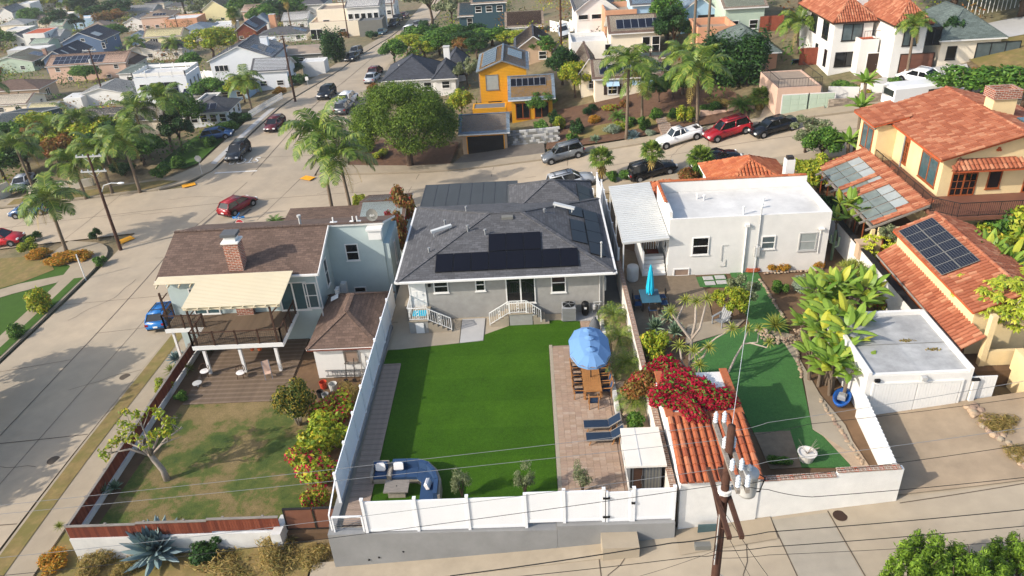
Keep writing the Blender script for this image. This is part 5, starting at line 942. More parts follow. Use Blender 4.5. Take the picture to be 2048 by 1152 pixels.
cv = thing('patio_cover','cream ribbed metal patio cover over the raised wooden deck','patio cover'); ca,cb_,cc,cd_ = (-22.35,41.15,3.32),(-16.15,41.0,3.32),(-16.15,44.55,3.75),(-25.35,44.75,3.75); ce = (-25.0,43.9,3.62); cf = (-22.35,43.7,3.62)
nr = 24
for i in range(nr):
    y0 = 41.05+i*.148; z0 = 3.32+.43*(i/nr); x0 = -22.4 if y0 < 43.6 else -25.2; MB().box(x0,0,0,-16.15,.12,.05).box(x0,.12,0,-16.15,.148,.03).build('rib','beige_metal',cv,loc=(0,y0,z0))
for i in range(9): MB().bar((-22.1+i*.72,40.95,3.24),(-22.1+i*.72,44.5,3.68),.07,.12).build('rafter','beige_metal',cv)
for i in range(4): MB().bar((-25.0+i*.75,43.5,3.5),(-25.0+i*.75,44.6,3.66),.07,.12).build('rafter','beige_metal',cv)
MB().bar((-22.4,41.2,3.17),(-16.2,41.15,3.17),.1,.14).build('beam','beige_metal',cv)
for x,y in ((-22.2,41.2),(-16.9,41.15),(-24.9,43.5)): MB().bar((x,y,DZ),(x,y,3.15),.11).build('post','brown_wood',cv); MB().bar((x,y,2.6),(x+.5,y+.02,3.1),.08).build('brace','brown_wood',cv)
# garage
gg = thing('brown_garage','white garage with brown hip roof beside the long vinyl fence','garage',(-14.45,40.3,LZ)); MB().box(0,0,-.3,4.0,6.2,2.6).build('wall','white_stucco',gg); GP = roof_polys('hip',4.0,6.2,2.62,1.15,.32); _m = MB()
for p in GP.values(): slab(_m,p,.12)
gr_ = _m.build('roof',['shingle_brown','white'],gg); _m = MB()
for q0,q1 in [((2,2,3.77),(2,4.2,3.77)),((-.32,-.32,2.44),(2,2,3.77)),((4.32,-.32,2.44),(2,2,3.77)),((-.32,6.52,2.44),(2,4.2,3.77)),((4.32,6.52,2.44),(2,4.2,3.77))]: _m.bar(q0,q1,.26,.05)
_m.build('ridge_cap','shingle_brown',gr_); MB().bar((-.3,-.3,2.33),(4.3,-.3,2.33),.06,.1).build('red_fascia','red_wood',gg); opening(gg,fM('f',4,6.2),2.35,1.1,.95,.95,'plain','gray_wood','flag','boarded_window')
MB().add([(.3,4.6,3.0),(.8,4.8,3.15),(.7,5.3,3.2),(.2,5.2,3.0)],[(0,1,2,3)]).build('white_patch','white',gr_)
MB().box(.5,5.3,2.9,.75,5.8,3.5).tube([(.0,3.4,2.6),(.0,3.4,3.3)],.05,7).build('vent_pipe','light_gray',gr_)
ldr = thing('ladder','aluminium ladder lying on its side against the white garage wall','ladder',(-13.9,40.1,LZ+.25)); MB().bar((0,0,0),(3.0,-.05,0),.05,.07).bar((0,.05,.38),(3.0,0,.38),.05,.07).build('rail','steel',ldr)
for i in range(10): MB().bar((.15+i*.3,-.01,0),(.15+i*.3,.03,.38),.035).build('rung','steel',ldr)
for i,(x,h,m_,lb) in enumerate(((-12.0,1.5,'iron','rusty garden fork leaning on the garage wall under the boarded window'),(-11.5,1.9,'gray_wood','tall wooden pole tool leaning on the garage wall by the fence'),(-11.2,1.6,'dark_brown','dark shovel leaning on the garage wall nearest the fence'),(-12.55,1.3,'iron','iron rake leaning on the garage wall left of the fork'))):
    q = thing('garden_tool',lb,'tool',(x,39.7,LZ)); MB().bar((0,0,0),(.05,.5,h),.04).build('handle',m_,q); MB().box(-.12,-.03,0,.12,.03,.25).build('head',m_,q)
for i,(x,y,m_,lb,sc) in enumerate(((-13.9,39.2,'red_plastic','red plastic bucket by the ladder',1.),(-13.2,38.9,'light_gray','grey plastic can on the dirt by the ladder',1.1),(-13.9,38.3,'dark','black plastic pot beside the leafy tree',.9),(-13.5,38.0,'ac_gray','grey bucket half hidden by the leafy tree',.9))): MB().lathe([(.02,0),(.2*sc,0),(.25*sc,.48*sc),(.23*sc,.48*sc),(.18*sc,.06)],12).build('bucket',m_,None,label=lb,cat='bucket',loc=(x,y,LZ))
# red fence on the white wall
wf = thing('white_garden_wall','whitewashed low garden wall under the red wooden fence','wall')
MB().prism([(-24.1,27.05),(-13.4,27.05),(-13.4,27.35),(-24.1,27.35)],-4.5,-1.62).build('wall_body','flat_white',wf); MB().prism([(-24.15,27.36),(-23.85,27.36),(-23.6,44.5),(-23.9,44.5)],-4.8,-1.62).build('wall_body','flat_white',wf); MB().prism([(-13.7,26.6),(-13.2,26.6),(-13.1,27.9),(-13.5,27.9)],-4,-1.3).build('wall_end','flat_white',wf)
def board_fence(label,a,b,zs,h,n,post=2.0):
    f = thing('red_fence',label,'fence'); a,b = Vector(a),Vector(b); L = (b-a).length; d = (b-a)/L; ang = math.atan2(d.y,d.x); me = [MB().box(-.065,-.012,0,.065,.012,h).mesh('board',m) for m in ('red_wood','red_wood2','red_wood3')]; k = 0
    N_ = int(L/.14)
    for i in range(N_): p = a+d*(.07+i*.14); z = zs[min(len(zs)-1,int(i/N_*len(zs)))]; link('board',me[random.choice((0,0,1,2))],f,loc=(p.x,p.y,z+random.uniform(-.01,.01)),rz=ang)
    for i in range(int(L/post)+1): p = a+d*min(L,i*post); z = zs[min(len(zs)-1,int(i*post/L*len(zs)))]; MB().box(-.06,.02,0,.06,.14,h+.06).build('post','gray_wood',f,loc=(p.x,p.y,z),rz=ang)
    for i,z in enumerate(zs): p,q = a.lerp(b,i/len(zs)),a.lerp(b,(i+1)/len(zs)); MB().bar((p.x,p.y,z+h+.02),(q.x,q.y,z+h+.02),.14,.04).build('cap_rail','gray_wood',f)
    return f
mat('red_wood2','8b4a34',.85,.25,1.,.3,pat='wood'); mat('red_wood3','6c3526',.85,.25,1.,.3,pat='wood')
board_fence('stepped red board fence on the white wall facing the alley bank',(-24.1,27.15),(-13.3,27.1),[-1.64,-1.56,-1.46],.82,76); board_fence('red board fence on the white wall along the sidewalk',(-24.0,27.2),(-23.75,44.2),[-1.64,-1.62,-1.6,-1.58],.8,110)
ggt = thing('steel_gate','rusty brown sheet metal double gate between white wall end and railing','gate',(-13.15,27.4,0)); 
for i in range(2): MB().box(.05+i*1.48,-.03,-1.75,1.45+i*1.48,.03,-.45).build('leaf','copper',ggt); MB().box(.02+i*1.48,-.06,-1.8,.08+i*1.48,.06,-.4).box(.08+i*1.48,-.06,-.46,1.44+i*1.48,.06,-.4).box(.08+i*1.48,-.06,-1.8,1.44+i*1.48,.06,-1.74).build('frame','dark',ggt)
MB().box(2.97,-.06,-1.8,3.03,.06,-.4).build('frame','dark',ggt)
sheet('gate_landing',[(-13.1,27.5),(-10.4,27.5),(-10.4,30),(-13.1,30)],LZ+.01,'dry_grass',.03,**ST)
# lower white wall and bank
lw = thing('low_white_wall','rough white retaining wall at the bottom of the planted bank','wall'); MB().prism([(-22.6,22.3),(-10.6,22.5),(-10.6,22.9),(-22.6,22.7)],-6,[-3.6,-3.0,-3.0,-3.6]).build('wall_body','flat_white',lw)
sheet('bank_bed',[(-23,22.7),(-10.5,22.9),(-10.5,27.05),(-23.4,27.05)],-3.4,'dry_grass',1.5) if False else None
# plants of the left lot
plant('agave','agave','huge blue grey agave with spiky leaves in front of the red fence','agave',(P(313,1098,-2.4).x,P(313,1098,-2.4).y,-2.7),(1.05,1.05,1.15))
def pl(k,name,label,px,py,z,s,cat='shrub',**kw): v = P(px,py,z) if z is not None else PT(px,py); return plant(k,name,label,cat,(v.x,v.y,v.z),s,**kw)
pl('shrub_dry','trailing_shrub','brown trailing shrub with yellow flowers on the bank left of the agave',205,1118,-3.1,(1.9,1.3,.7)); pl('shrub_orange','trailing_shrub','orange brown trailing shrub at the sidewalk corner of the bank',110,1130,-3.3,(1.0,.9,.6)); pl('shrub_dark','trailing_shrub','dark green trailing shrub right of the agave',430,1098,-2.7,(1.4,1.0,.7)); pl('shrub_dry','trailing_shrub','dry straw coloured shrub hanging over the low white wall',470,1145,-3.0,(2.3,1.4,.8)); pl('shrub_dry','trailing_shrub','dry straw coloured shrub below the rusty gate',560,1115,-2.6,(1.9,1.4,.8)); pl('shrub_dry','trailing_shrub','tall dry grass clump beside the grey retaining wall',630,1120,-2.5,(.9,1.1,.6)); pl('shrub_dry','trailing_shrub','low dry growth between the agave and the corner wall',260,1140,-3.1,(1.3,.8,.6))
for i,(px,py,s,lb) in enumerate(((208,990,.9,'grey green succulent clump inside the red fence near the corner'),(232,978,.75,'grey green succulent clump inside the red fence, second from the corner'),(300,905,.8,'grey green succulent clump inside the red fence behind the gnarled tree'))): pl('succulent','succulent',lb,px,py,LZ,(s,s,s*1.5),'succulent',group='succulents along the red fence')
for i,(px,py,k,s,lb) in enumerate(((345,745,'yucca',.9,'spiky dracaena on the fence near the deck post'),(330,785,'shrub_yel',.7,'yellow green bush on the fence below the dracaena'),(375,740,'yucca',.8,'spiky rosette plant at the corner of the lower deck'),(355,720,'agave',.45,'small pale agave beside the sidewalk near the deck'),(290,850,'yucca',.8,'spiky rosette plant on the fence above the gnarled tree'),(365,800,'shrub',.5,'small green bush beside the lower deck edge'),(420,700,'shrub_dark',.8,'dark bush in the shade under the raised deck'),(120,1055,'yucca',.5,'small spiky plant outside the fence corner'),(400,660,'shrub',.9,'green bush on the slope under the raised deck corner'))): pl(k,'garden_plant',lb,px,py,LZ if px != 355 else -3.3,s,'shrub')
# gnarled tree
random.seed(22); gt = thing('gnarled_tree','gnarled pale tree with sparse leaves on the dry lawn','tree',tuple(P(335,960,LZ))); t = MB(); t.tube([(0,0,-.2),(-.08,.05,.7),(-.4,.1,1.5),(-.5,.1,1.9)],[.2,.16,.15,.12],8); ends = []
for e in ((-1.6,.3,2.5),(-2.6,-.3,2.3),(-.9,.9,3.3),(.1,-.2,3.1),(.9,.3,2.6),(1.3,.9,2.9),(-.4,-.7,2.9),(.6,1.2,3.5),(-1.7,1.2,3.1)):
    s0 = Vector((-.45,.1,1.7)); e = Vector(e); md = s0.lerp(e,.5)+Vector((random.uniform(-.2,.2),random.uniform(-.2,.2),.25)); t.tube([s0,md,e],[.09,.06,.03],6)
    for k in range(4): q = e+Vector((random.uniform(-.6,.6),random.uniform(-.6,.6),random.uniform(-.1,.6))); t.tube([md.lerp(e,.5+.12*k),q],[.03,.012],5); ends.append(q)
t.build('trunk','pale_bark',gt,True); link('leaves',np_mesh('leaves',cloud([(q.x,q.y,q.z,.32,.32,.25) for q in ends if random.random() < .8 and q.x < .9],900,.22,5,.3,.45),4,'lf_yel'),gt)
# leafy tree with white stems
bl = [(x,y,z+1.7,r,r,r) for x,y,z,r,_,_ in blobs_on(1.0,1.3,20,.45,44)]; lt = thing('leafy_tree','leafy green and bronze small tree between lower deck and garage','tree',tuple(P(600,850,LZ))); t = MB()
for k in range(5): a = k*1.25; t.tube([(.05*math.cos(a),.05*math.sin(a),-.1),(.25*math.cos(a),.25*math.sin(a),.8),(.6*math.cos(a),.6*math.sin(a),1.9)],[.06,.05,.02],6)
t.build('trunk','pale_bark',lt,True); link('crown',np_mesh('crown',np.vstack([cloud(bl,5200,.17,45)]),4,'lf_yel2' if False else leaf('lf_bronze',['3d4f1c','55622a','6e6c2c','8a7a2c','9a8432','47591f','2c3f16'])),lt)
# vines on the side fence
for i,(px,py,s,k,lb) in enumerate(((640,955,(1.3,1.7,1.6),'shrub_redfl','flowering vine with red blooms on the side fence near the gate'),(655,900,(1.3,1.7,1.6),'shrub_yel','yellow green vine on the middle of the side fence'),(675,850,(1.3,1.7,1.4),'shrub_redfl','red flowering vine on the side fence facing the leafy tree'),(700,800,(.8,1.2,1.0),'shrub_dry','dry brown vine on the side fence near the garage'),(630,1010,(.8,.9,1.0),'shrub_redfl','red flowering vine above the rusty gate'))): pl(k,'flowering_vine',lb,px,py,LZ,s,'vine',group='vines along the side fence')
for i,(px,py,z,s,k,lb) in enumerate(((750,590,-1.5,(1.1,1.2,2.6),'shrub_rust','red and rust bougainvillea over the back of the brown garage roof'),(795,505,-1.5,(1.2,1.3,2.6),'shrub_rust','tall bougainvillea between the teal house and the grey house'),(810,450,-2,(1.3,1.6,2.7),'shrub_rust','tall rusty bougainvillea mass behind the satellite dish'),(780,480,-1.5,(.6,.8,2.0),'boug','magenta bougainvillea patch beside the satellite dish'))): pl(k,'bougainvillea',lb,px,py,z,s,'shrub')
pl('shrub_dark','shade_shrub','dark low shrub in the passage beside the teal house',770,640,-1.5,.9)
# deck chairs and pots
def wchair(lb,px,py):
    v = P(px,py,LZ+.06); c = thing('wicker_chair',lb,'chair',tuple(v),random.uniform(-.3,.3),'round garden chairs'); MB().lathe([(.02,.38),(.28,.38),(.3,.42),(.02,.44)],14).build('seat','pillow_white',c); MB().tube([(.3*math.cos(a),.3*math.sin(a),.62+.2*max(0,math.sin(a))) for a in [k*.35-.5 for k in range(12)]],.025,6).build('back_hoop','brown_wood',c)
    for k in range(4): a = k*1.57+.78; MB().bar((.3*math.cos(a),.3*math.sin(a),0),(.26*math.cos(a),.26*math.sin(a),.4),.03).build('leg','brown_wood',c)
    for k in range(8): a = k*.5-.3; MB().bar((.3*math.cos(a),.3*math.sin(a),.42),(.3*math.cos(a),.3*math.sin(a),.62+.2*max(0,math.sin(a))),.015).build('spindle','brown_wood',c)
wchair('round garden chair with white seat at the left deck post',412,752); wchair('round garden chair with white seat at the middle deck post',484,755)
MB().lathe([(.02,.35),(.3,.35),(.3,.38),(.02,.4)],14).lathe([(.15,0),(.04,.05),(.04,.36)],10).build('side_table','light_gray',None,label='small round side table near the left garden chair',cat='table',loc=tuple(P(397,775,LZ)))
fc = thing('folding_chair','pink folding chair beside the leafy tree on the lower deck','chair',tuple(P(537,752,LZ+.06)),.4); MB().add([(-.2,0,.4),(.2,0,.4),(.2,.3,1.05),(-.2,.3,1.05)],[(0,1,2,3)]).add([(-.2,-.4,.42),(.2,-.4,.42),(.2,0,.4),(-.2,0,.4)],[(0,1,2,3)]).build('sling','pink_stucco',fc); MB().bar((-.22,-.42,0),(-.22,.3,1.05),.03).bar((.22,-.42,0),(.22,.3,1.05),.03).bar((-.22,.3,0),(-.22,-.4,.45),.03).bar((.22,.3,0),(.22,-.4,.45),.03).build('frame','steel',fc)
for i,(px,py,lb) in enumerate(((505,700,'terracotta hanging pot under the deck edge, left one'),(520,700,'terracotta hanging pot under the deck edge, right one'))): v = P(px,py,-.2); MB().lathe([(.02,0),(.12,0),(.17,.25),(.14,.25)],10).tube([(.14,0,.24),(0,0,.5)],.008,4).tube([(-.14,0,.24),(0,0,.5)],.008,4).build('hanging_pot','terracotta',None,label=lb,cat='pot',loc=tuple(v))
# ================================================================ right lot: white flat-roofed house, courtyard, garage
RZ = .8; random.seed(4)
sheet('yard',[(5.85,25.8),(9.4,25.9),(15.8,26.05),(16.3,31.2),(21.8,31.2),(21.8,60),(5.85,60)],RZ-.04,'dirt',2.5,**ST)
N = NT('turf2'); _c = N.ramp(N.noise(26,4,.7),[(.3,rgb('35652a')),(.6,rgb('487f38')),(.8,rgb('5c9146'))]); _c = N.mix(1.,_c,N.ramp(N.noise(.8,4,.6),[(.3,(.82,)*3),(.7,(1,)*3)]),'MULTIPLY'); _c = N.mix(1.,_c,N.ramp(N.noise(5,5,.75),[(.3,(.72,)*3),(.68,(1,)*3)]),'MULTIPLY'); N.l(_c,N.b.inputs['Base Color']); N.b.inputs['Roughness'].default_value = .95; N.bump(N.noise(50,3,.7),.8,.05); MATS['turf2'] = N.m
def S4(pts,z=RZ): return [(P(a,b,z).x,P(a,b,z).y) for a,b in pts]
sheet('courtyard',[(5.9,39.2),(10.8,40.4),(11.2,44.2),(10.9,46.8),(5.9,52)],RZ+.01,'courtyard_paving' if False else mat('stamped','84745f',.9,.3,2.5,.5,12,stain=.3),.05,**ST)
sheet('artificial_lawn',S4([(1372,692),(1500,650),(1460,545),(1515,545),(1570,640),(1600,740),(1625,860),(1700,905),(1700,935),(1540,935),(1510,870),(1490,830),(1400,760)]),RZ+.02,'turf2',.05,**ST)
sheet('stepping_lawn',S4([(1392,555),(1450,549),(1460,575),(1400,574)]),RZ+.03,'turf2',.05,**ST)
for i,(px,py) in enumerate(((1416,557),(1440,555),(1420,567),(1443,565))): v = P(px,py,RZ+.04); MB().cush(-.34,-.24,0,.34,.24,.05,.01).build('stepping_stone','concrete_new',None,label=['stepping slab on the turf square, back left','stepping slab on the turf square, back right','stepping slab on the turf square, front left','stepping slab on the turf square, front right'][i],cat='slab',group='stepping slabs',loc=tuple(v))
sheet('garden_path',S4([(1535,660),(1590,670),(1600,720),(1640,790),(1690,850),(1715,905),(1690,900),(1625,858),(1605,745),(1570,690)]),RZ+.03,'concrete',.05,**ST); sheet('garden_path',S4([(1625,850),(1690,860),(1740,935),(1705,935)]),RZ+.025,'rock',.05,**ST)
sheet('patio_slab',S4([(1508,866),(1580,862),(1603,935),(1540,938)]),RZ+.035,'stamped',.05,**ST); sheet('sand_seat',S4([(1370,690),(1375,650),(1440,640),(1490,640),(1470,660)]),RZ+.03,'sidewalk',.05,**ST)
# house
wh = thing('white_house','white stucco house with flat white roof and parapet','house',(9.0,46.8,RZ)); MB().box(0,0,-1.5,10.7,5.4,3.95).build('wall','white_stucco',wh); rf = MB().box(.2,.2,3.9,10.5,5.2,3.98).build('roof','flat_white',wh)
MB().box(0,0,3.95,10.7,.18,4.3).box(0,.18,3.95,.2,5.25,4.75).box(10.45,.18,3.95,10.7,5.25,4.32).box(0,5.25,3.95,10.7,5.5,4.75).build('parapet','white_stucco',wh)
F2 = fM('f',10.7,5.4); opening(wh,F2,2.15,1.55,1.15,1.35,'hung'); opening(wh,F2,6.7,1.75,.95,1.0,'hung','white','glass_pale'); opening(wh,F2,9.35,1.5,1.2,1.35,'hung','light_gray','curtain'); opening(wh,F2,.95,-.05,1.1,.6,'plain','white','flag'); opening(wh,fM('l',10.7,5.4),4.4,1.6,.9,1.2,'hung')
MB().tube([(5.15,-.08,0),(5.15,-.08,3.6)],.06,8).box(5.0,-.2,3.55,5.3,-.02,3.75).build('downspout','white',wh); MB().tube([(6.0,-.06,.2),(6.0,-.06,4.9)],.045,8).box(5.8,-.2,1.3,6.15,-.02,2.0).build('service_mast','light_gray',wh); MB().tube([(3.6,-.05,1.0),(3.6,-.05,2.2),(4.0,-.05,2.2)],.02,5).tube([(3.55,-.05,.6),(3.9,-.05,.6),(3.9,-.05,1.1)],.02,5).build('pipes','light_gray',wh)
MB().tube([(10.1,-.06,1.3),(10.1,-.06,3.1)],.025,6).box(9.95,-.25,3.1,10.3,-.02,3.2).build('lamp_conduit','white',wh)
for x,y,h in ((2.6,3.9,.25),(3.0,3.6,.3),(5.1,.9,.5),(6.6,1.8,.25),(7.0,2.9,.2)): vent(rf,x,y,3.98,h,.06,'white')
# wings with tile roofs behind
w1 = thing('tile_roof_wing','orange tiled gable wing behind the white flat roof','house',(13.7,52.35,RZ)); MB().box(0,0,-2,5.4,6.0,3.6).build('wall','white_stucco',w1); wp = roof_polys('hip',5.4,6.0,3.62,1.45,.35); _m = MB(); [slab(_m,p,.14) for p in wp.values()]; rr = _m.build('roof',['ridge','white'],w1)
for p in wp.values(): tile_roof(rr,p,'tile_bright',.27,.42,.12)
for q0,q1 in [((2.7,2.7,5.07),(2.7,3.3,5.07)),((-.35,-.35,3.44),(2.7,2.7,5.07)),((5.75,-.35,3.44),(2.7,2.7,5.07)),((-.35,6.35,3.44),(2.7,3.3,5.07)),((5.75,6.35,3.44),(2.7,3.3,5.07))]: ridge_tiles(rr,q0,q1,'tile_bright')
ck = MB().box(4.9,1.2,2,5.55,1.85,5.4).build('chimney','white_stucco',w1); MB().box(5.0,1.3,5.4,5.45,1.75,5.62).build('chimney_cap','iron',ck)
w2 = thing('tile_roof_porch','small orange tiled porch roof left of the tiled wing','porch',(8.4,53.3,RZ)); MB().box(0,0,-2,3.4,2.6,3.0).build('wall','white_stucco',w2); wp = roof_polys('hip',3.4,2.8,3.0,.8,.35); _m = MB(); [slab(_m,p,.12) for p in wp.values()]; rr = _m.build('roof',['ridge','white'],w2)
for p in wp.values(): tile_roof(rr,p,'tile_bright',.27,.42,.12)
ridge_tiles(rf,(0.0,.2+1.5,4.8),(0.0,5.3,4.8),'tile_bright'); ridge_tiles(rf,(.1,5.38,4.8),(10.6,5.38,4.78),'tile_bright')
# corrugated patio cover
pc = thing('corrugated_cover','pale grey corrugated metal patio cover beside the white house','patio cover',(5.95,46.4,RZ)); n = 30
for i in range(n): MB().bar((-.1,.15+i*.3,2.95+.012*i),(3.0,.15+i*.3,3.15+.012*i),.285,.02).bar((-.1,i*.3,2.975+.012*i),(3.0,i*.3,3.175+.012*i),.06,.035).build('sheet','galv',pc)
MB().bar((-.12,0,2.9),(-.12,9,3.25),.06,.12).bar((-.1,-.05,2.9),(3.0,-.05,3.1),.06,.12).build('edge_beam','light_gray',pc)
for x,y in ((-.05,.1),(-.05,4.5),(-.05,8.8)): MB().bar((x,y,0),(x,y,2.9),.08).build('post','white',pc)
po = thing('side_porch','white side steps with slatted gate under the corrugated cover','porch',(7.4,46.9,RZ)); 
for k in range(5): MB().box(0,.25*k,0,1.5,.25*k+1.4-.25*k,.2*(k+1)).build('step','white',po)
MB().box(-.12,0,0,-.02,4,1.9).build('side_panel','white',po)
for k in range(8): MB().bar((.1+.17*k,2.2,1.0),(.1+.17*k,2.2,2.2),.06).build('slat','white',po)
MB().box(.45,1.45,1.0,1.2,2.0,1.03).build('door_mat','red_wood',po)
# boundary wall right + passage
rb = thing('white_garden_wall','long white garden wall between white house yard and tiled house','wall'); MB().box(21.6,31.2,-.5,21.85,55,2.75).build('wall_body','white_stucco',rb); MB().box(21.5,31.2,2.75,21.9,55,2.84).build('cap','dark',rb); MB().box(21.4,45.7,2.0,22.0,46.3,3.1).box(21.3,45.6,3.1,22.1,46.4,3.2).build('pier','tan',rb)
# garage
ga = thing('white_garage','white garage with stained flat roof and boarded double doors','garage',(16.3,31.3,RZ)); MB().box(0,0,-.5,5.2,5.6,2.45).build('wall','white_stucco',ga); gf = MB().box(.2,.2,2.4,5.0,5.4,2.5).build('roof',mat('roof_stained','b9b9b6',.85,.4,1.2,stain=.75),ga); MB().box(.2,.02,2.45,5.0,.2,2.52).box(0,.0,2.45,.2,5.6,2.66).box(5.0,0,2.45,5.2,5.6,2.7).box(.2,5.38,2.45,5.0,5.6,2.72).build('parapet','white_stucco',ga)
for k in range(2):
    dl = MB().box(.42+k*2.15,-.05,-.1,2.55+k*2.15,-.01,1.95).build('garage_door','white',ga)
    for j in range(14): MB().box(.44+k*2.15+j*.15,-.075,-.08,.58+k*2.15+j*.15,-.05,1.93).build('board','white',dl)
MB().box(.32,-.08,-.1,.42,0,2.05).box(4.72,-.08,-.1,4.82,0,2.05).box(.42,-.08,1.95,4.72,0,2.05).build('door_frame','white',ga); MB().box(.35,-.15,2.15,.6,-.01,2.3).build('black_sensor','black',ga); MB().box(2.6,-.25,2.2,2.85,-.02,2.4).build('flood_lamp','light_gray',ga)
MB().box(.2,2.6,2.505,5.0,2.64,2.515).build('roof_seam','mid_gray',gf)
for i,(x,y) in enumerate(((1.4,4.7),(3.2,2.9),(4.1,2.0))): link('leaf_litter',np_mesh('leaf_litter',cloud([(x,y,2.52,.45,.18,.03)],60,.12,i,.2),4,'lf_dry'),gf)
gs = thing('white_side_gate','white boarded side gate between the white garage and the tiled house','gate',(21.55,31.4,RZ)); 
for j in range(8): MB().box(j*.16,-.03,-.2,.15+j*.16,.03,2.1).build('board','white',gs)
mat('drive','a8957c',.9,.3,.7,.15,60,stain=.6); drape('driveway',[(16.0,26.0),(27,25.9),(26,31.3),(16.3,31.3)],.1,'drive',2,**ST); sheet('driveway_pad',[(16.2,28.2),(23.0,28.2),(23.0,31.35),(16.3,31.35)],.72,mat('drive','a08a6c',.9,.3,.7,.15,60,stain=.5),.5,**ST)
# front wall with brick cap, tile shed
fw = thing('white_front_wall','tall white painted brick wall with brick cap facing the alley','wall'); mat('painted_brick','e4e2dc',.85,.12,1.5,.5,pat=None,bsc=18,stain=.18)
MB().prism([(9.5,25.55),(13.0,25.7),(13.0,25.95),(9.5,25.8)],-1,2.05).prism([(13.0,25.7),(15.9,25.75),(15.9,26.0),(13.0,25.95)],-1,2.3).prism([(9.5,25.55),(10.6,25.6),(10.6,25.8),(9.5,25.8)],2.05,2.06).build('wall_body','painted_brick',fw)
for i in range(33): x = 9.6+i*.19; z = 2.06 if x < 13 else 2.31; MB().cush(-.085,-.15,0,.085,.15,.07,.008).build('cap_brick',['brick_cap','brick','brick_cap'][i % 3],fw,loc=(x,25.68+.035*(x-9.6)/1.2,z))
sw = thing('scalloped_wall','white wall with scalloped top along the driveway','wall'); pts = []
MB().prism([(15.65,26.0),(15.9,26.0),(16.3,31.25),(16.05,31.25)],-1,[1.9,1.9,2.2,2.2]).build('wall_body','white_stucco',sw)
for i in range(19): t = i/19; x = 15.78+.4*t; y = 26.1+5.1*t; MB().cush(-.15,0,0,.15,.262,.14,.06).build('cap_stone','white',sw,loc=(x,y,1.88+.3*t))
sh = thing('tile_shed','white shed with orange barrel tile roof facing the alley','shed'); MB().prism([(5.95,25.35),(9.5,25.5),(9.5,32.6),(5.95,32.6)],-1.2,2.45).build('wall','painted_brick',sh); MB().prism([(6.0,29.0),(9.45,29.0),(9.45,32.5),(6.0,32.5)],2.46,3.05).build('parapet_block','white_stucco',sh)
TM = []
for i,h in enumerate(('a3593a','ad633f','985135','b67250','a75e3d')):
    mat('bt%d' % i,h,.8,.2,5,.2,40); m = MB(); barrel(m,0,0,.5,.155,.135,.02); TM.append(m.mesh('barrel_tile','bt%d' % i))
sl_ = MB().add([(5.85,25.2,2.5),(9.55,25.3,2.5),(9.5,29.05,3.1),(5.95,29.05,3.1)],[(0,1,2,3)]).build('roof','ridge',sh); ang = math.atan2(.6,3.8)
for c in range(11):
    for r in range(8): o = link('barrel_tile',random.choice(TM),sl_,loc=(6.05+c*.335,25.12+r*.475+.01*c,2.5+r*.475*math.tan(ang))); o.rotation_euler = (ang,0,random.uniform(-.015,.015))
TC = MB().cush(-.2,0,0,.2,.4,.09,.02).mesh('coping_tile','bt1')
for i in range(9): link('coping_tile',TC,sl_,loc=(6.05,29.0+i*.41,3.06)); link('coping_tile',TC,sl_,loc=(9.4,29.0+i*.41,3.06))
for i in range(8): o = link('coping_tile',TC,sl_,loc=(6.25+i*.41,29.1,3.05),rz=-math.pi/2)
# plants on the shed and along the wall
for i,(px,py,z,s,lb) in enumerate(((1340,800,2.9,(1.2,1.1,.7),'crimson bougainvillea heap on the left of the shed roof'),(1400,800,3.0,(1.3,1.2,.75),'crimson bougainvillea heap on the middle of the shed roof'),(1440,810,3.0,(.8,1.0,.65),'crimson bougainvillea heap on the right of the shed roof'),(1330,755,1.9,(1.1,1.2,.9),'crimson bougainvillea rising behind the shed'),(1380,825,3.0,(1.4,.6,.5),'crimson bougainvillea spilling to the shed tiles'),(1372,775,3.05,(1.5,1.0,.6),'crimson bougainvillea heap at the back of the shed roof'),(1305,770,1.8,(.7,1.3,.7),'crimson bougainvillea along the tall wall left of the shed'))): pl('boug','bougainvillea',lb,px,py,z,s,group='crimson bougainvillea on the shed')
pl('shrub_yel','bushy_shrub','yellow green bush above the crimson flowers by the boundary wall',1310,715,RZ,(1.0,1.2,1.2)); pl('shrub_rust','bushy_shrub','bare twiggy bougainvillea hanging over the boundary wall',1290,790,RZ+.4,(.9,1.2,1.2))
for i,(px,py,s,lb) in enumerate(((1310,660,1.2,'grey green aloe clump nearest the wall cap'),(1335,640,1.1,'grey green aloe clump beside the courtyard'),(1350,670,1.2,'grey green aloe clump left of the pale trunks'),(1325,690,1.1,'grey green aloe clump above the bougainvillea'))): pl('succulent','aloe_clump',lb,px,py,RZ,(s,s,s*1.5),'aloe',group='aloe clumps by the courtyard')
v = P(1378,775,RZ); at = thing('aloe_tree','branching aloe tree with pale trunks beside the shed','tree',tuple(v))
for pn,me in aloe_tree(31,[([(0,0,-.2),(.05,.4,1.6),(.1,.7,2.7),(-.55,.9,3.6),(-1.0,1.1,4.3)],.11),([(.1,.7,2.6),(.3,.9,3.7),(.35,1.3,4.7)],.09),([(.1,.7,2.7),(.5,.6,3.5),(.9,1.2,4.9)],.08),([(0,.3,1.2),(.7,.2,1.9),(.9,.0,2.6)],.08),([(0,.1,.9),(-.5,-.1,1.8),(-.6,.3,2.6)],.08),([(0,0,.5),(.3,-.5,1.2),(.35,-.6,1.9)],.08),([(.05,.4,1.5),(.1,-.2,2.2),(0,-.4,2.7)],.07),([(.1,.7,2.6),(-.6,1.3,3.7),(.0,2.2,4.3)],.07),([(.05,.4,1.6),(1.4,.5,2.9),(2.2,.5,3.4)],.06)],n=34,L=.62,w=.055): link(pn,me,at)
v = P(1470,690,RZ+.8); a2 = thing('aloe_tree','slim leaning aloe tree with small rosettes over the turf','tree',(v.x,v.y-3.3,RZ))
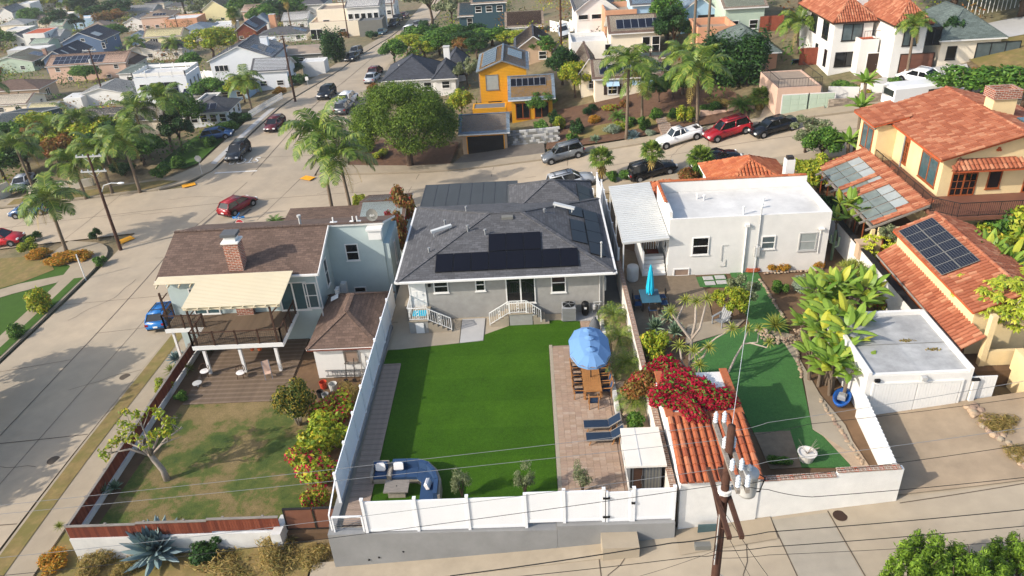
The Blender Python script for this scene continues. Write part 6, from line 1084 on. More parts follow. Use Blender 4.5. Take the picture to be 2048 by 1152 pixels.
for pn,me in aloe_tree(32,[([(-1.6,0,.0),(-.6,1.0,1.6),(0,1.8,1.9),(.3,2.2,2.6)],.07),([(0,1.8,1.9),(.7,1.6,2.1),(.8,1.9,2.8)],.05),([(.3,1.75,2.0),(1.1,1.2,2.0),(1.2,1.2,2.3)],.05)],n=26,L=.5,w=.05): link(pn,me,a2)
pl('round_yel','papaya_tree','small airy green tree beside the grey reclining chair',1462,640,RZ,(.38,.38,.5),'tree'); pl('airy','airy_tree','spindly green tree in front of the courtyard steps',1480,625,RZ,(.45,.45,.55),'tree'); pl('shrub_yel','golden_shrub','golden yellow shrub at the courtyard corner',1432,605,RZ,(.4,.4,.7))
pl('yucca','grassy_clump','dark grassy clump on the pebble ring',1550,655,RZ+.2,1.3,'grass'); pl('shrub_gray','dry_shrub','round grey brown shrub in the gravel bed right of the turf',1605,580,RZ,(1.0,.8,.8)); pl('shrub','low_shrub','low green shrub at the turf edge below the house',1560,585,RZ,.6)
for i,(px,py,lb) in enumerate(((1545,540,'low flowering shrub under the white house, left'),(1565,540,'low flowering shrub under the white house, middle'),(1635,535,'low flowering shrub under the white house corner'))): pl('shrub_orange','low_shrub',lb,px,py,RZ,.55,group='low shrubs along the white house')
v = P(1697,595,RZ); dt = thing('dragon_tree','spiky dragon tree with round head beside the white wall','tree',tuple(v)); random.seed(14); f = MB(); t = MB().tube([(0,0,-.1),(0,.1,1.5)],[.16,.13],8)
for k in range(16): a = k*2.4; e = Vector((math.cos(a)*.75*math.sqrt(k/16),.1+math.sin(a)*.75*math.sqrt(k/16),2.3-.35*k/16)); t.tube([(0,.1,1.45),e],[.08,.05],6); rosette(f,e,30,.55,.045,.0,1.4,.6,.3,3)
t.build('trunk','pale_bark',dt); f.build('leaves','lf_aloe',dt)
v = P(1662,520,RZ); cc = thing('cactus','slim columnar cactus at the white wall by the house','cactus',tuple(v)); MB().tube([(0,0,0),(0,0,2.3)],.1,8).tube([(0,0,1.0),(.3,0,1.1),(.32,0,1.8)],.08,8).tube([(0,0,1.3),(-.25,0,1.4),(-.27,0,2.0)],.07,8).build('stems','lf_succ',cc)
v = P(1745,545,RZ); et = thing('euphorbia_tree','round bright yellow green euphorbia tree at the white wall','tree',tuple(v)); random.seed(15); MB().tube([(0,0,0),(0,0,1.6)],.09,7).build('trunk','bark',et); f = MB()
for k in range(120): d = Vector((random.gauss(0,1),random.gauss(0,1),random.gauss(.3,.7))).normalized(); c_ = Vector((0,0,2.0))+Vector((d.x*1.15,d.y*1.15,d.z*.75))*random.uniform(.75,1.); rosette(f,c_,9,.2,.09,.2,1.2,.5,.3,3)
f.build('crown','lf_bright',et); pl('shrub_rust','flower_bush','pink flowering bush below the euphorbia',1775,600,RZ,(.8,.9,.8)); pl('shrub_redfl','flower_bush','crimson flowering bush behind the white garage',1760,615,RZ,(.8,.7,.7)); pl('shrub_flower','yellow_bush','yellow leafed bush behind the dragon tree',1720,580,RZ,(.8,.8,.8))
for i,(px,py,s,lb) in enumerate(((1640,640,1.,'giant bird of paradise plant with upright leaves nearest the turf path'),(1690,650,1.05,'giant bird of paradise plant behind the garage roof corner'),(1665,720,1.05,'giant bird of paradise plant overhanging the garage roof'),(1640,760,.85,'giant bird of paradise plant with yellowing leaves on the path edge'),(1680,785,.85,'giant bird of paradise plant above the blue kayak'),(1625,690,.8,'young bird of paradise plant beside the pebble ring'))): pl('banana%d' % (i % 3),'bird_of_paradise',lb,px,py,RZ,(s*1.15,s*1.15,s*.95),'plant',group='giant birds of paradise')
# pebbles and stones edging
pg = thing('pebble_ring','mound of pale pebbles around the grassy clump','pebbles',(0,0,0)); random.seed(16); ms = [MB().ball((0,0,0),.11,4,0,.7).mesh('pebble',m) for m in ('rock','sidewalk','flag')]; c0 = P(1560,672,RZ)
for k in range(150): a = random.uniform(2.6,6.6); r = random.uniform(.75,1.35); o = link('pebble',random.choice(ms),pg,loc=(c0.x+.1+r*math.cos(a)*1.1,c0.y+.2+r*math.sin(a)*.9,RZ+.06+.22*(1.4-r)),rz=random.uniform(0,3)); s = random.uniform(.6,1.1); o.scale = (s,s*.8,s)
se = thing('stone_edging','line of pale stones edging the gravel beds','stones'); pth = [(1515,545),(1560,560),(1545,600),(1575,630),(1700,600),(1600,715),(1620,760),(1650,800),(1690,860),(1730,930)]
for (a,b) in (((1530,548),(1650,540)),((1520,560),(1570,640)),((1590,690),(1605,760)),((1640,800),(1730,935)),((1680,590),(1790,625))):
    p,q = P(*a,RZ),P(*b,RZ); n = int((q-p).length/.22)
    for k in range(n): c_ = p.lerp(q,k/n); o = link('edge_stone',random.choice(ms),se,loc=(c_.x+random.uniform(-.06,.06),c_.y+random.uniform(-.06,.06),RZ+.05),rz=random.uniform(0,3)); o.scale = (1.2,.9,.8)
# courtyard table, umbrella, chairs, misc
v = P(1300,592,RZ+.7); tx,ty = v.x,v.y; t1 = thing('courtyard_table','teal glass topped table in the courtyard beside the wall','table',(tx,ty,RZ)); MB().cush(-.62,-.85,.69,.62,.85,.73,.01).build('top','teal_table',t1)
for sx in (-.55,.55):
    for sy in (-.75,.75): MB().bar((sx,sy,0),(sx,sy,.69),.05).build('leg','dark',t1)
u1 = thing('closed_umbrella','closed turquoise umbrella standing in the courtyard table','umbrella',(tx,ty+.1,RZ)); MB().tube([(0,0,0),(0,0,2.9)],.025,7).build('pole','light_gray',u1); MB().lathe([(.2,.95),(.24,1.2),(.17,1.7),(.15,2.2),(.1,2.7),(.03,2.95)],9).build('canopy','aqua',u1); 
for k in range(6): a = k*1.047; MB().tube([(.19*math.cos(a),.19*math.sin(a),.85),(.21*math.cos(a),.21*math.sin(a),1.3),(.12*math.cos(a),.12*math.sin(a),2.5)],[.05,.06,.02],5).build('fold','aqua',u1)
for i,(dx,dy,rz,lb) in enumerate(((-.85,.35,math.pi/2,'dark metal chair at the wall side of the teal table, far'),(-.85,-.45,math.pi/2,'dark metal chair at the wall side of the teal table, near'),(.85,.35,-math.pi/2,'dark metal chair at the yard side of the teal table, far'),(.85,-.45,-math.pi/2,'dark metal chair at the yard side of the teal table, near'),(0,-1.15,math.pi,'dark metal chair at the near end of the teal table'))):
    c = thing('metal_chair',lb,'chair',(tx+dx,ty+dy,RZ),rz,'dark courtyard chairs'); MB().box(-.24,-.24,.42,.24,.24,.46).build('seat','navy',c); MB().box(-.24,.2,.5,.24,.24,.92).build('backrest','dark',c)
    for sx in (-.22,.22):
        for sy in (-.22,.22): MB().bar((sx,sy,0),(sx,sy,.44),.035).build('leg','dark',c)
v = P(1265,560,RZ); MB().lathe([(.35,0),(.4,.1),(.42,.9),(.38,1.1),(.02,1.14)],14).build('water_tank','light_gray',None,label='round pale cover standing in the courtyard beside the wall',cat='tank',loc=tuple(v)); 
ad = thing('adirondack_chair','grey slatted reclining chair by the sandy corner','chair',tuple(P(1442,648,RZ)),-.9); MB().add([(-.3,-.4,.35),(.3,-.4,.35),(.3,.25,.25),(-.3,.25,.25)],[(0,1,2,3)]).build('seat','ac_gray',ad)
for k in range(5): MB().bar((-.26+.13*k,.2,.25),(-.3+.15*k,.65,1.0),.11,.03).build('back_slat','ac_gray',ad)
for s in (-.36,.36): MB().box(s-.07,-.45,.55,s+.07,.4,.58).build('arm','ac_gray',ad); MB().bar((s,-.4,0),(s,-.4,.55),.06).bar((s,.3,0),(s,.35,.56),.06).build('leg','ac_gray',ad)
v = P(1612,920,RZ); po_ = thing('planter_pot','round concrete pot with bare twigs behind the brick capped wall','pot',tuple(v)); MB().lathe([(.3,0),(.42,.45),(.46,.5),(.4,.5),(.36,.42),(.02,.4)],18).build('pot','off_white',po_); m = MB(); random.seed(17)
for k in range(16): a = random.uniform(0,6.28); m.tube([(0,0,.4),(.2*math.cos(a),.2*math.sin(a),.7),(.5*math.cos(a),.5*math.sin(a),random.uniform(.8,1.1))],[.012,.009,.004],4)
m.build('twigs','pale_bark',po_)
v = P(1682,805,RZ); ky = thing('blue_kayak','blue plastic kayak tub with a grey seat under the broad leaves','kayak',tuple(v),1.0); MB().lathe([(.06,0),(.3,.06),(.42,.3),(.45,.42),(.36,.4),(.2,.15),(.02,.12)],14).xf(Matrix.Scale(1.9,4,(1,0,0))).build('hull','blue_plastic',ky,True); MB().cush(-.2,-.2,.2,.25,.2,.55,.08).build('seat','ac_gray',ky)
v = P(1505,543,RZ); hs = thing('garden_hose','coiled red garden hose under the white house wall','hose',tuple(v)); MB().tube([(.55*(1-.05*(k//12))*math.cos(k*.52),.25*(1-.05*(k//12))*math.sin(k*.52),.05+.006*k) for k in range(48)],.03,5).build('coil','terracotta',hs)
pl('shrub','low_plant','small green plants inside the front wall left of the pot',1555,928,RZ,(.7,.3,.35))
# ================================================================ far right lot: yellow tiled house
SZ = 2.0; random.seed(5)
sheet('yard',[(21.9,33),(40,33),(40,62),(21.9,62)],SZ-.03,'dirt',3,**ST)
sp = thing('spanish_house','yellow two storey house with red tile roofs and iron balcony','house',(27.3,48.6,SZ)); MB().add([(0,0,-1),(9.4,0,-1),(9.4,10,-1),(0,10,-1),(0,0,5.9),(9.4,0,5.9),(9.4,10,5.9),(0,10,5.9),(4.7,0,7.2),(4.7,10,7.2)],[(3,2,1,0),(0,1,5,8,4),(1,2,6,5),(2,3,7,9,6),(3,0,4,7),(4,8,9,7),(8,5,6,9)]).build('wall','yellow_stucco',sp)
pp = roof_polys('gy',9.4,10,5.95,1.35,.5); _m = MB(); [slab(_m,p,.14) for p in pp.values()]; sr = _m.build('roof',['ridge','terracotta'],sp)
for p in pp.values(): tile_roof(sr,p,'tile',.3,.45,.135)
ridge_tiles(sr,(4.7,-.5,7.33),(4.7,10.5,7.33)); ridge_tiles(sr,(-.5,-.5,5.86),(4.7,-.5,7.35)); ridge_tiles(sr,(9.9,-.5,5.86),(4.7,-.5,7.35))
MB().box(-1.4,7.2,-1,-.01,10.4,5.7).build('wall','yellow_stucco',sp); _m = MB(); q = [(-1.9,10.8,5.75),(-1.9,6.9,5.75),(.6,6.9,6.35),(.6,10.8,6.35)]; slab(_m,q,.12); s2 = _m.build('roof',['ridge','terracotta'],sp); tile_roof(s2,q,'tile',.3,.45,.135)
LF = fM('l',9.4,10)
def bigwin(par,M,s,z,w,h): opening(par,M,s,z,w,h,'slide','orange_wood','glass_teal'); MB().box(s-w/2-.25,-.09,z+h+.05,s+w/2+.25,.0,z+h+.3).xf(M).build('lintel','gray_wood',par)
bigwin(sp,LF,8.3,3.4,2.4,1.9); opening(sp,LF,4.7,3.4,.8,1.7,'french','orange_wood'); MB().lathe([(.35,-.05),(.44,-.05),(.44,.02),(.35,.02)],14).xf(LF @ Matrix.Translation((4.7,0,5.1)) @ Matrix.Rotation(math.pi/2,4,'X')).build('arch_trim','orange_wood',sp); bigwin(sp,Matrix.Translation((-1.41,0,0)) @ fM('l',0,10.4),1.6,3.3,2.0,1.9); MB().tube([(-.08,5.6,-.5),(-.08,5.6,5.7)],.06,8).build('downpipe','ac_gray',sp)
FF = fM('f',9.4,10); opening(sp,FF,1.6,3.0,1.7,2.1,'french','orange_wood'); opening(sp,FF,3.6,3.4,.9,1.3,'plain','orange_wood'); opening(sp,FF,6.4,3.0,1.6,2.1,'french','orange_wood')
for dx,dz in ((0,0),(.16,0),(.08,.13)): MB().tube([(3.3+dx,.02,6.15+dz),(3.3+dx,-.12,6.15+dz)],.08,8).build('clay_vent','terracotta',sp)
q = [(.2,-1.0,5.15),(5.4,-1.0,5.15),(4.6,-.02,5.65),(1.0,-.02,5.65)]; _m = MB(); slab(_m,q,.1); aw = _m.build('awning',['ridge','terracotta'],sp); tile_roof(aw,q,'tile',.3,.45,.135); ridge_tiles(aw,q[0],q[3])
MB().box(-1.5,-3.4,2.75,7.5,-.01,3.0).box(-1.5,0,2.75,-.01,7.0,3.0).build('balcony_slab','copper',sp); MB().box(-.9,-2.6,-1,8.5,-.02,2.74).build('wall','yellow_stucco',sp)
def iron_rail(par,a,b,h=.95,st=.13):
    a,b = Vector(a),Vector(b); o = MB().bar(a+Vector((0,0,h)),b+Vector((0,0,h)),.05,.04).bar(a+Vector((0,0,.08)),b+Vector((0,0,.08)),.03).build('railing','iron',par); L = (b-a).length
    for i in range(int(L/st)+1): p = a.lerp(b,min(1,i*st/L)); MB().bar(p+Vector((0,0,0 if i % 10 == 0 else .08)),p+Vector((0,0,h)),.035 if i % 10 == 0 else .016).build('baluster','iron',o)
iron_rail(sp,(-1.42,-2.2,3.0),(-1.42,6.9,3.0)); iron_rail(sp,(-1.42,-2.2,3.0),(-.2,-3.3,3.0)); iron_rail(sp,(-.2,-3.3,3.0),(5.2,-3.3,3.0))
ck = MB().box(5.0,4.5,6,6.6,5.6,8.1).build('chimney','yellow_stucco',sp); MB().box(4.85,4.35,8.1,6.75,4.55,8.75).box(4.85,5.55,8.1,6.75,5.75,8.75).box(4.85,4.56,8.1,5.05,5.54,8.75).box(6.55,4.56,8.1,6.75,5.54,8.75).build('brick_crown','brick',ck)
MB().box(6.2,2.2,6.95,7.6,3.4,7.1).build('skylight','glass_teal',sr)
# solarium
so = thing('glass_pergola','timber and glass lean to pergola with tile strips on the yellow house','pergola',(22.5,46.6,SZ)); SW,SD,Z0,Z1 = 3.5,11,1.9,3.3; zz = lambda x: Z0+(Z1-Z0)*x/SW
for k in range(11):
    y = k*SD/10; MB().bar((-.5,y,zz(-.5)),(SW,y,zz(SW)),.09,.13).build('rafter','gray_wood',so)
    for j in range(4 if k < 10 else 0):
        x0,x1 = j*SW/4,(j+1)*SW/4
        if j == 3 or k in (4,9) or (k == 0 and j > 1): 
            m = MB(); q = [(x0,y+1.05,zz(x0)+.08),(x0,y+.05,zz(x0)+.08),(x1,y+.05,zz(x1)+.08),(x1,y+1.05,zz(x1)+.08)]; tile_roof(so,q,'tile',.27,.44,.12)
        else: MB().add([(x0+.02,y+.06,zz(x0)+.09),(x1-.02,y+.06,zz(x1)+.09),(x1-.02,y+1.04,zz(x1)+.09),(x0+.02,y+1.04,zz(x0)+.09)],[(0,1,2,3)]).build('glass_pane',['pglass','pglass','curtain'][(k*3+j) % 3],so)
for x in (0,SW): MB().bar((x,0,zz(x)-.1),(x,SD,zz(x)-.1),.12,.16).build('beam','gray_wood',so)
for y in (0,5.5,11): MB().box(-.12,y-.12,-.5,.12,y+.12,zz(0)-.1).build('post','yellow_stucco',so)
for y in (1.4,2.8,4.2,7,8.4,9.8): MB().bar((0,y,0),(0,y,zz(0)),.07).build('mullion','orange_wood',so)
MB().box(.3,-.3,-.5,SW,-.05,1.9).build('end_wall','yellow_stucco',so); opening(so,Matrix.Translation((0,-.3,0)),1.3,.4,1.4,1.2,'slide','orange_wood')
for y in (.06,6.0): tile_roof(so,[(0,y+.5,zz(0)+.12),(0,y,zz(0)+.12),(SW,y,zz(SW)+.12),(SW,y+.5,zz(SW)+.12)],'tile',.27,.44,.12)
# one storey solar wing
sw_ = thing('solar_wing','low yellow wing with tile roof and gridded solar array','house',(22.9,34.6,SZ)); MB().box(0,0,-.8,4.6,9.4,2.85).build('wall','yellow_stucco',sw_); pp = roof_polys('gy',4.4,9.4,2.9,.95,.25); _m = MB(); [slab(_m,p,.12) for p in pp.values()]; r_ = _m.build('roof',['ridge','terracotta'],sw_)
for p in pp.values(): tile_roof(r_,p,'tile',.27,.42,.12)
ridge_tiles(r_,(2.2,-.3,3.87),(2.2,9.7,3.87)); Mv = [tuple(Vector(p)+Vector((0,0,.1))) for p in pp['l']]; panels(r_,Mv,.55,.1,6,2,.95,1.05,'solar','mid_gray',.02,True)
q = [(-1.0,9.5,1.2),(-1.0,-1.2,1.2),(-.02,-1.2,1.85),(-.02,9.5,1.85)]; _m = MB(); slab(_m,q,.1); l_ = _m.build('lean_to_roof',['ridge','terracotta'],sw_); tile_roof(l_,q,'tile',.27,.42,.12); MB().tube([(-1.06,9.5,1.15),(-1.06,-1.2,1.15)],.06,6).build('gutter','gray_wood',l_); MB().box(-.85,-1.0,-.8,-.8,9.3,1.1).build('timber_screen','orange_wood',sw_)
for k in range(5): MB().box(-.9,-.9+k*2.1,-.8,-.85,-.82+k*2.1,1.1).build('screen_batten','brown_wood',sw_)
gb = MB().box(.2,-1.2,0,.5,-.9,3.1).box(.5,-1.15,0,2.4,-.95,.9).build('yellow_pier','yellow_stucco',sw_)
yw = thing('yellow_wall','low yellow garden wall with sandy cap right of the driveway','wall'); MB().prism([(23.3,31.2),(24.0,31.2),(25.6,26.6),(24.9,26.6)],-1,1.7).build('wall_body','yellow_stucco',yw); MB().box(24.6,30.2,0,25.3,33.2,3.2).box(25.3,32.0,0,29,32.5,2.6).build('pier','yellow_stucco',yw)
for i,(px,py,k,s,lb) in enumerate(((1990,700,'sche0',1.,'large schefflera tree with glossy yellow green leaves by the yellow wall'),(1930,650,'sche1',1.,'schefflera tree overhanging the timber screen'),(2050,650,'sche1',1.1,'schefflera tree at the right picture edge'),(1930,575,'banana1',1.,'giant bird of paradise plant beside the solar wing'),(1975,590,'banana2',1.,'giant bird of paradise plant at the yellow pier'))): pl(k,'garden_tree',lb,px,py,SZ,s,'tree')
for i,(px,py,s,lb) in enumerate(((1990,500,(2.0,2.2,2.2),'dense green trumpet vine hedge below the iron balcony'),(2040,520,(2.0,2.4,2.3),'dense green vine hedge at the right edge below the balcony'),(1960,535,(1.4,2.0,1.8),'dense green vine hedge behind the solar wing roof'))): pl('shrub_flower' if i else 'shrub','vine_hedge',lb,px,py,SZ,s,'hedge')
pl('banana0','papaya_plant','broad leaved papaya plant between the white house and the pergola',1690,475,SZ-.5,(1.,1.,.9),'plant'); pl('shrub_dark','dark_shrub','dark shrub in the gap right of the white house roof',1665,440,SZ-.5,(1.2,1.4,1.6)); pl('round_yel','pittosporum_tree','yellow green tree behind the white chimney',1640,400,RZ,(.75,.75,.8),'tree'); pl('airy','papaya_plant','spindly papaya at the end wall of the pergola',1775,515,SZ,(.4,.4,.5),'plant')
random.seed(6); rk = [MB().ball((0,0,0),.16,5,0,.75).mesh('rock',m) for m in ('rock','sidewalk','flag')]; rg = thing('rock_border','border of pale rocks and dry plants along the driveway','rocks')
for k in range(60): t = random.random(); c_ = P(1940,830,1.).lerp(P(2060,960,.8),t); link('rock',random.choice(rk),rg,loc=(c_.x+random.uniform(-.35,.35),c_.y+random.uniform(-.3,.3),T(c_.x,c_.y)+.12)).scale = (random.uniform(.6,1.4),)*3
pl('shrub_dry','dry_plants','dry low plants beside the driveway rocks',1995,850,None,(.8,1.3,.4)); pl('shrub_dry','dry_plants','dry low plants at the rock border near the alley',2040,915,None,(.7,1.0,.4))
# ================================================================ utility pole, wires, alley
def PY(px,py,Y):
    d = MC @ np.array([px-1024.,py-576.,F]); t = Y/d[1]; return Vector((d[0]*t,Y,HC+d[2]*t))
_b = PY(1432,1140,15.7); PX = _b.x; ZT = ZH(852,PX,15.7)
up = thing('utility_pole','brown wooden utility pole with crossarms, insulators and grey transformer','utility pole',(PX,15.7,0)); MB().tube([(0,0,T(PX,15.7)-.5),(0,0,6),(0,0,ZT)],[.165,.14,.105],14).build('pole','pole_wood',up,True)
def zpy(py): return ZH(py,PX,15.7)
def ins(par,x,y,z,h=.34): MB().lathe([(.03,0),(.05,.04)]+[(r,.04+h*(i+.5)/8) for i,r in enumerate((.07,.04,.07,.04,.07,.04,.07,.04))]+[(.03,h+.06)],10,(x,y,z)).build('insulator','porcelain',par)
za = zpy(905)
for dx in (-.11,.13): o = MB().box(dx-.05,-1.45,za-.06,dx+.05,1.3,za+.06).build('crossarm','gray_wood',up); [ins(o,dx,y,za+.06) for y in (-1.35,-.75,.1,1.15)]
zb_ = zpy(1000)
for dx in (-.16,.17): MB().box(dx-.06,-1.35,zb_-.07,dx+.06,1.25,zb_+.07).build('crossarm','pole_wood',up)
MB().bar((-.16,-1.0,zb_-.05),(0,-.1,zb_-1.0),.06,.03).bar((-.16,.9,zb_-.05),(0,.1,zb_-1.0),.06,.03).build('brace','pole_wood',up)
tz = zpy(975); tr_ = MB().lathe([(.05,0),(.24,.02),(.25,.1),(.25,.72),(.27,.74),(.27,.8),(.2,.86),(.03,.88)],20,(.52,-.25,tz)).build('transformer','light_gray',up,True); MB().lathe([(.04,0),(.07,.05),(.04,.1),(.07,.15),(.03,.22)],8,(.5,-.3,tz+.87)).build('bushing','porcelain',tr_); MB().box(.1,-.3,tz+.2,.3,-.2,tz+.3).box(.1,-.3,tz+.55,.3,-.2,tz+.65).build('hanger','steel',tr_); MB().tube([(.7,-.3,tz+.8),(.95,-.3,tz+.6),(.85,-.3,tz+.1),(.3,-.1,tz-.1)],.02,5).build('lead','wire',tr_)
MB().tube([(0,0,zpy(978)),(0,0,zpy(984))],.19,12).build('band','white',up); MB().tube([(-.12,-.16,zpy(1120)),(-.12,-.16,zpy(1010))],.02,5).build('conduit','light_gray',up)
for k in range(9): MB().tube([(-.1+.2*(k % 2),-.14,3+k*.75),(-.18+.36*(k % 2),-.22,3+k*.75)],.012,4).build('step_bolt','steel',up)
MB().box(-.75,-.3,zpy(1078)-.1,-.3,-.12,zpy(1078)+.06).build('splice_box','mid_gray',up)
WL = [([(-60,1017),(1420,852)],16.6,.012,'wire_gray'),([(-60,1034),(1440,880)],16.3,.012,'wire_gray'),([(-60,1121),(565,1052),(1449,936)],15.4,.012,'wire_gray'),([(-60,1157),(512,1095),(1446,969)],15.0,.014,'wire'),([(1455,936),(1536,923),(2110,846)],15.4,.012,'wire_gray'),([(1450,972),(1536,959),(2110,880)],15.2,.014,'wire'),([(1470,966),(1536,979),(1624,994),(2110,948)],15.0,.016,'wire'),([(1436,1076),(1536,1064),(2110,1013)],15.5,.022,'wire'),([(1435,1102),(1536,1094),(2110,1046)],15.5,.02,'wire'),([(1432,1116),(1536,1110),(2110,1077)],15.5,.012,'wire'),([(900,1152),(1344,1086),(1440,1072)],15.5,.03,'wire'),([(900,1166),(1400,1112),(1434,1108)],15.5,.018,'wire'),([(1460,862),(1536,845),(2110,751)],16.6,.012,'wire_gray'),([(1462,876),(1620,848),(2110,786)],16.3,.012,'wire'),([(1440,1010),(1536,1152),(1560,1190)],14.8,.012,'wire'),([(1440,1040),(1500,1152),(1520,1190)],14.9,.012,'wire'),([(1434,1100),(1280,1152),(1250,1165)],15.3,.01,'wire')]
wl = ['highest wire to the left of the pole','second wire from the top to the left of the pole','third wire to the left of the pole','dark wire crossing the white fence to the left of the pole','thin wire right of the pole above the white wall','dark wire right of the pole crossing the driveway','kinked dark wire right of the pole in front of the white wall','thick dark telephone cable right of the pole','second telephone cable right of the pole','thin lowest cable right of the pole','thick black telephone cable left of the pole','thin lower telephone cable left of the pole','highest wire right of the pole crossing the garage','second wire right of the pole crossing the garage','steep guy wire right of the pole foot','steeper guy wire beside the pole foot','guy wire left of the pole foot']
for (pts,Y,r,m),lb in zip(WL,wl):
    q = [PY(*p,Y) for p in pts]; full = []
    for i in range(len(q)-1): full += [q[i].lerp(q[i+1],k/8)+Vector((0,0,-.05*4*(k/8)*(1-k/8))) for k in range(8)]
    MB().tube(full+[q[-1]],r*.6,5).build('power_line',m,None,label=lb,cat='wire',group='overhead wires')
MB().tube([Vector((PX,15.7,zpy(868))).lerp(Vector((15.0,46.7,5.75)),k/12)+Vector((0,0,-1.2*4*(k/12)*(1-k/12)*.5)) for k in range(13)],.009,5).build('power_line','lamp_white',None,label='white service wire from the pole to the white house mast',cat='wire')
for i,(px,py,s,lb) in enumerate(((1850,1130,(1.0,1.0,1.1),'bright green conifer top nearest the bottom right corner'),(1950,1170,(1.1,1.1,1.1),'bright green conifer top in the bottom right corner'),(2040,1140,(1.,1.,1.),'bright green conifer top at the right edge'),(1800,1175,(.8,.8,.9),'small bright green conifer top left of the others'),(1900,1210,(1.2,1.2,1.1),'bright green conifer top at the bottom edge'))): v = P(px,py,2.2); plant('conifer','conifer',lb,'tree',(v.x,v.y,T(v.x,v.y)-.2),s,group='conifers at the alley')
ms_ = MB().box(-.55,-.03,0,.55,.03,.5).build('cellar_window','glass_teal',None,label='small bluish window panel leaning at the foot of the white shed',cat='window',loc=(P(1420,1055,-.2).x,P(1420,1055,-.2).y,T(7.2,24.9)+.0)); drape('rough_apron',[(5.8,23.9),(10.2,24.3),(10.2,25.7),(5.8,25.5)],.05,'sidewalk',1,**ST)
# ================================================================ cars, signs, poles, street trees
random.seed(12); XR0 = Matrix.Rotation(math.pi/2,4,'X')
for n_,h_ in (('c_blue','1f6fb5'),('c_red','8e1420'),('c_black','101114'),('c_char','2b2e32'),('c_maroon','5a1a1e'),('c_white','e8e8e6'),('c_silver','a4a9ae'),('c_grey','5c6166'),('c_dblue','31557f'),('c_teal','3e5a63'),('c_bred','c01f2a')): paint(n_,h_)
def carp(label,kind,pm,px,py,hd,s=1.,rack=False,name='parked_car'):
    p = PT(px,py); rz = R(hd); d = Vector((math.cos(rz),math.sin(rz))); g = (T(p.x+d.x*2,p.y+d.y*2)-T(p.x-d.x*2,p.y-d.y*2))/4; n = (T(p.x-d.y,p.y+d.x)-T(p.x+d.y,p.y-d.x))/2
    c = car(name,label,kind,pm,(p.x,p.y,p.z+.02),0,s,'cars on the streets',rack); c.rotation_euler = (math.atan(n),-math.atan(g),rz)
for a in (('bright blue hatchback parked at the kerb beside the raised deck','hatch','c_blue',336,640,91,1.,True),('red hatchback driving through the intersection','hatch','c_red',478,420,62,1.02),('black SUV parked by the planter strip near the STOP lettering','suv','c_char',479,313,-94,1.02,True),('black and maroon compact car parked at the kerb by the white picket fence','hatch','c_maroon',552,256,-97),('black SUV driving toward the camera up the side street','suv','c_black',655,194,-96),('dark grey SUV parked half hidden behind the big round pine','suv','c_grey',690,222,84),('white SUV parked behind the dark grey one by the big pine','suv','c_white',698,205,84),('silver car parked beside the grey roofed white house','sedan','c_silver',746,163,84),('dark motorbike coloured small car parked ahead of the silver car','hatch','c_maroon',752,150,84),('black sedan parked under the dark cypress on the side street','sedan','c_black',706,121,-96),('grey SUV parked under the dark cypress on the side street','suv','c_grey',713,111,-96),('teal grey sedan parked far up the side street','sedan','c_teal',765,70,-97),('black pickup sized SUV parked far up the street','suv','c_black',789,53,-97,1.1),('dark SUV parked farthest up the street','suv','c_char',796,44,-97,1.1),('maroon car parked at the far end of the street','sedan','c_maroon',808,36,-97),('white cargo van seen from behind on the far street','van','c_white',822,70,84,1.05),('dark grey car parked right of the white cargo van','suv','c_grey',838,55,84),('blue compact car parked in the drive behind the tall palms','hatch','c_dblue',437,277,5),('blue station wagon parked on the cross street at the left','suv','c_dblue',66,428,183),('bright red SUV cut by the left picture edge','suv','c_bred',6,490,4),('silver sedan in the walled driveway at the left','sedan','c_silver',50,373,-80),
          ('grey SUV parked on the far kerb near the stone wall','suv','c_grey',1128,318,187,1.02),('silver SUV with roof rack parked behind the dark roofed house','suv','c_silver',1143,376,8,1.05,True),('black SUV parked behind the short fan palms','suv','c_black',1306,352,8),('black sedan parked behind the orange tiled wing','sedan','c_black',1432,330,9),('white pickup truck with lumber rack parked on the hill street','pickup','c_white',1358,285,190),('maroon SUV with roof rails parked on the hill street','suv','c_red',1456,272,191,1.02,True),('black sedan parked in front of the green garage doors','sedan','c_black',1548,264,191),('white sedan in the sloping drive of the white tiled house','sedan','c_white',1840,164,118),('grey SUV in the back yard beside the white wall','suv','c_silver',1130,72,-90),('white car parked beside the cream terrace wall','sedan','c_white',1172,70,-90),('white car in front of the grey shingled garage','sedan','c_white',1036,78,200)): carp(*a)
v = PT(1832,214); cp_ = thing('camper_van','white camper van parked above the yellow tiled house','van',tuple(v),R(9)); MB().cush(-3.2,-1.05,.4,3.2,1.05,2.5,.22).build('body','c_white',cp_); MB().box(.2,-1.07,1.6,1.8,-1.04,2.0).build('window','glass',cp_); MB().box(-3.23,-.8,1.5,-3.18,.8,2.1).build('windscreen','glass',cp_)
for x in (-2.2,2.1):
    for y in (-.95,.95): MB().lathe([(.1,-.1),(.36,-.1),(.36,.1),(.1,.1)],14).xf(Matrix.Translation((x,y,.36)) @ XR0).build('wheel','tyre',cp_)
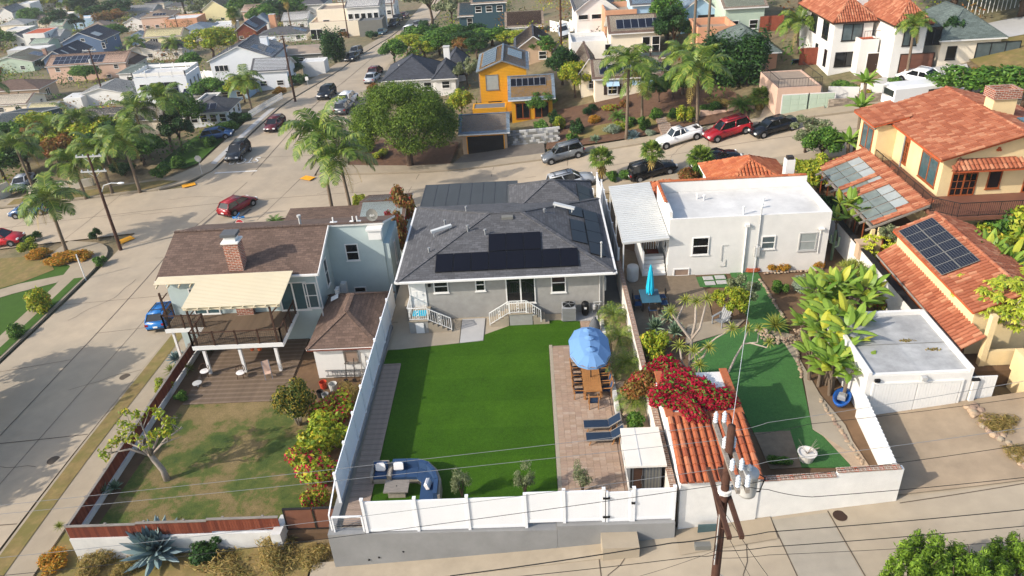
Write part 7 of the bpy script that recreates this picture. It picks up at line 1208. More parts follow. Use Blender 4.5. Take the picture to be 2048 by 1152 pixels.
# stop sign with street name blades
v = PT(487,474); ss = thing('stop_sign','red octagonal stop sign with blue street name blades behind the brown roof','sign',tuple(v)); h1 = ZH(446,v.x,v.y)-v.z; MB().tube([(0,0,-.2),(0,0,h1+.9)],.04,7).build('post','galv',ss); oc = lambda r,y0,y1: MB().add([(r*math.cos(R(22.5+45*k)),y,h1+r*math.sin(R(22.5+45*k))) for y in (y0,y1) for k in range(8)],[tuple(range(8)),tuple(range(8,16))[::-1]]+[(k,8+k,8+(k+1) % 8,(k+1) % 8) for k in range(8)])
fc_ = oc(.44,-.06,-.045).build('border','white',ss); oc(.40,-.065,-.058).build('face','sign_red',ss); XR = Matrix.Rotation(math.pi/2,4,'X'); text('lettering','STOP',.3,'white',Matrix.Translation((0,-.07,h1+.02)) @ XR,ss,.003); MB().box(-.14,-.07,h1-.27,.14,-.066,h1-.22).build('small_plate','white',ss)
MB().box(-.6,-.02,h1+.5,.6,.02,h1+.72).build('name_blade','sign_blue',ss); text('lettering','Castelar',.2,'white',Matrix.Translation((-.05,-.028,h1+.61)) @ XR,ss,.003); MB().box(-.02,-.5,h1+.74,.02,.5,h1+.94).build('name_blade','sign_blue',ss)
for px,py,ty,lb,oct_ in ((405,350,317,'grey back of a stop sign across the intersection',True),(617,176,157,'small white sign on a post up the side street',False)):
    v = PT(px,py); s = thing('street_sign',lb,'sign',tuple(v)); h = ZH(ty,v.x,v.y)-v.z; MB().tube([(0,0,-.2),(0,0,h+.3)],.035,6).build('post','galv',s); (MB().add([(.42*math.cos(R(22.5+45*k)),y,h+.42*math.sin(R(22.5+45*k))) for y in (-.06,-.045) for k in range(8)],[tuple(range(8)),tuple(range(8,16))[::-1]]) if oct_ else MB().box(-.25,-.06,h-.3,.25,-.045,h+.3)).build('plate','light_gray' if oct_ else 'white',s)
_v = PT(171,558); MB().tube([(0,0,-.2),(0,0,2.6)],.06,6).build('white_marker_post','white',None,label='bare white post standing in the grass verge',cat='post',loc=tuple(_v))
def upole(px,py,ty,label,arms=1,lamp=False,tf=False,r=.15,axis=0):
    v = PT(px,py); h = ZH(ty,v.x,v.y)-v.z; o = thing('utility_pole',label,'utility pole',tuple(v)); MB().tube([(0,0,-.5),(0,0,h)],[r*1.2,r*.7],9).build('pole','pole_wood',o)
    for k in range(arms):
        z = h-.25-k*1.5; a = MB().box(-1.25,-.06,z-.07,1.25,.06,z+.07).build('crossarm','light_gray',o,rz=axis); MB().bar((-.6,0,z-.05),(0,0,z-.6),.04).bar((.6,0,z-.05),(0,0,z-.6),.04).build('brace','light_gray',o,rz=axis)
        for x in (-1.1,-.5,.5,1.1): MB().lathe([(.03,0),(.06,.05),(.06,.12),(.02,.16)],7,(x,0,z+.07)).build('insulator','porcelain',o,rz=axis)
    if tf: MB().lathe([(.05,0),(.26,.03),(.26,.8),(.03,.86)],12,(-.42,0,h-2.6)).build('transformer','light_gray',o)
    if lamp: MB().tube([(0,0,h-4.0),(.5,0,h-3.2),(1.3,0,h-3.0),(1.9,0,h-3.05)],.05,7).build('lamp_arm','galv',o); MB().lathe([(.03,-.08),(.16,-.04),(.16,.04),(.05,.1)],12).xf(Matrix.Translation((2.2,0,h-3.05)) @ Matrix.Scale(2.2,4,(1,0,0))).build('lamp_head','lamp_white',o)
    return v,h
upole(242,500,308,'wooden street lamp pole with two white crossarms at the corner',2,True); upole(591,203,72,'wooden utility pole beside the white picket fence',1); upole(212,205,98,'wooden utility pole with transformer in front of the white garage',1,tf=True); upole(697,75,0,'wooden utility pole beside the cream terraced house',1); upole(787,40,-60,'grey pole at the far end of the side street',0,r=.12); upole(357,60,30,'thin pole rising over the far grey roofs',1); upole(1123,110,-90,'tall wooden pole beside the back yard cars',0); upole(256,25,2,'distant utility pole over the far rooftops',1)
# palms
def palm_at(kind,label,px,py,ty,s,group=None,tr=.16,lean=(0,0),z=None,name='palm_tree'):
    v = PT(px,py) if z is None else P(px,py,z); h = ZH(ty,v.x,v.y)-v.z; return palm(kind,name,label,tuple(v),h,s,group,tr,lean)
for i,(px,py,ty,s,lb) in enumerate(((668,437,278,1.15,'tall queen palm behind the brown flat roof, the left of the pair'),(707,445,325,1.1,'queen palm behind the brown flat roof, the right of the pair'),(134,505,410,1.05,'queen palm rising from the orange flower bed'),(78,402,300,1.0,'queen palm on the verge nearest the left edge'),(173,398,335,1.0,'queen palm on the verge, second from the left'),(226,388,305,1.05,'queen palm on the verge, third from the left'),(281,385,290,1.05,'queen palm on the verge by the corner ramp'),(345,300,205,1.05,'queen palm with bright fronds behind the verge palms'),(300,310,228,1.0,'queen palm in front of the white side wall'),(185,320,245,.95,'queen palm over the dark grey roof'),(505,225,168,.9,'queen palm in front of the white gabled house'),(28,330,178,1.15,'tall queen palm at the left picture edge'),(120,330,265,.9,'queen palm over the rusty hedge'),(1253,280,140,1.1,'tall queen palm in front of the cream house'),(1284,238,165,.95,'queen palm right of the cream house door'),(1394,264,150,1.1,'tall queen palm above the white pickup'),(1365,190,115,.9,'queen palm at the corner of the cream house'),(1595,105,55,.95,'queen palm left of the big white tiled house'),(1812,158,55,.6,'thin palm in front of the brown garage door'),(282,120,88,.9,'queen palm beside the cream far house'),(350,115,92,.9,'queen palm in the far gardens left of the white gabled house'))): palm_at('queen%d' % (i % 3),lb,px,py,ty,s*1.5,'queen palms',.17 if py > 250 else .15,(random.uniform(-.3,.3),random.uniform(-.3,.3)))
for i,(px,py,ty,s,lb) in enumerate(((1203,362,318,1.05,'short bushy fan palm behind the silver SUV'),(1303,358,304,.95,'short fan palm with open crown behind the black SUV'),(1398,348,318,1.05,'short bushy fan palm beside the orange tiled wing'),(478,85,28,1.5,'fan palm with a shaggy skirt over the far roofs'),(585,70,-5,1.6,'tall fan palm in front of the grey roofed hill houses'),(1385,120,-150,1.2,'very tall palm trunk left of the deck of the salmon house'),(1412,130,-150,1.2,'very tall palm trunk at the deck of the salmon house'),(1470,60,-160,1.2,'very tall palm trunk before the pale green house'),(1490,50,-160,1.2,'very tall palm trunk right of the pale blue garage'),(1332,75,-120,1.2,'pale shaggy palm trunk behind the cream house'),(1803,222,205,.9,'low fan palm beside the white camper van'),(1520,215,195,1.,'low fan palm left of the green garage doors'),(172,60,22,1.4,'fan palm in front of the dark far cypress'),(130,42,12,1.2,'thin fan palm over the far white house'),(143,42,8,1.2,'second thin fan palm over the far white house'),(22,40,4,1.4,'tall thin palm at the far left corner'),(38,42,8,1.3,'second tall thin palm at the far left corner'),(700,445,425,.5,'small fan palm at the foot of the tall palms'))): palm_at('fanp%d' % (i % 2),lb,px,py,ty,s,'fan palms',.17)
for i,(px,py,ty,lb) in enumerate(((1720,235,165,'bird of paradise tree with shaggy trunk on the block wall'),(1705,320,215,'bird of paradise tree behind the glass pergola'),(1690,330,285,'low bird of paradise clump by the pergola corner'))):
    v = PT(px,py); h = ZH(ty,v.x,v.y)-v.z; o = thing('bird_of_paradise_tree',lb,'tree',tuple(v)); MB().tube([(0,0,-.3),(.1,0,h*.5),(0,.1,h)],[.2,.17,.15],8).build('trunk','palm_trunk',o); random.seed(i); f = MB(); [blade(f,(0,.1,h),k*2.4,.3+1.0*k/14,1.7,.5,1.2,.2,5) for k in range(14)]; f.build('leaves','lf_ban',o,kind='stuff')
# big round pine
v = PT(820,332); bp = thing('big_pine','huge round green pine tree beside the gold house garage','tree',tuple(v)); bl = []; rg = np.random.default_rng(4)
for k in range(120): d = rg.normal(size=3); d /= np.linalg.norm(d); d[2] = abs(d[2])*.95-.18; q = (.8+.2*rg.random()); r = 1.0+.45*rg.random(); bl.append((d[0]*6.0*q-.3,d[1]*5.4*q+.5,4.6+d[2]*6.0*q,r,r,r*.75))
link('crown',np_mesh('crown',cloud(bl,60000,.25,9,.6,.38,.9),4,'lf_pine'),bp,kind='stuff'); t = MB().tube([(0,0,-.3),(.1,0,1.2),(0,.2,2.2)],[.45,.36,.34],10)
for k in range(7): a = k*.9; t.tube([(0,.1,1.6),(1.5*math.cos(a),1.5*math.sin(a),2.8),(3.5*math.cos(a),3.5*math.sin(a),5.2)],[.22,.15,.06],7)
t.build('trunk','bark',bp)
# near gardens across the side street
def pt(k,name,label,px,py,s,cat='shrub',**kw): v = PT(px,py); return plant(k,name,label,cat,tuple(v),s,**kw)
for a in (('shrub_flower','hibiscus_bush','round bright green hibiscus bush at the left kerb',84,622,(1.25,1.25,1.4)),('shrub','rose_bush','low rose bush on the verge near the left edge',35,675,(.9,.8,.8)),('shrub_orange','flower_bush','orange flowering bush mass below the corner palm',130,525,(2.2,1.4,.9)),('shrub_orange','flower_bush','orange flowering bush at the left of the corner bed',80,515,(1.5,1.2,.8)),('shrub_orange','flower_bush','low orange flowering bush by the corner path',165,520,(1.2,1.2,.9)),('shrub_yel','flower_bush','yellow green bush behind the orange flowers',60,500,(1.3,1.,.8)),('shrub_dark','clipped_shrub','dark clipped shrub at the corner ramp',193,478,(.7,.7,.8)),('shrub','agapanthus','green strappy clump in the verge beside the white post',203,530,(.8,.7,.7)),('shrub_dark','clipped_shrub','dark low shrub at the kerb beyond the palm',70,482,(1.,.7,.7)),('cycad','cycad','cycad with stiff fronds at the end of the brown flat roof',552,452,1.1),('cycad','cycad','cycad beside the taller palm trunk',635,440,.9),('shrub_rust','low_shrub','low mixed shrub at the foot of the right palm',725,435,(1.3,.8,.8)),('shrub_yel','low_shrub','yellow green shrub behind the brown roof corner',722,422,(1.1,1.,1.3)),('shrub_dark','shade_shrub','dark shrub bed under the verge palms',250,350,(2.2,1.6,1.2)),('shrub','fern_clump','fern clump in front of the white wall by the corner',325,355,(1.6,1.2,1.2)),('shrub','fern_clump','second fern clump toward the corner lawn',360,335,(1.1,1.,1.)),('shrub_dry','low_shrub','pampas like dry grass behind the white railing',1105,395,(.8,.6,.7)),('agave','small_agave','small agave behind the dark roof by the railing',1090,392,.35),('shrub','low_shrub','green shrub between the fan palms and the street',1255,360,(1.2,.7,.8)),('shrub','low_shrub','green shrub left of the middle fan palm',1225,362,(.9,.7,.8)),('shrub_rust','low_shrub','rusty round shrub at the orange tiled porch',1378,362,(1.2,1.,.9)),('shrub','low_shrub','green shrub under the right fan palm',1400,355,(.9,.8,.9)),('airy','pepper_tree','feathery pepper tree above the pergola corner',1610,305,(.9,.9,.7),'tree'),('round','pepper_tree','bright green tree left of the glass pergola',1640,330,(.75,.75,.7),'tree'),('shrub_yel','roadside_shrub','yellow green shrub left of the glass pergola',1600,350,(1.2,1.,1.))): pt(*a)
# white railing behind the house, brown flat roof carport, small roofs
wr = thing('white_railing','white metal railing behind the dark roofed house','railing'); _r = [(P(1070,400,0),P(1070,372,0))]
for a,b in (((1070,402),(1187,398)),):
    p,q = P(*a,-.3),P(*b,-.3); MB().bar(p+Vector((0,0,1.0)),q+Vector((0,0,1.0)),.08).build('top_rail','vinyl',wr); [MB().bar(p.lerp(q,i/4)+Vector((0,0,-1.5)),p.lerp(q,i/4)+Vector((0,0,1.0)),.07).build('post','vinyl',wr) for i in range(5)]; MB().bar(p+Vector((-3.5,0,.1)),p+Vector((0,0,.1)),.07).build('low_rail','vinyl',wr)
house('carport','low brown flat roofed carport behind the teal house ridge',(565,455),(700,455),3.6,2.2,'shed',.25,.2,'off_white','shingle_brown',z=-4.4,cat='carport'); house('rear_wing','brown shingled rear wing behind the satellite dish',(715,455),(800,450),7,3.2,'gx',.9,.3,'teal_stucco','shingle_brown',z=-3.6,cat='house')
pk = thing('picket_fence','white picket fence along the sidewalk of the side street','fence'); p,q = PT(500,238),PT(567,198)
for i in range(44): c = p.lerp(q,i/44); MB().box(-.05,-.02,-.1,.05,.02,1.1).build('picket','white',pk,loc=(c.x,c.y,T(c.x,c.y)),rz=math.atan2(q.y-p.y,q.x-p.x))
for z in (.3,.8): MB().bar(p+Vector((0,0,z)),q+Vector((0,0,z)),.05,.08).build('rail','white',pk)
w_ = thing('driveway_wall','low cream wall beside the left driveway','wall'); [MB().prism([(P(*a,-7).x,P(*a,-7).y),(P(*b,-7).x,P(*b,-7).y),(P(*b,-7).x,P(*b,-7).y+.3),(P(*a,-7).x,P(*a,-7).y+.3)],-9,-5.6).build('wall_body','cream',w_) for a,b in (((60,395),(190,378)),((-20,402),(20,385)))]
# ================================================================ the hillside neighbourhood
random.seed(77)
W1 = ('f','n',2,1.0,1.2,1.2); W3 = ('f','n',3,1.0,1.2,1.2); W4 = ('f','n',4,3.3,1.1,1.2); RW = ('r','n',2,1.0,1.1,1.2); RW2 = ('r','n',2,3.4,1.0,1.5); LW = ('l','n',2,1.0,1.1,1.2)
def Hs(label,A,B,d,h,roof,rise,wall,rm,wins=(),sol=(),name='house',**kw): return house(name,label,A,B,d,h,roof,rise,.4,wall,rm,wins=wins,sol=sol,zs=.72 if A[0] < 600 else 1.,**kw)
Hs('tan stucco house with brown roof and a long solar array',(93,132),(208,132),10,5.2,'gx',2.2,'pink_stucco','shingle_brown',(W4,('f','n',2,.6,1,1),RW2),[('f',1.6,.8,9,2,1.25,1.9)],vents=1)
Hs('dark blue house with black skylit roof behind the tan house',(86,118),(124,118),16,4.5,'gy',2.4,'blue_siding','shingle_dark',(('f',2.5,2.2,1,1),),[('r',3,1.5,1,1,.8,2),('r',8,1.5,1,1,.8,2)],smat='curtain')
Hs('blue gabled house with round window and roof skylights',(124,84),(186,83),14,5.5,'gy',3,'blue_siding','shingle_dark',(('f',5.5,5.2,1.1,1.1),('f',10.5,2.5,.9,2),RW2),[('r',3,2,3,1,1.2,2.2)],smat='curtain')
Hs('olive house with brown gable roof at the left edge',(-25,127),(43,127),13,3.6,'gy',1.8,'mint','shingle_tan',(W1,RW),[('r',7,.6,4,2)],chim=(11,9,.9,2.2))
Hs('long white flat roofed house at the left',(13,102),(75,101),7,2.6,'flat',0,'light_gray','flat_white',(W1,),par=.1)
Hs('white two storey box house with red roof edge',(45,69),(76,69),11,5.6,'flat',0,'white_stucco','terracotta',(('f',2.5,2.6,1.6,1.5),RW2),par=.15)
Hs('beige hip roofed house near the far left corner',(0,50),(33,50),10,5,'hip',1.5,'cream','shingle_pale',(W1,RW2))
wdk = Hs('white house with a roof terrace and wall mounted solar panels',(266,158),(338,158),9,6.2,'flat',0,'white_siding','flat_white',(('f',1.4,3.2,1.3,1.6),('r',2,3,1,2,'plain','pale_blue'),('r',4.6,3,1,2,'plain','pale_blue'),('r',7,3,1,2,'plain','pale_blue')),par=.15)
_w = wdk['w']
for i in range(2):
    for j in range(3): MB().box(2.9+i*2.3,-.12,.6+j*1.5,5.1+i*2.3,-.04,2.0+j*1.5).build('solar_panel','solar',wdk)
for a,b in (((0,0),(_w,0)),((_w,0),(_w,9)),((0,9),(_w,9)),((0,0),(0,9))):
    for k in range(5): x,y = a[0]+(b[0]-a[0])*k/4,a[1]+(b[1]-a[1])*k/4; MB().box(x-.08,y-.08,6.3,x+.08,y+.08,7.6).build('terrace_post','white',wdk)
    MB().bar((*a,7.0),(*b,7.0),.06,.8).build('terrace_panel','white',wdk)
Hs('low grey roofed house behind the roof terrace',(236,146),(300,142),9,3.4,'hip',1.4,'white_stucco','shingle_green',(W1,))
wg = Hs('white garage with gabled front and wide white door',(156,190),(226,189),9,3,'gy',1.5,'white','shingle_pale',(('f',6,0,4.6,2.4,'garage','white','white'),),name='garage',cat='garage')
Hs('small white shed cabin beside the white garage',(126,197),(153,196),5,3,'flat',0,'white','flat_white',par=0,name='shed',cat='shed')
Hs('tan house with brown hip roof at the left edge',(-40,183),(40,183),9,4.4,'hip',1.7,'tan','shingle_brown',(('r',4,1.6,1.8,1.8,'slide'),))
Hs('low grey roofed house with navy side wall at the left edge',(-30,258),(31,257),15,2.8,'gx',1.2,'teal_siding','shingle_pale',(W1,('r','n',3,.9,1.5,1.2,'slide')))
Hs('small grey sheds in the yard left of the white garage',(57,216),(94,216),4,2.2,'gx',.8,'pale_yellow','shingle_pale',name='shed',cat='shed')
Hs('white flat roofed outbuilding with glass screen',(62,272),(112,272),7,2.8,'flat',0,'white_stucco','flat_white',(W1,),par=.1)
Hs('long dark grey roofed house with white side wall behind the verge palms',(135,246),(318,246),8,4.6,'gx',1.5,'cream','shingle_dark',(W3,('r','n',2,1.2,1.2,1.8)),vents=2)
Hs('big white gabled house with grey roof and solar panels',(418,121),(505,122),14,5.6,'gy',3.2,'white_siding','shingle_dark',(('f',8.5,2.8,1,1.6),('f',2,2.6,2.6,1.6,'trip')),[('r',2.5,1.2,4,1,1.2,2),('r',2.5,3.3,3,1,1.2,2)],chim=(9,9,1.4,3.4,'white_siding'),vents=2)
Hs('white gabled wing on the right of the big white house',(505,142),(560,140),7,4.6,'gx',2,'white_siding','shingle_gray',(W1,RW)); Hs('small grey hip roof house with solar panels below the big white house',(432,178),(480,176),7,3,'hip',1.4,'pale_blue','shingle_gray',(W1,),[('f',1.5,.6,3,1)]); Hs('dark hip roof with solar rows beside the roof terrace house',(358,190),(402,190),7,3,'hip',1.6,'light_gray','shingle_dark',(W1,),[('f',1,.5,4,1),('r',1.2,.5,4,1)])
Hs('little white porch house with grey hip roof at the corner',(375,224),(440,222),8,3.2,'hip',1.6,'white_siding','shingle_gray',(('f','n',4,.9,1,1.6),('r','n',3,.9,1,1.6)),[('f',1.5,.8,3,1)])
Hs('pale yellow house with brown gable roof among the far gardens',(288,74),(346,73),8,4.6,'gx',2,'pale_yellow','shingle_tan',(('f','n',2,2.2,2,1.6,'trip'),),vents=2); Hs('brown gabled bungalow between the far palms',(243,106),(300,106),9,3,'gy',1.8,'off_white','shingle_tan',(W1,))
Hs('peach house with tan hip roof in the distance',(281,35),(327,34),12,5.5,'hip',2,'pink_stucco','shingle_tan',(W3,),[('f',4,1,4,1)]); Hs('orange walled flat house in the distance',(329,41),(384,39),10,4,'flat',0,'salmon','flat_white'); Hs('cream gabled house behind the shaggy fan palm',(404,19),(441,19),16,6,'gy',3.5,'pale_yellow','shingle_tan',(W1,)); Hs('pink flat sided house far behind the white gabled house',(484,22),(524,22),12,5,'gx',1.5,'pink_stucco','flat_tan',(W1,))
Hs('wide blue grey roofed house in the distance',(352,66),(415,62),14,3.4,'hip',2,'light_gray','shingle_blue',(W1,)); Hs('grey gabled house with red chimney behind the shaggy palm',(470,62),(502,62),13,4,'gy',2.5,'red_wood','shingle_blue',(W1,),[('r',2,1,4,2)],chim=(9,5,1.6,4,'salmon')); Hs('white flat house with roof lights in the distance',(418,54),(455,53),9,3.6,'flat',0,'white_stucco','flat_white',(W1,)); Hs('white box house in the far left gardens',(93,33),(126,33),9,4.4,'flat',0,'cream','flat_white',(W1,RW)); Hs('pale teal flat house with a red tile edge far left',(143,40),(192,39),8,4,'flat',0,'pale_blue','flat_white',(W1,)); Hs('brown hip roofed house behind the dark round trees',(168,57),(205,56),10,3,'hip',2,'tan','shingle_tan'); Hs('white gabled house at the far top left',(-6,26),(16,26),12,6,'gy',2.5,'white_stucco','shingle_gray',(W1,)); Hs('white tall house at the top left',(34,10),(53,10),10,7,'flat',0,'white_stucco','flat_white',(W4,)); Hs('grey gabled house with brick chimney in the distance',(247,45),(282,44),10,3.6,'gy',2,'white_stucco','shingle_gray',(W1,),chim=(9,2,1,3.5)); Hs('blue roofed bungalow beside the pale yellow house',(256,74),(284,73),7,3,'hip',1.4,'pale_blue','shingle_blue',(W1,)); Hs('dark roofed house at the far left street',(60,88),(92,86),8,3,'gx',1.2,'mint','shingle_gray',(W1,)); Hs('long pale roofed house in the distance',(256,22),(300,20),12,3.6,'gx',1.6,'light_gray','shingle_pale',(W1,)); Hs('grey roofed house left of the dark far cypress',(60,40),(84,40),9,3.6,'hip',1.6,'cream','shingle_tan',(W1,)); Hs('low tan roofed house at the top edge',(195,22),(240,20),12,3.4,'gx',2,'tan','shingle_tan',(W1,)); Hs('white house at the top edge left of the side street',(520,8),(560,6),11,4.5,'gy',2.4,'white_stucco','shingle_blue',(W1,)); Hs('grey roofed house at the top edge behind the peach house',(330,14),(375,12),12,3.6,'hip',2,'off_white','shingle_gray',(W1,)); Hs('brick red roofed house at the top edge',(440,4),(480,3),12,4,'gx',2,'cream','terracotta',(W1,)); Hs('brown roofed house between the far white houses',(110,15),(150,13),12,4,'hip',2,'off_white','shingle_brown',(W1,))
for lb,A,B,d,h,rf,rs,wl,rm in (('white gabled cottage among the far left gardens',(20,78),(40,78),9,4,'gy',2,'white_stucco','shingle_gray'),('mint cottage behind the white box house',(98,52),(120,51),9,4,'gx',1.8,'mint','shingle_tan'),('grey hip roofed house right of the brown bungalow',(310,98),(352,97),9,3.6,'hip',1.8,'off_white','shingle_gray'),('white shed roofed studio behind the porch house',(392,205),(418,204),6,3,'flat',0,'white_stucco','flat_gray'),('pale house with blue grey roof right of the far magnolia',(500,44),(530,43),10,4,'hip',2,'white_stucco','shingle_blue'),('tan gabled house at the top edge over the far pole',(205,10),(235,9),12,4.4,'gy',2.4,'tan','shingle_brown'),('white long house at the top left edge',(60,4),(100,3),12,4.4,'gx',2,'white_stucco','shingle_pale'),('cream house with grey roof at the top edge',(290,6),(322,5),12,4.4,'hip',2,'cream','shingle_gray'),('white flat garage at the far left',(12,62),(40,62),8,3.4,'flat',0,'white_stucco','flat_white'),('grey gabled house left of the blue house',(92,72),(118,70),9,3.8,'gx',1.6,'light_gray','shingle_pale'),('brown bungalow right of the tan solar house',(232,128),(262,126),9,3.4,'hip',1.6,'off_white','shingle_brown'),('long brown roofed house at the far left edge',(-20,210),(28,210),9,3,'gx',1.4,'cream','shingle_brown'),('white roofed house behind the hill bungalow',(565,40),(610,37),10,4,'gx',1.8,'white_stucco','shingle_pale'),('grey roofed house at the top edge above the terraced house',(600,8),(640,6),12,4.4,'hip',2,'off_white','shingle_gray'),('white house with brown roof at the top left of the street',(745,8),(780,8),9,4,'gx',2,'white_stucco','shingle_brown')): Hs(lb,A,B,d,h,rf,rs,wl,rm,(W1,RW))
# up the side street
Hs('cream flat roofed terraced house with tan roof decks',(633,24),(688,22),8,6,'flat',0,'cream','flat_tan',(('f',2,3,1.6,1.1),RW2),par=.5); Hs('lower cream wing of the terraced house',(618,49),(716,46),8,3.6,'flat',0,'cream','flat_tan',(('f',1.5,0,3,2.4,'slide'),('f',8,1,1.4,1.2)),par=.3); Hs('white two storey house with a wall of square windows',(692,14),(742,16),10,6.5,'gx',1.6,'white_stucco','shingle_gray',(('f','n',5,3.6,1.2,1.3,'plain'),('f','n',5,2.2,1.2,1.3,'plain'),RW2),chim=(8,5,1.2,4,'white_stucco')); Hs('low grey flat wing with white pickets below the square windows',(716,45),(758,44),6,3.2,'flat',0,'mid_gray','flat_gray')
Hs('grey hip roofed bungalow left of the terraced house',(514,72),(604,66),9,2.8,'hip',1.8,'white_stucco','shingle_gray',(W3,),[('r',2,.8,3,2)]); Hs('pale flat roofed house under the dark cypress',(536,111),(640,106),11,3.2,'hip',.7,'mid_gray','flat_tan',(W3,)); Hs('white low house beside the picket fence pole',(512,88),(534,87),8,3.4,'flat',0,'white_siding','flat_white',(W1,)); Hs('white garden gatehouse at the sidewalk',(603,126),(644,123),3,2.4,'flat',0,'white_stucco','flat_white',par=.1)
# across the cross street
Hs('white house with dark grey hip roof behind the big pine',(768,158),(868,155),9,3,'hip',2.2,'white_stucco','shingle_dark',(W3,),vents=2,chim=(9,5.5,.9,2.9,'white')); Hs('right wing of the white house behind the big pine',(868,152),(908,150),6,2.9,'hip',1.5,'white_stucco','shingle_dark',(('f',1.6,1,1.2,1.1),)); Hs('small dark hip roof behind the white house',(890,130),(928,128),6,2.8,'hip',1.7,'white','shingle_dark',(W1,))
gh = Hs('golden yellow two storey house with grey metal roof and solar panels',(958,140),(1052,138),9,6,'gy',1.15,'gold_siding','shingle_blue',(('f',1.6,3.3,1.7,2.0,'plain','mid_gray','curtain'),('f',1.8,.6,1.8,1.2,'plain','dark')),[('l',1,.8,6,1,1.3,2),('r',4,1,3,1,1.3,2)],fr='dark',trim='mid_gray'); MB().box(-.12,.2,-1,-.01,9,5.8).build('stone_side','brick_cap',gh); Hs('grey shingled right wing of the golden house',(1022,195),(1106,194),6,3.2,'gx',1.9,'gold_siding','shingle_blue',(('f',1.4,.4,1.8,2,'slide','orange_wood'),('f',3.8,.4,1.8,2,'slide','orange_wood')),[('f',.4,2.2,6,1,.75,1.3)],smat='solar_black'); Hs('golden retaining parapet above the dark garage',(945,220),(1012,219),2.5,2.4,'flat',0,'gold_siding','flat_gray',par=.1,name='parapet_wall',cat='wall')
gd = Hs('garage with grey shingle roof and dark panelled door',(923,264),(1012,262),5,2.9,'gx',1.3,'tan','shingle_blue',(('f',2.75,0,4.3,2.3,'garage','mustard','dark'),),name='garage',cat='garage')
sw9 = thing('stone_wall','grey stone retaining wall right of the dark garage','wall'); p,q = PT(1014,292),PT(1120,283); random.seed(8); ms9 = [MB().cush(-.3,-.15,-.14,.3,.15,.14,.03).mesh('stone',m) for m in ('mid_gray','ac_gray','light_gray')]
for i in range(16):
    for j in range(6): c = p.lerp(q,(i+.5*(j % 2))/16); link('stone',random.choice(ms9),sw9,loc=(c.x,c.y+.08*j,T(c.x,c.y)+.1+j*.29)).scale = (.72,1,1)
Hs('dark teal house with grey shingle skirt roof at the top',(918,31),(988,30),9,3.4,'gx',1.8,'teal_siding','shingle_tan',(('f',2.2,1,1.2,1.8),('f',5.4,1.6,1,.9),('f',7.6,0,1,2.2,'door','white','red_plastic'))); Hs('upper storey of the dark teal house',(945,5),(1005,4),7,6,'gx',2,'teal_siding','shingle_tan',(('f','n',3,4,1.3,1.2),))
Hs('brown garage with weathered shingle roof and white door',(1014,52),(1086,51),6,2.7,'gx',1.8,'dark_brown','shingle_tan',(('f',3,0,4.5,2.1,'garage','white','white'),),name='garage',cat='garage'); Hs('small house with dark skylit roof behind the golden house',(1032,97),(1105,97),8,2.8,'gy',1.8,'tan','shingle_dark',(W1,),[('r',1.5,1,2,1,.7,1.8)],smat='curtain')
cm = Hs('cream cottage with brown roof, blue awnings and solar panels',(1190,154),(1338,150),5.5,3.3,'gx',1.5,'cream','shingle_brown',(('f',2.2,1,1.2,1.3),('f',7.5,1,1.6,1.3)),[('f',1,.8,7,1,1.0,1.6),('f',8.1,.8,2,1,1.0,1.6)]); [MB().add([(x-.8,-.05,2.75),(x+.8,-.05,2.75),(x+.8,-.7,2.2),(x-.8,-.7,2.2)],[(0,1,2,3)]).build('awning','pale_blue',cm) for x in (2.2,5.4,7.5)]; [MB().box(x-.2,-.06,1,x+.2,-.01,2.3).build('shutter','dark_brown',cm) for x in (1.3,3.1)]
Hs('left gabled wing of the cream cottage',(1162,138),(1196,137),9,3.6,'gy',1.4,'cream','shingle_brown',(('f',1.5,1,1.1,1.4),)); ub = Hs('upper cream house with balcony and solar panels on brown roof',(1222,63),(1324,61),5,4.4,'gx',1.6,'cream','shingle_brown',(('f',4.8,1.2,1.1,2.3),('f',6.1,1.2,1.1,2.3),('f',-.4,1.2,.9,1.6)),[('f',1.2,.8,7,1,1,1.7)]); MB().box(1.2,-2.4,.9,9,-.02,1.1).build('balcony_slab','cream',ub); MB().bar((1.2,-2.4,2.0),(9,-2.4,2.0),.08).bar((1.2,-2.4,1.1),(1.2,-2.4,2.0),.1).bar((9,-2.4,1.1),(9,-2.4,2.0),.1).bar((5,-2.4,1.1),(5,-2.4,2.0),.1).build('balcony_rail','dark_brown',ub); MB().add([(1.3,-2.38,1.15),(8.9,-2.38,1.15),(8.9,-2.38,1.9),(1.3,-2.38,1.9)],[(0,1,2,3)]).build('glass_pane','glass_pale',ub)
Hs('white terrace block left of the upper cream house',(1142,92),(1222,90),6,3,'flat',0,'white_stucco','flat_white',par=.5); Hs('white gabled house with dark roof and trellis gable',(1153,19),(1246,17),12,4.6,'gy',2.2,'white','shingle_dark',(('f','n',3,3,1.6,.8,'plain'),)); Hs('salmon flat roofed block beside the trellis gable',(1210,33),(1284,32),7,3.4,'flat',0,'salmon','flat_tan',par=.8)
Hs('pale blue garage with grey gable roof',(1364,22),(1446,20),9,3,'gy',1.8,'pale_blue','shingle_tan',(('f',4.5,0,4.2,2.2,'garage','dark','dark'),),name='garage',cat='garage'); Hs('mint green gabled house behind the tall trunks',(1452,14),(1550,12),10,4,'gx',1.8,'mint','shingle_tan',(W1,)); Hs('bright blue house at the top edge',(1265,8),(1310,7),8,4,'gx',1.6,'pale_blue','shingle_gray',(W1,))
sh9 = Hs('salmon house with grey green hip roof',(1450,104),(1592,108),9,3.4,'hip',2,'salmon','shingle_green',(('f',8.6,.8,1.2,1.3,'hung','teal_table'),)); sd9 = Hs('salmon roof deck with timber railing left of the hip roof',(1395,70),(1488,66),6,3.4,'flat',0,'salmon','flat_tan',(('f',1.6,.6,1.5,1.8,'slide'),('f',5,.6,1.8,1.8,'slide')),par=.9)
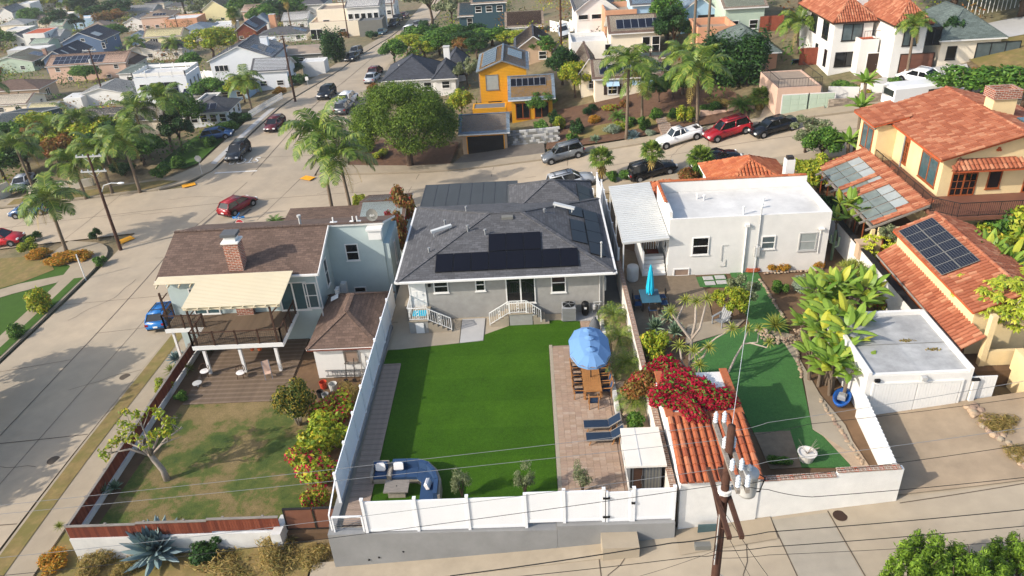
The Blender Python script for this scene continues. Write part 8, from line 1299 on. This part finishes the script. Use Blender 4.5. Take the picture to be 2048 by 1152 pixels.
gg9 = Hs('pink garage with pale green double doors and railed roof deck',(1556,178),(1660,174),6.5,2.9,'flat',0,'pink_stucco','flat_tan',(('f',1.9,0,2.6,2.2,'garage','white','mint'),('f',4.6,0,2.6,2.2,'garage','white','mint')),par=.1,name='garage',cat='garage'); _w = gg9['w']; [iron_rail(gg9,a,b,.9,.3) for a,b in (((0,0,3),(_w,0,3)),((0,0,3),(0,6.4,3)),((_w,0,3),(_w,6.4,3)))]
# big white tiled house
bw9 = Hs('big white two storey house with orange tile hip roof',(1672,38),(1775,37),11,6,'hip',1.8,'white_stucco','tile',(('f',2.0,3.6,2.2,1.8,'slide','dark','glass_pale'),('f',1.6,.8,2.2,1.6,'slide','dark','glass'),('f',5.6,4.6,1.4,.6,'plain','dark'),('l',8.5,3.4,1.8,2.2,'slide','dark'),('l',4.5,3.4,2.2,2.2,'slide','dark'),('l',9.5,.6,.8,1.8,'plain','dark'),('l',6.5,.6,.8,1.8,'plain','dark')),trim='dark_brown',chim=(4.5,5,1.1,2.6,'white'))
Hs('right garage wing of the big white tiled house',(1796,42),(1882,40),9,6,'hip',1.6,'white_stucco','tile',(('f',1.6,3.4,1.5,1.8,'slide','dark','glass_pale'),('f',4.0,3.4,1.5,1.8,'slide','dark','glass'),('f',2.7,0,3.4,2.5,'garage','dark_brown','copper')),trim='dark_brown'); pe = Hs('white arched entry porch of the tiled house',(1722,82),(1768,80),2.2,3.6,'flat',0,'white_stucco','terracotta',(('f',1.6,0,1.2,2.2,'door','white','dark_brown'),('f',3.0,.8,.9,1.4,'plain','dark')),par=.1,name='porch',cat='porch'); iron_rail(pe,(.3,.05,3.7),(pe['w'],.05,3.7),.9,.3)
rh = Hs('ranch house with grey green roof and dark glass doors',(1886,74),(2075,74),10,3.2,'hip',2.2,'cream','shingle_green',(('f',1.2,.8,1,1.4,'plain','dark'),('f',6,.1,4.6,2.3,'trip','dark','glass_pale'),('f',10,.4,1,1.8,'plain','dark')),trim='white'); wt = thing('white_trellis','white lattice fence pavilion at the top right','trellis',tuple(PT(1932,32))); [MB().bar((i*.5,0,0),(i*.5,0,3),.06).build('slat','white',wt) for i in range(14)]; MB().box(-.2,-.3,3,6.8,3,3.12).build('roof','white',wt)
for lb,a,b,h,m,nm in (('white retaining wall in front of the big tiled house',(1655,198),(1785,186),1.3,'white_stucco','garden_wall'),('tan block planter wall at the hill street',(1656,216),(1770,196),.9,'block_wall','garden_wall'),('white side wall of the sloping drive',(1893,150),(1925,172),1.0,'white_stucco','garden_wall'),('low pink wall on the hill street bank',(1400,235),(1512,214),.8,'pink_stucco','garden_wall'),('red board fence beside the mint house',(1495,62),(1566,58),1.8,'red_wood','board_fence'),('red board fence left of the big tiled house',(1598,128),(1640,126),1.8,'red_wood','board_fence'),('white yard wall beside the parked SUV',(1100,62),(1160,60),1.8,'white_stucco','garden_wall'),('orange timber fence at the left edge gardens',(0,148),(45,136),1.6,'orange_wood','board_fence'),('white yard wall with low pickets under the big white house',(372,158),(430,156),1.6,'white','garden_wall')):
    p,q = PT(*a),PT(*b); o = thing(nm,lb,'wall' if 'wall' in nm else 'fence'); L = (q-p).length; n = max(2,int(L/(.3 if 'fence' in nm else 2.5)))
    for i in range(n): c,e = p.lerp(q,i/n),p.lerp(q,(i+.96)/n); MB().prism([(c.x,c.y),(e.x,e.y),(e.x,e.y+.18),(c.x,c.y+.18)],min(c.z,e.z)-.8,[T(c.x,c.y)+h]*4).build('board' if 'fence' in nm else 'wall_section',m,o)
# trees and shrubs of the neighbourhood
for a in (('cypress','cypress','dark green cypress clump at the side street kerb',672,125,(2.0,2.0,1.55)),('cypress','juniper','dark juniper thicket left of the salmon house',1430,170,(1.8,1.8,1.5)),('cypress','juniper','dark juniper thicket below the salmon house',1495,168,(1.9,1.8,1.5)),('cypress','juniper','dark juniper between the two thickets',1462,172,(1.5,1.5,1.3)),('airy','eucalyptus','large grey green eucalyptus at the far street end',865,50,(2.6,2.6,2.2)),('airy','eucalyptus','grey green eucalyptus left of the dark teal house',905,55,(1.8,1.8,1.7)),('round','hill_tree','green tree over the hedge above the white house',880,110,(1.6,1.4,.9)),('round','hill_tree','green tree mass right of the far street',840,95,(1.4,1.3,.9)),('round_yel','hill_tree','yellow green tree above the parked silver car',815,110,(1.4,1.3,.8)),('round','hill_tree','green tree at the kerb behind the silver car',790,130,(1.1,1.1,.9)),('round_dark','hedge_tree','dark hedge mass behind the golden house, left',945,100,(1.7,1.4,.8)),('round','hedge_tree','green hedge mass under the dark teal house',985,92,(1.9,1.4,.7)),('round_yel','hedge_tree','olive hedge mass right of the teal house',1030,95,(1.3,1.2,.6)),
          ('round_dark','round_tree','dark round tree beside the cream upper house',1345,105,(1.3,1.2,1.1)),('round','round_tree','green tree behind the cream upper house',1335,80,(1.3,1.2,1.2)),('round_yel','bamboo','yellow green bamboo clump left of the cream cottage',1150,195,(.9,.9,1.0)),('round_dark','garden_tree','dark tree between golden house and cottage',1125,170,(1.1,1.1,1.0)),('round','garden_tree','small round tree at the gate of the golden house',1083,232,(.8,.8,.65)),('shrub','hedge','clipped green hedge above the stone wall',1085,268,(2.3,.9,1.3)),('shrub_yel','hedge','second clipped hedge by the garden gate',1118,262,(1.0,.9,1.3)),('shrub_yel','topiary','round yellow green topiary under the tall palm',1368,248,(1.25,1.2,1.5)),('shrub','topiary','small round green topiary by the steps',1288,262,(.8,.8,1.2)),('shrub_gray','garden_shrub','grey shrub on the slope garden',1225,268,(1.3,1.,1.)),('succulent','garden_shrub','agave cluster at the kerb of the slope garden',1190,282,(1.6,1.4,1.3)),('shrub_dark','garden_shrub','dark shrub beside the slope garden gate',1155,268,(1.2,1.,1.2)),('shrub','garden_shrub','green shrub left of the brick steps',1310,240,(1.,.9,.9)),('shrub_redfl','garden_shrub','flowering shrub before the cottage',1215,222,(1.4,.8,.7)),('shrub_orange','garden_shrub','orange brown shrub on the slope garden',1190,245,(1.2,.9,.8)),('shrub','garden_shrub','green shrub at the middle of the slope garden',1260,252,(1.1,.9,.8)),('shrub_dry','bank_scrub','dry scrub on the bank below the junipers',1450,212,(2.4,1.2,.8)),('shrub_dry','bank_scrub','dry scrub at the kerb of the bank',1505,205,(1.8,1.,.8)),('shrub','bank_scrub','green scrub above the low pink wall',1420,225,(1.5,1.,.8)),
          ('shrub_yel','ground_cover','bright ground cover under the big pine',760,315,(1.9,1.0,.6)),('shrub_dark','ground_cover','dark shrub under the left side of the big pine',735,300,(1.5,1.2,1.)),('round','street_tree','feathery tree left of the big pine',655,300,(.7,.7,.75)),('shrub_rust','street_shrub','rusty shrub at the kerb beside the big pine',745,185,(1.2,1.,1.)),('airy','bare_tree','thin grey tree left of the golden house',935,175,(.9,.9,.9)),('round_yel','garden_tree','yellow green tree left of the golden house',925,235,(.7,.7,.8)),('round','garden_tree','banana like greenery behind the golden house',1085,118,(1.0,.9,.7)),('shrub_orange','garden_shrub','orange shrub by the utility pole at the side street',560,188,(1.4,1.,1.)),('shrub_dark','garden_shrub','dark shrub at the corner by the pole',600,170,(2.2,1.6,1.3)),('round_dark','garden_tree','dark shrub tree beside the sidewalk',585,160,(1.1,1.,.7)),('shrub_rust','garden_shrub','rusty hedge below the terraced house',690,72,(2.6,1.4,1.3)),('shrub_dark','garden_shrub','dark hedge at the far kerb',745,78,(2.4,1.6,1.3)),('round_yel','magnolia','broad magnolia with pale blossoms left of the white gabled house',428,118,(2.3,2.0,1.5)),('round','magnolia','lower magnolia branches behind the white yard wall',385,148,(1.2,1.1,.9)),('round_dark','far_tree','dark round tree far left behind the blue house',122,66,(2.2,2,1.3)),('round_dark','far_tree','second dark round tree behind the blue house',155,62,(1.5,1.4,1.)),('cypress','far_tree','big dark cypress in the far gardens',172,36,(4.5,4,2.6)),('round','far_tree','green tree right of the blue house',228,86,(1.9,1.8,1.1)),('round','far_tree','green tree left of the far white box house',70,52,(2.6,2,1.3)),('round_yel','far_tree','yellow green tree row at the far top left',85,15,(4,3,1.8)),('round','far_tree','green tree behind the white box house',60,22,(3,3,1.8)),('round_yel','far_tree','olive tree right of the far yellow row',115,22,(3,3,1.7)),('round_dark','far_tree','dark hedge along the far roofs',225,42,(4,2.4,1.3)),('rusty','far_tree','rusty tree beside the grey gabled far house',225,52,(2.4,2,1.2)),('round','far_tree','green tree over the orange walled house',320,18,(3,3,1.8)),('round_dark','far_tree','dark tree behind the peach house',372,30,(3,2.6,2.2)),('airy','far_tree','grey tree left of the shaggy palm',405,42,(2.4,2,1.6)),('round','far_tree','tree behind the shaggy fan palm',495,38,(2.4,2.2,1.6)),('round','far_tree','round green tree left of the hill bungalow',530,56,(2,2,1.3)),('round_dark','far_tree','dark green tree row over the hill bungalow',560,44,(2.4,2,1.3)),('round','far_tree','green tree before the terraced house',600,38,(2.2,2,1.3)),('round','far_tree','green tree at the left edge by the olive house',5,100,(2.4,2.2,1.2)),('shrub_dark','far_shrub','dark hedge between the olive and tan houses',78,136,(3,2,1.6)),('round','garden_tree','green garden tree below the tan house',175,165,(1.5,1.2,.8)),('rusty','garden_tree','rusty brown tree behind the verge palms, left',115,318,(1.9,1.7,1.3)),('round_yel','garden_tree','yellow green tree behind the verge palms, middle',185,325,(2.0,1.8,1.25)),('round_yel','garden_tree','yellow green tree behind the verge palms, right',235,318,(1.6,1.5,1.2)),('round','garden_tree','feathery green tree below the low grey roof',40,320,(1.6,1.5,1.1)),('round','garden_tree','green tree beside the little porch house',385,265,(1.2,1.1,1.2)),('round','garden_tree','green hedge tree above the little porch house',425,205,(1.5,1.2,.8)),('shrub','garden_shrub','green shrub under the blue parked car',420,290,(1.6,1.,.9)),('round_yel','garden_tree','yellow green tree behind the picket fence',490,205,(1.1,1.1,.9)),('round','hedge_tree','tall yellow green hedge at the top right',1905,20,(3,2,1.3)),('round','hedge_tree','tall hedge at the top right corner',2040,35,(2.6,2,1.3)),('round','hedge_tree','green hedge beside the camper van',1935,205,(1.5,1.3,.75)),('rusty','hedge_tree','rusty hedge beside the sloping drive',1990,200,(1.5,1.3,.7)),('round','hedge_tree','hedge behind the brick topped chimney',2045,215,(1.5,1.3,.8)),('round_dark','hedge_tree','dark narrow hedge between the white and ranch houses',1890,112,(.8,.8,.8)),('shrub','planter_shrub','mixed shrubs in the white planter',1690,182,(1.8,.8,.7)),('shrub_redfl','planter_shrub','red flowering shrubs in the tan planter',1730,190,(1.6,.7,.7)),('shrub','planter_shrub','green shrubs beside the sloping drive',1790,172,(1.4,.8,.7)),('round_dark','hedge_tree','dark hedge row at the top edge left of the tiled house',1600,20,(2,1.5,1)),('round_yel','hedge_tree','yellow green hedge behind the trellis gable',1310,30,(1.5,1.2,.8))):
    pt(a[0],a[1],a[2],a[3],a[4],a[5],'tree' if 'tree' in a[1] or a[0] in ('cypress','airy','round','round_yel') else 'shrub')

for a in (('round_dark','verge_tree','dark dense tree between the first verge palms',60,345,(1.5,1.4,1.0)),('rusty','verge_tree','rusty dense tree between the second and third verge palms',140,340,(1.6,1.4,1.2)),('round_dark','verge_tree','dark dense tree behind the fourth verge palm',225,335,(1.6,1.4,1.1)),('round','verge_tree','green dense tree in front of the cream side wall',290,330,(1.3,1.2,.9)),('round_yel','verge_tree','yellow green dense tree right of the low grey roof',90,300,(1.5,1.4,1.2)),('round_dark','verge_tree','dark tree beside the little porch house wall',365,300,(1.1,1.,1.)),('round','verge_tree','green dense tree at the left edge below the palms',10,360,(1.4,1.3,.9)),('shrub','garden_shrub','green shrub left of the porch house steps',455,262,(1.8,1.2,1.)),('shrub_dark','garden_shrub','dark shrub along the picket fence',480,245,(1.8,1.,1.)),
          ('shrub','slope_shrub','green shrub at the kerb end of the slope garden',1145,285,(1.,.8,.8)),('shrub_dark','slope_shrub','dark shrub high on the slope garden by the cottage',1180,228,(1.2,.8,.8)),('cycad','slope_shrub','spiky cycad on the slope garden',1235,240,1.2),('shrub_yel','slope_shrub','yellow green shrub at the slope garden centre',1240,262,(.9,.8,.8)),('shrub','slope_shrub','green shrub right of the brick steps',1345,238,(.9,.8,.8)),('agave','slope_shrub','pale agave low on the slope garden',1265,276,.6),('shrub_gray','slope_shrub','grey shrub right of the slope agave',1300,272,(.9,.7,.6)),('shrub_rust','slope_shrub','rusty shrub along the cottage wall',1250,212,(1.4,.7,.6)),('round_dark','slope_tree','dark leafy tree at the cottage door',1318,205,(.6,.6,.6)),('round','slope_tree','green leafy tree behind the slope palms',1345,200,(.7,.7,.7)),('shrub_dark','slope_shrub','dark shrub above the stone wall end',1110,250,(1.,.9,1.2)),('cycad','bank_shrub','spreading cycad below the junipers',1480,222,1.6),('shrub','bank_shrub','green shrub left of the green garage doors',1540,195,(1.3,1.,1.1)),('round_dark','hill_tree','dark tree right of the far white van',862,85,(1.2,1.1,.8)),('round','hill_tree','green tree below the eucalyptus',900,90,(1.6,1.3,.8)),('rusty','hill_tree','rusty tree on the hill above the white house',925,108,(1.2,1.1,.7)),('round_yel','hill_tree','yellow green tree at the white house gable',850,118,(1.2,1.,.7)),('round_dark','hill_tree','dark tree behind the small dark hip roof',955,118,(1.1,1.,.8))):
    pt(a[0],a[1],a[2],a[3],a[4],a[5],'tree' if 'tree' in a[1] else 'shrub')
st_ = thing('brick_steps','brick garden steps climbing the slope garden','steps'); p,q = PT(1338,274),PT(1322,235)
for i in range(9): c = p.lerp(q,i/9); MB().cush(-.7,-.3,-.3,.7,.3,.12,.02).build('step','brick_cap',st_,loc=(c.x,c.y,T(c.x,c.y)+.1))
# undergrowth that reads as one mass between the houses
rg = np.random.default_rng(3); pts = []
while len(pts) < 1150:
    x,y = rg.uniform(-230,60),rg.uniform(87,340)
    if x < -1.05*y*.72-6 or -44 < x < -21 or (x > -22 and y < 97 and x < 3) or (x > 20 and y < 80) or (x > 34 and y < 93): continue
    if any(a-1.2 < x < a+w+1.2 and b-1.5 < y < b+d+1.2 for a,b,w,d in FOOT): continue
    pts.append((x,y))
for k,lm in enumerate(('lf_mid','lf_dark','lf_yel','lf_rust')):
    bl = [(x,y,T(x,y)+.3+.35*r,r*1.3,r*1.3,r) for x,y in pts[k::4] for r in (rg.uniform(.6,1.7)*(1+y/400),)]
    link('garden_undergrowth',np_mesh('undergrowth',cloud(bl,26000,.42,60+k,.6),4,lm),kind='stuff',label=['mid green garden greenery between the far houses','dark green garden greenery between the far houses','yellow green garden greenery between the far houses','rusty garden greenery between the far houses'][k],cat='greenery')
# trees beyond the left edge whose shade falls on the street
for i,(x,y,s) in enumerate(((-43.7,30,1.9),(-43.7,36.2,2.0),(-44,42.5,1.75),(-43.6,22.5,1.8))): plant('round','street_tree',['broad tree on the left verge, nearest the alley corner','broad tree on the left verge, tallest of the row','broad tree on the left verge, farthest up the street','broad tree on the left verge beside the alley corner'][i],'tree',(x,y,T(x,y)),s)
# haze
N = NT('air'); N.t.nodes.remove(N.b); pv = N.n('VolumePrincipled'); pv.inputs['Density'].default_value = .0003; pv.inputs['Color'].default_value = (.86,.88,.9,1); pv.inputs['Anisotropy'].default_value = .3; N.l(pv.outputs[0],N.o.inputs['Volume']); MATS['air'] = N.m
MB().box(-3100,-1600,-45,3100,3100,45).build('haze','air',None,kind='stuff')
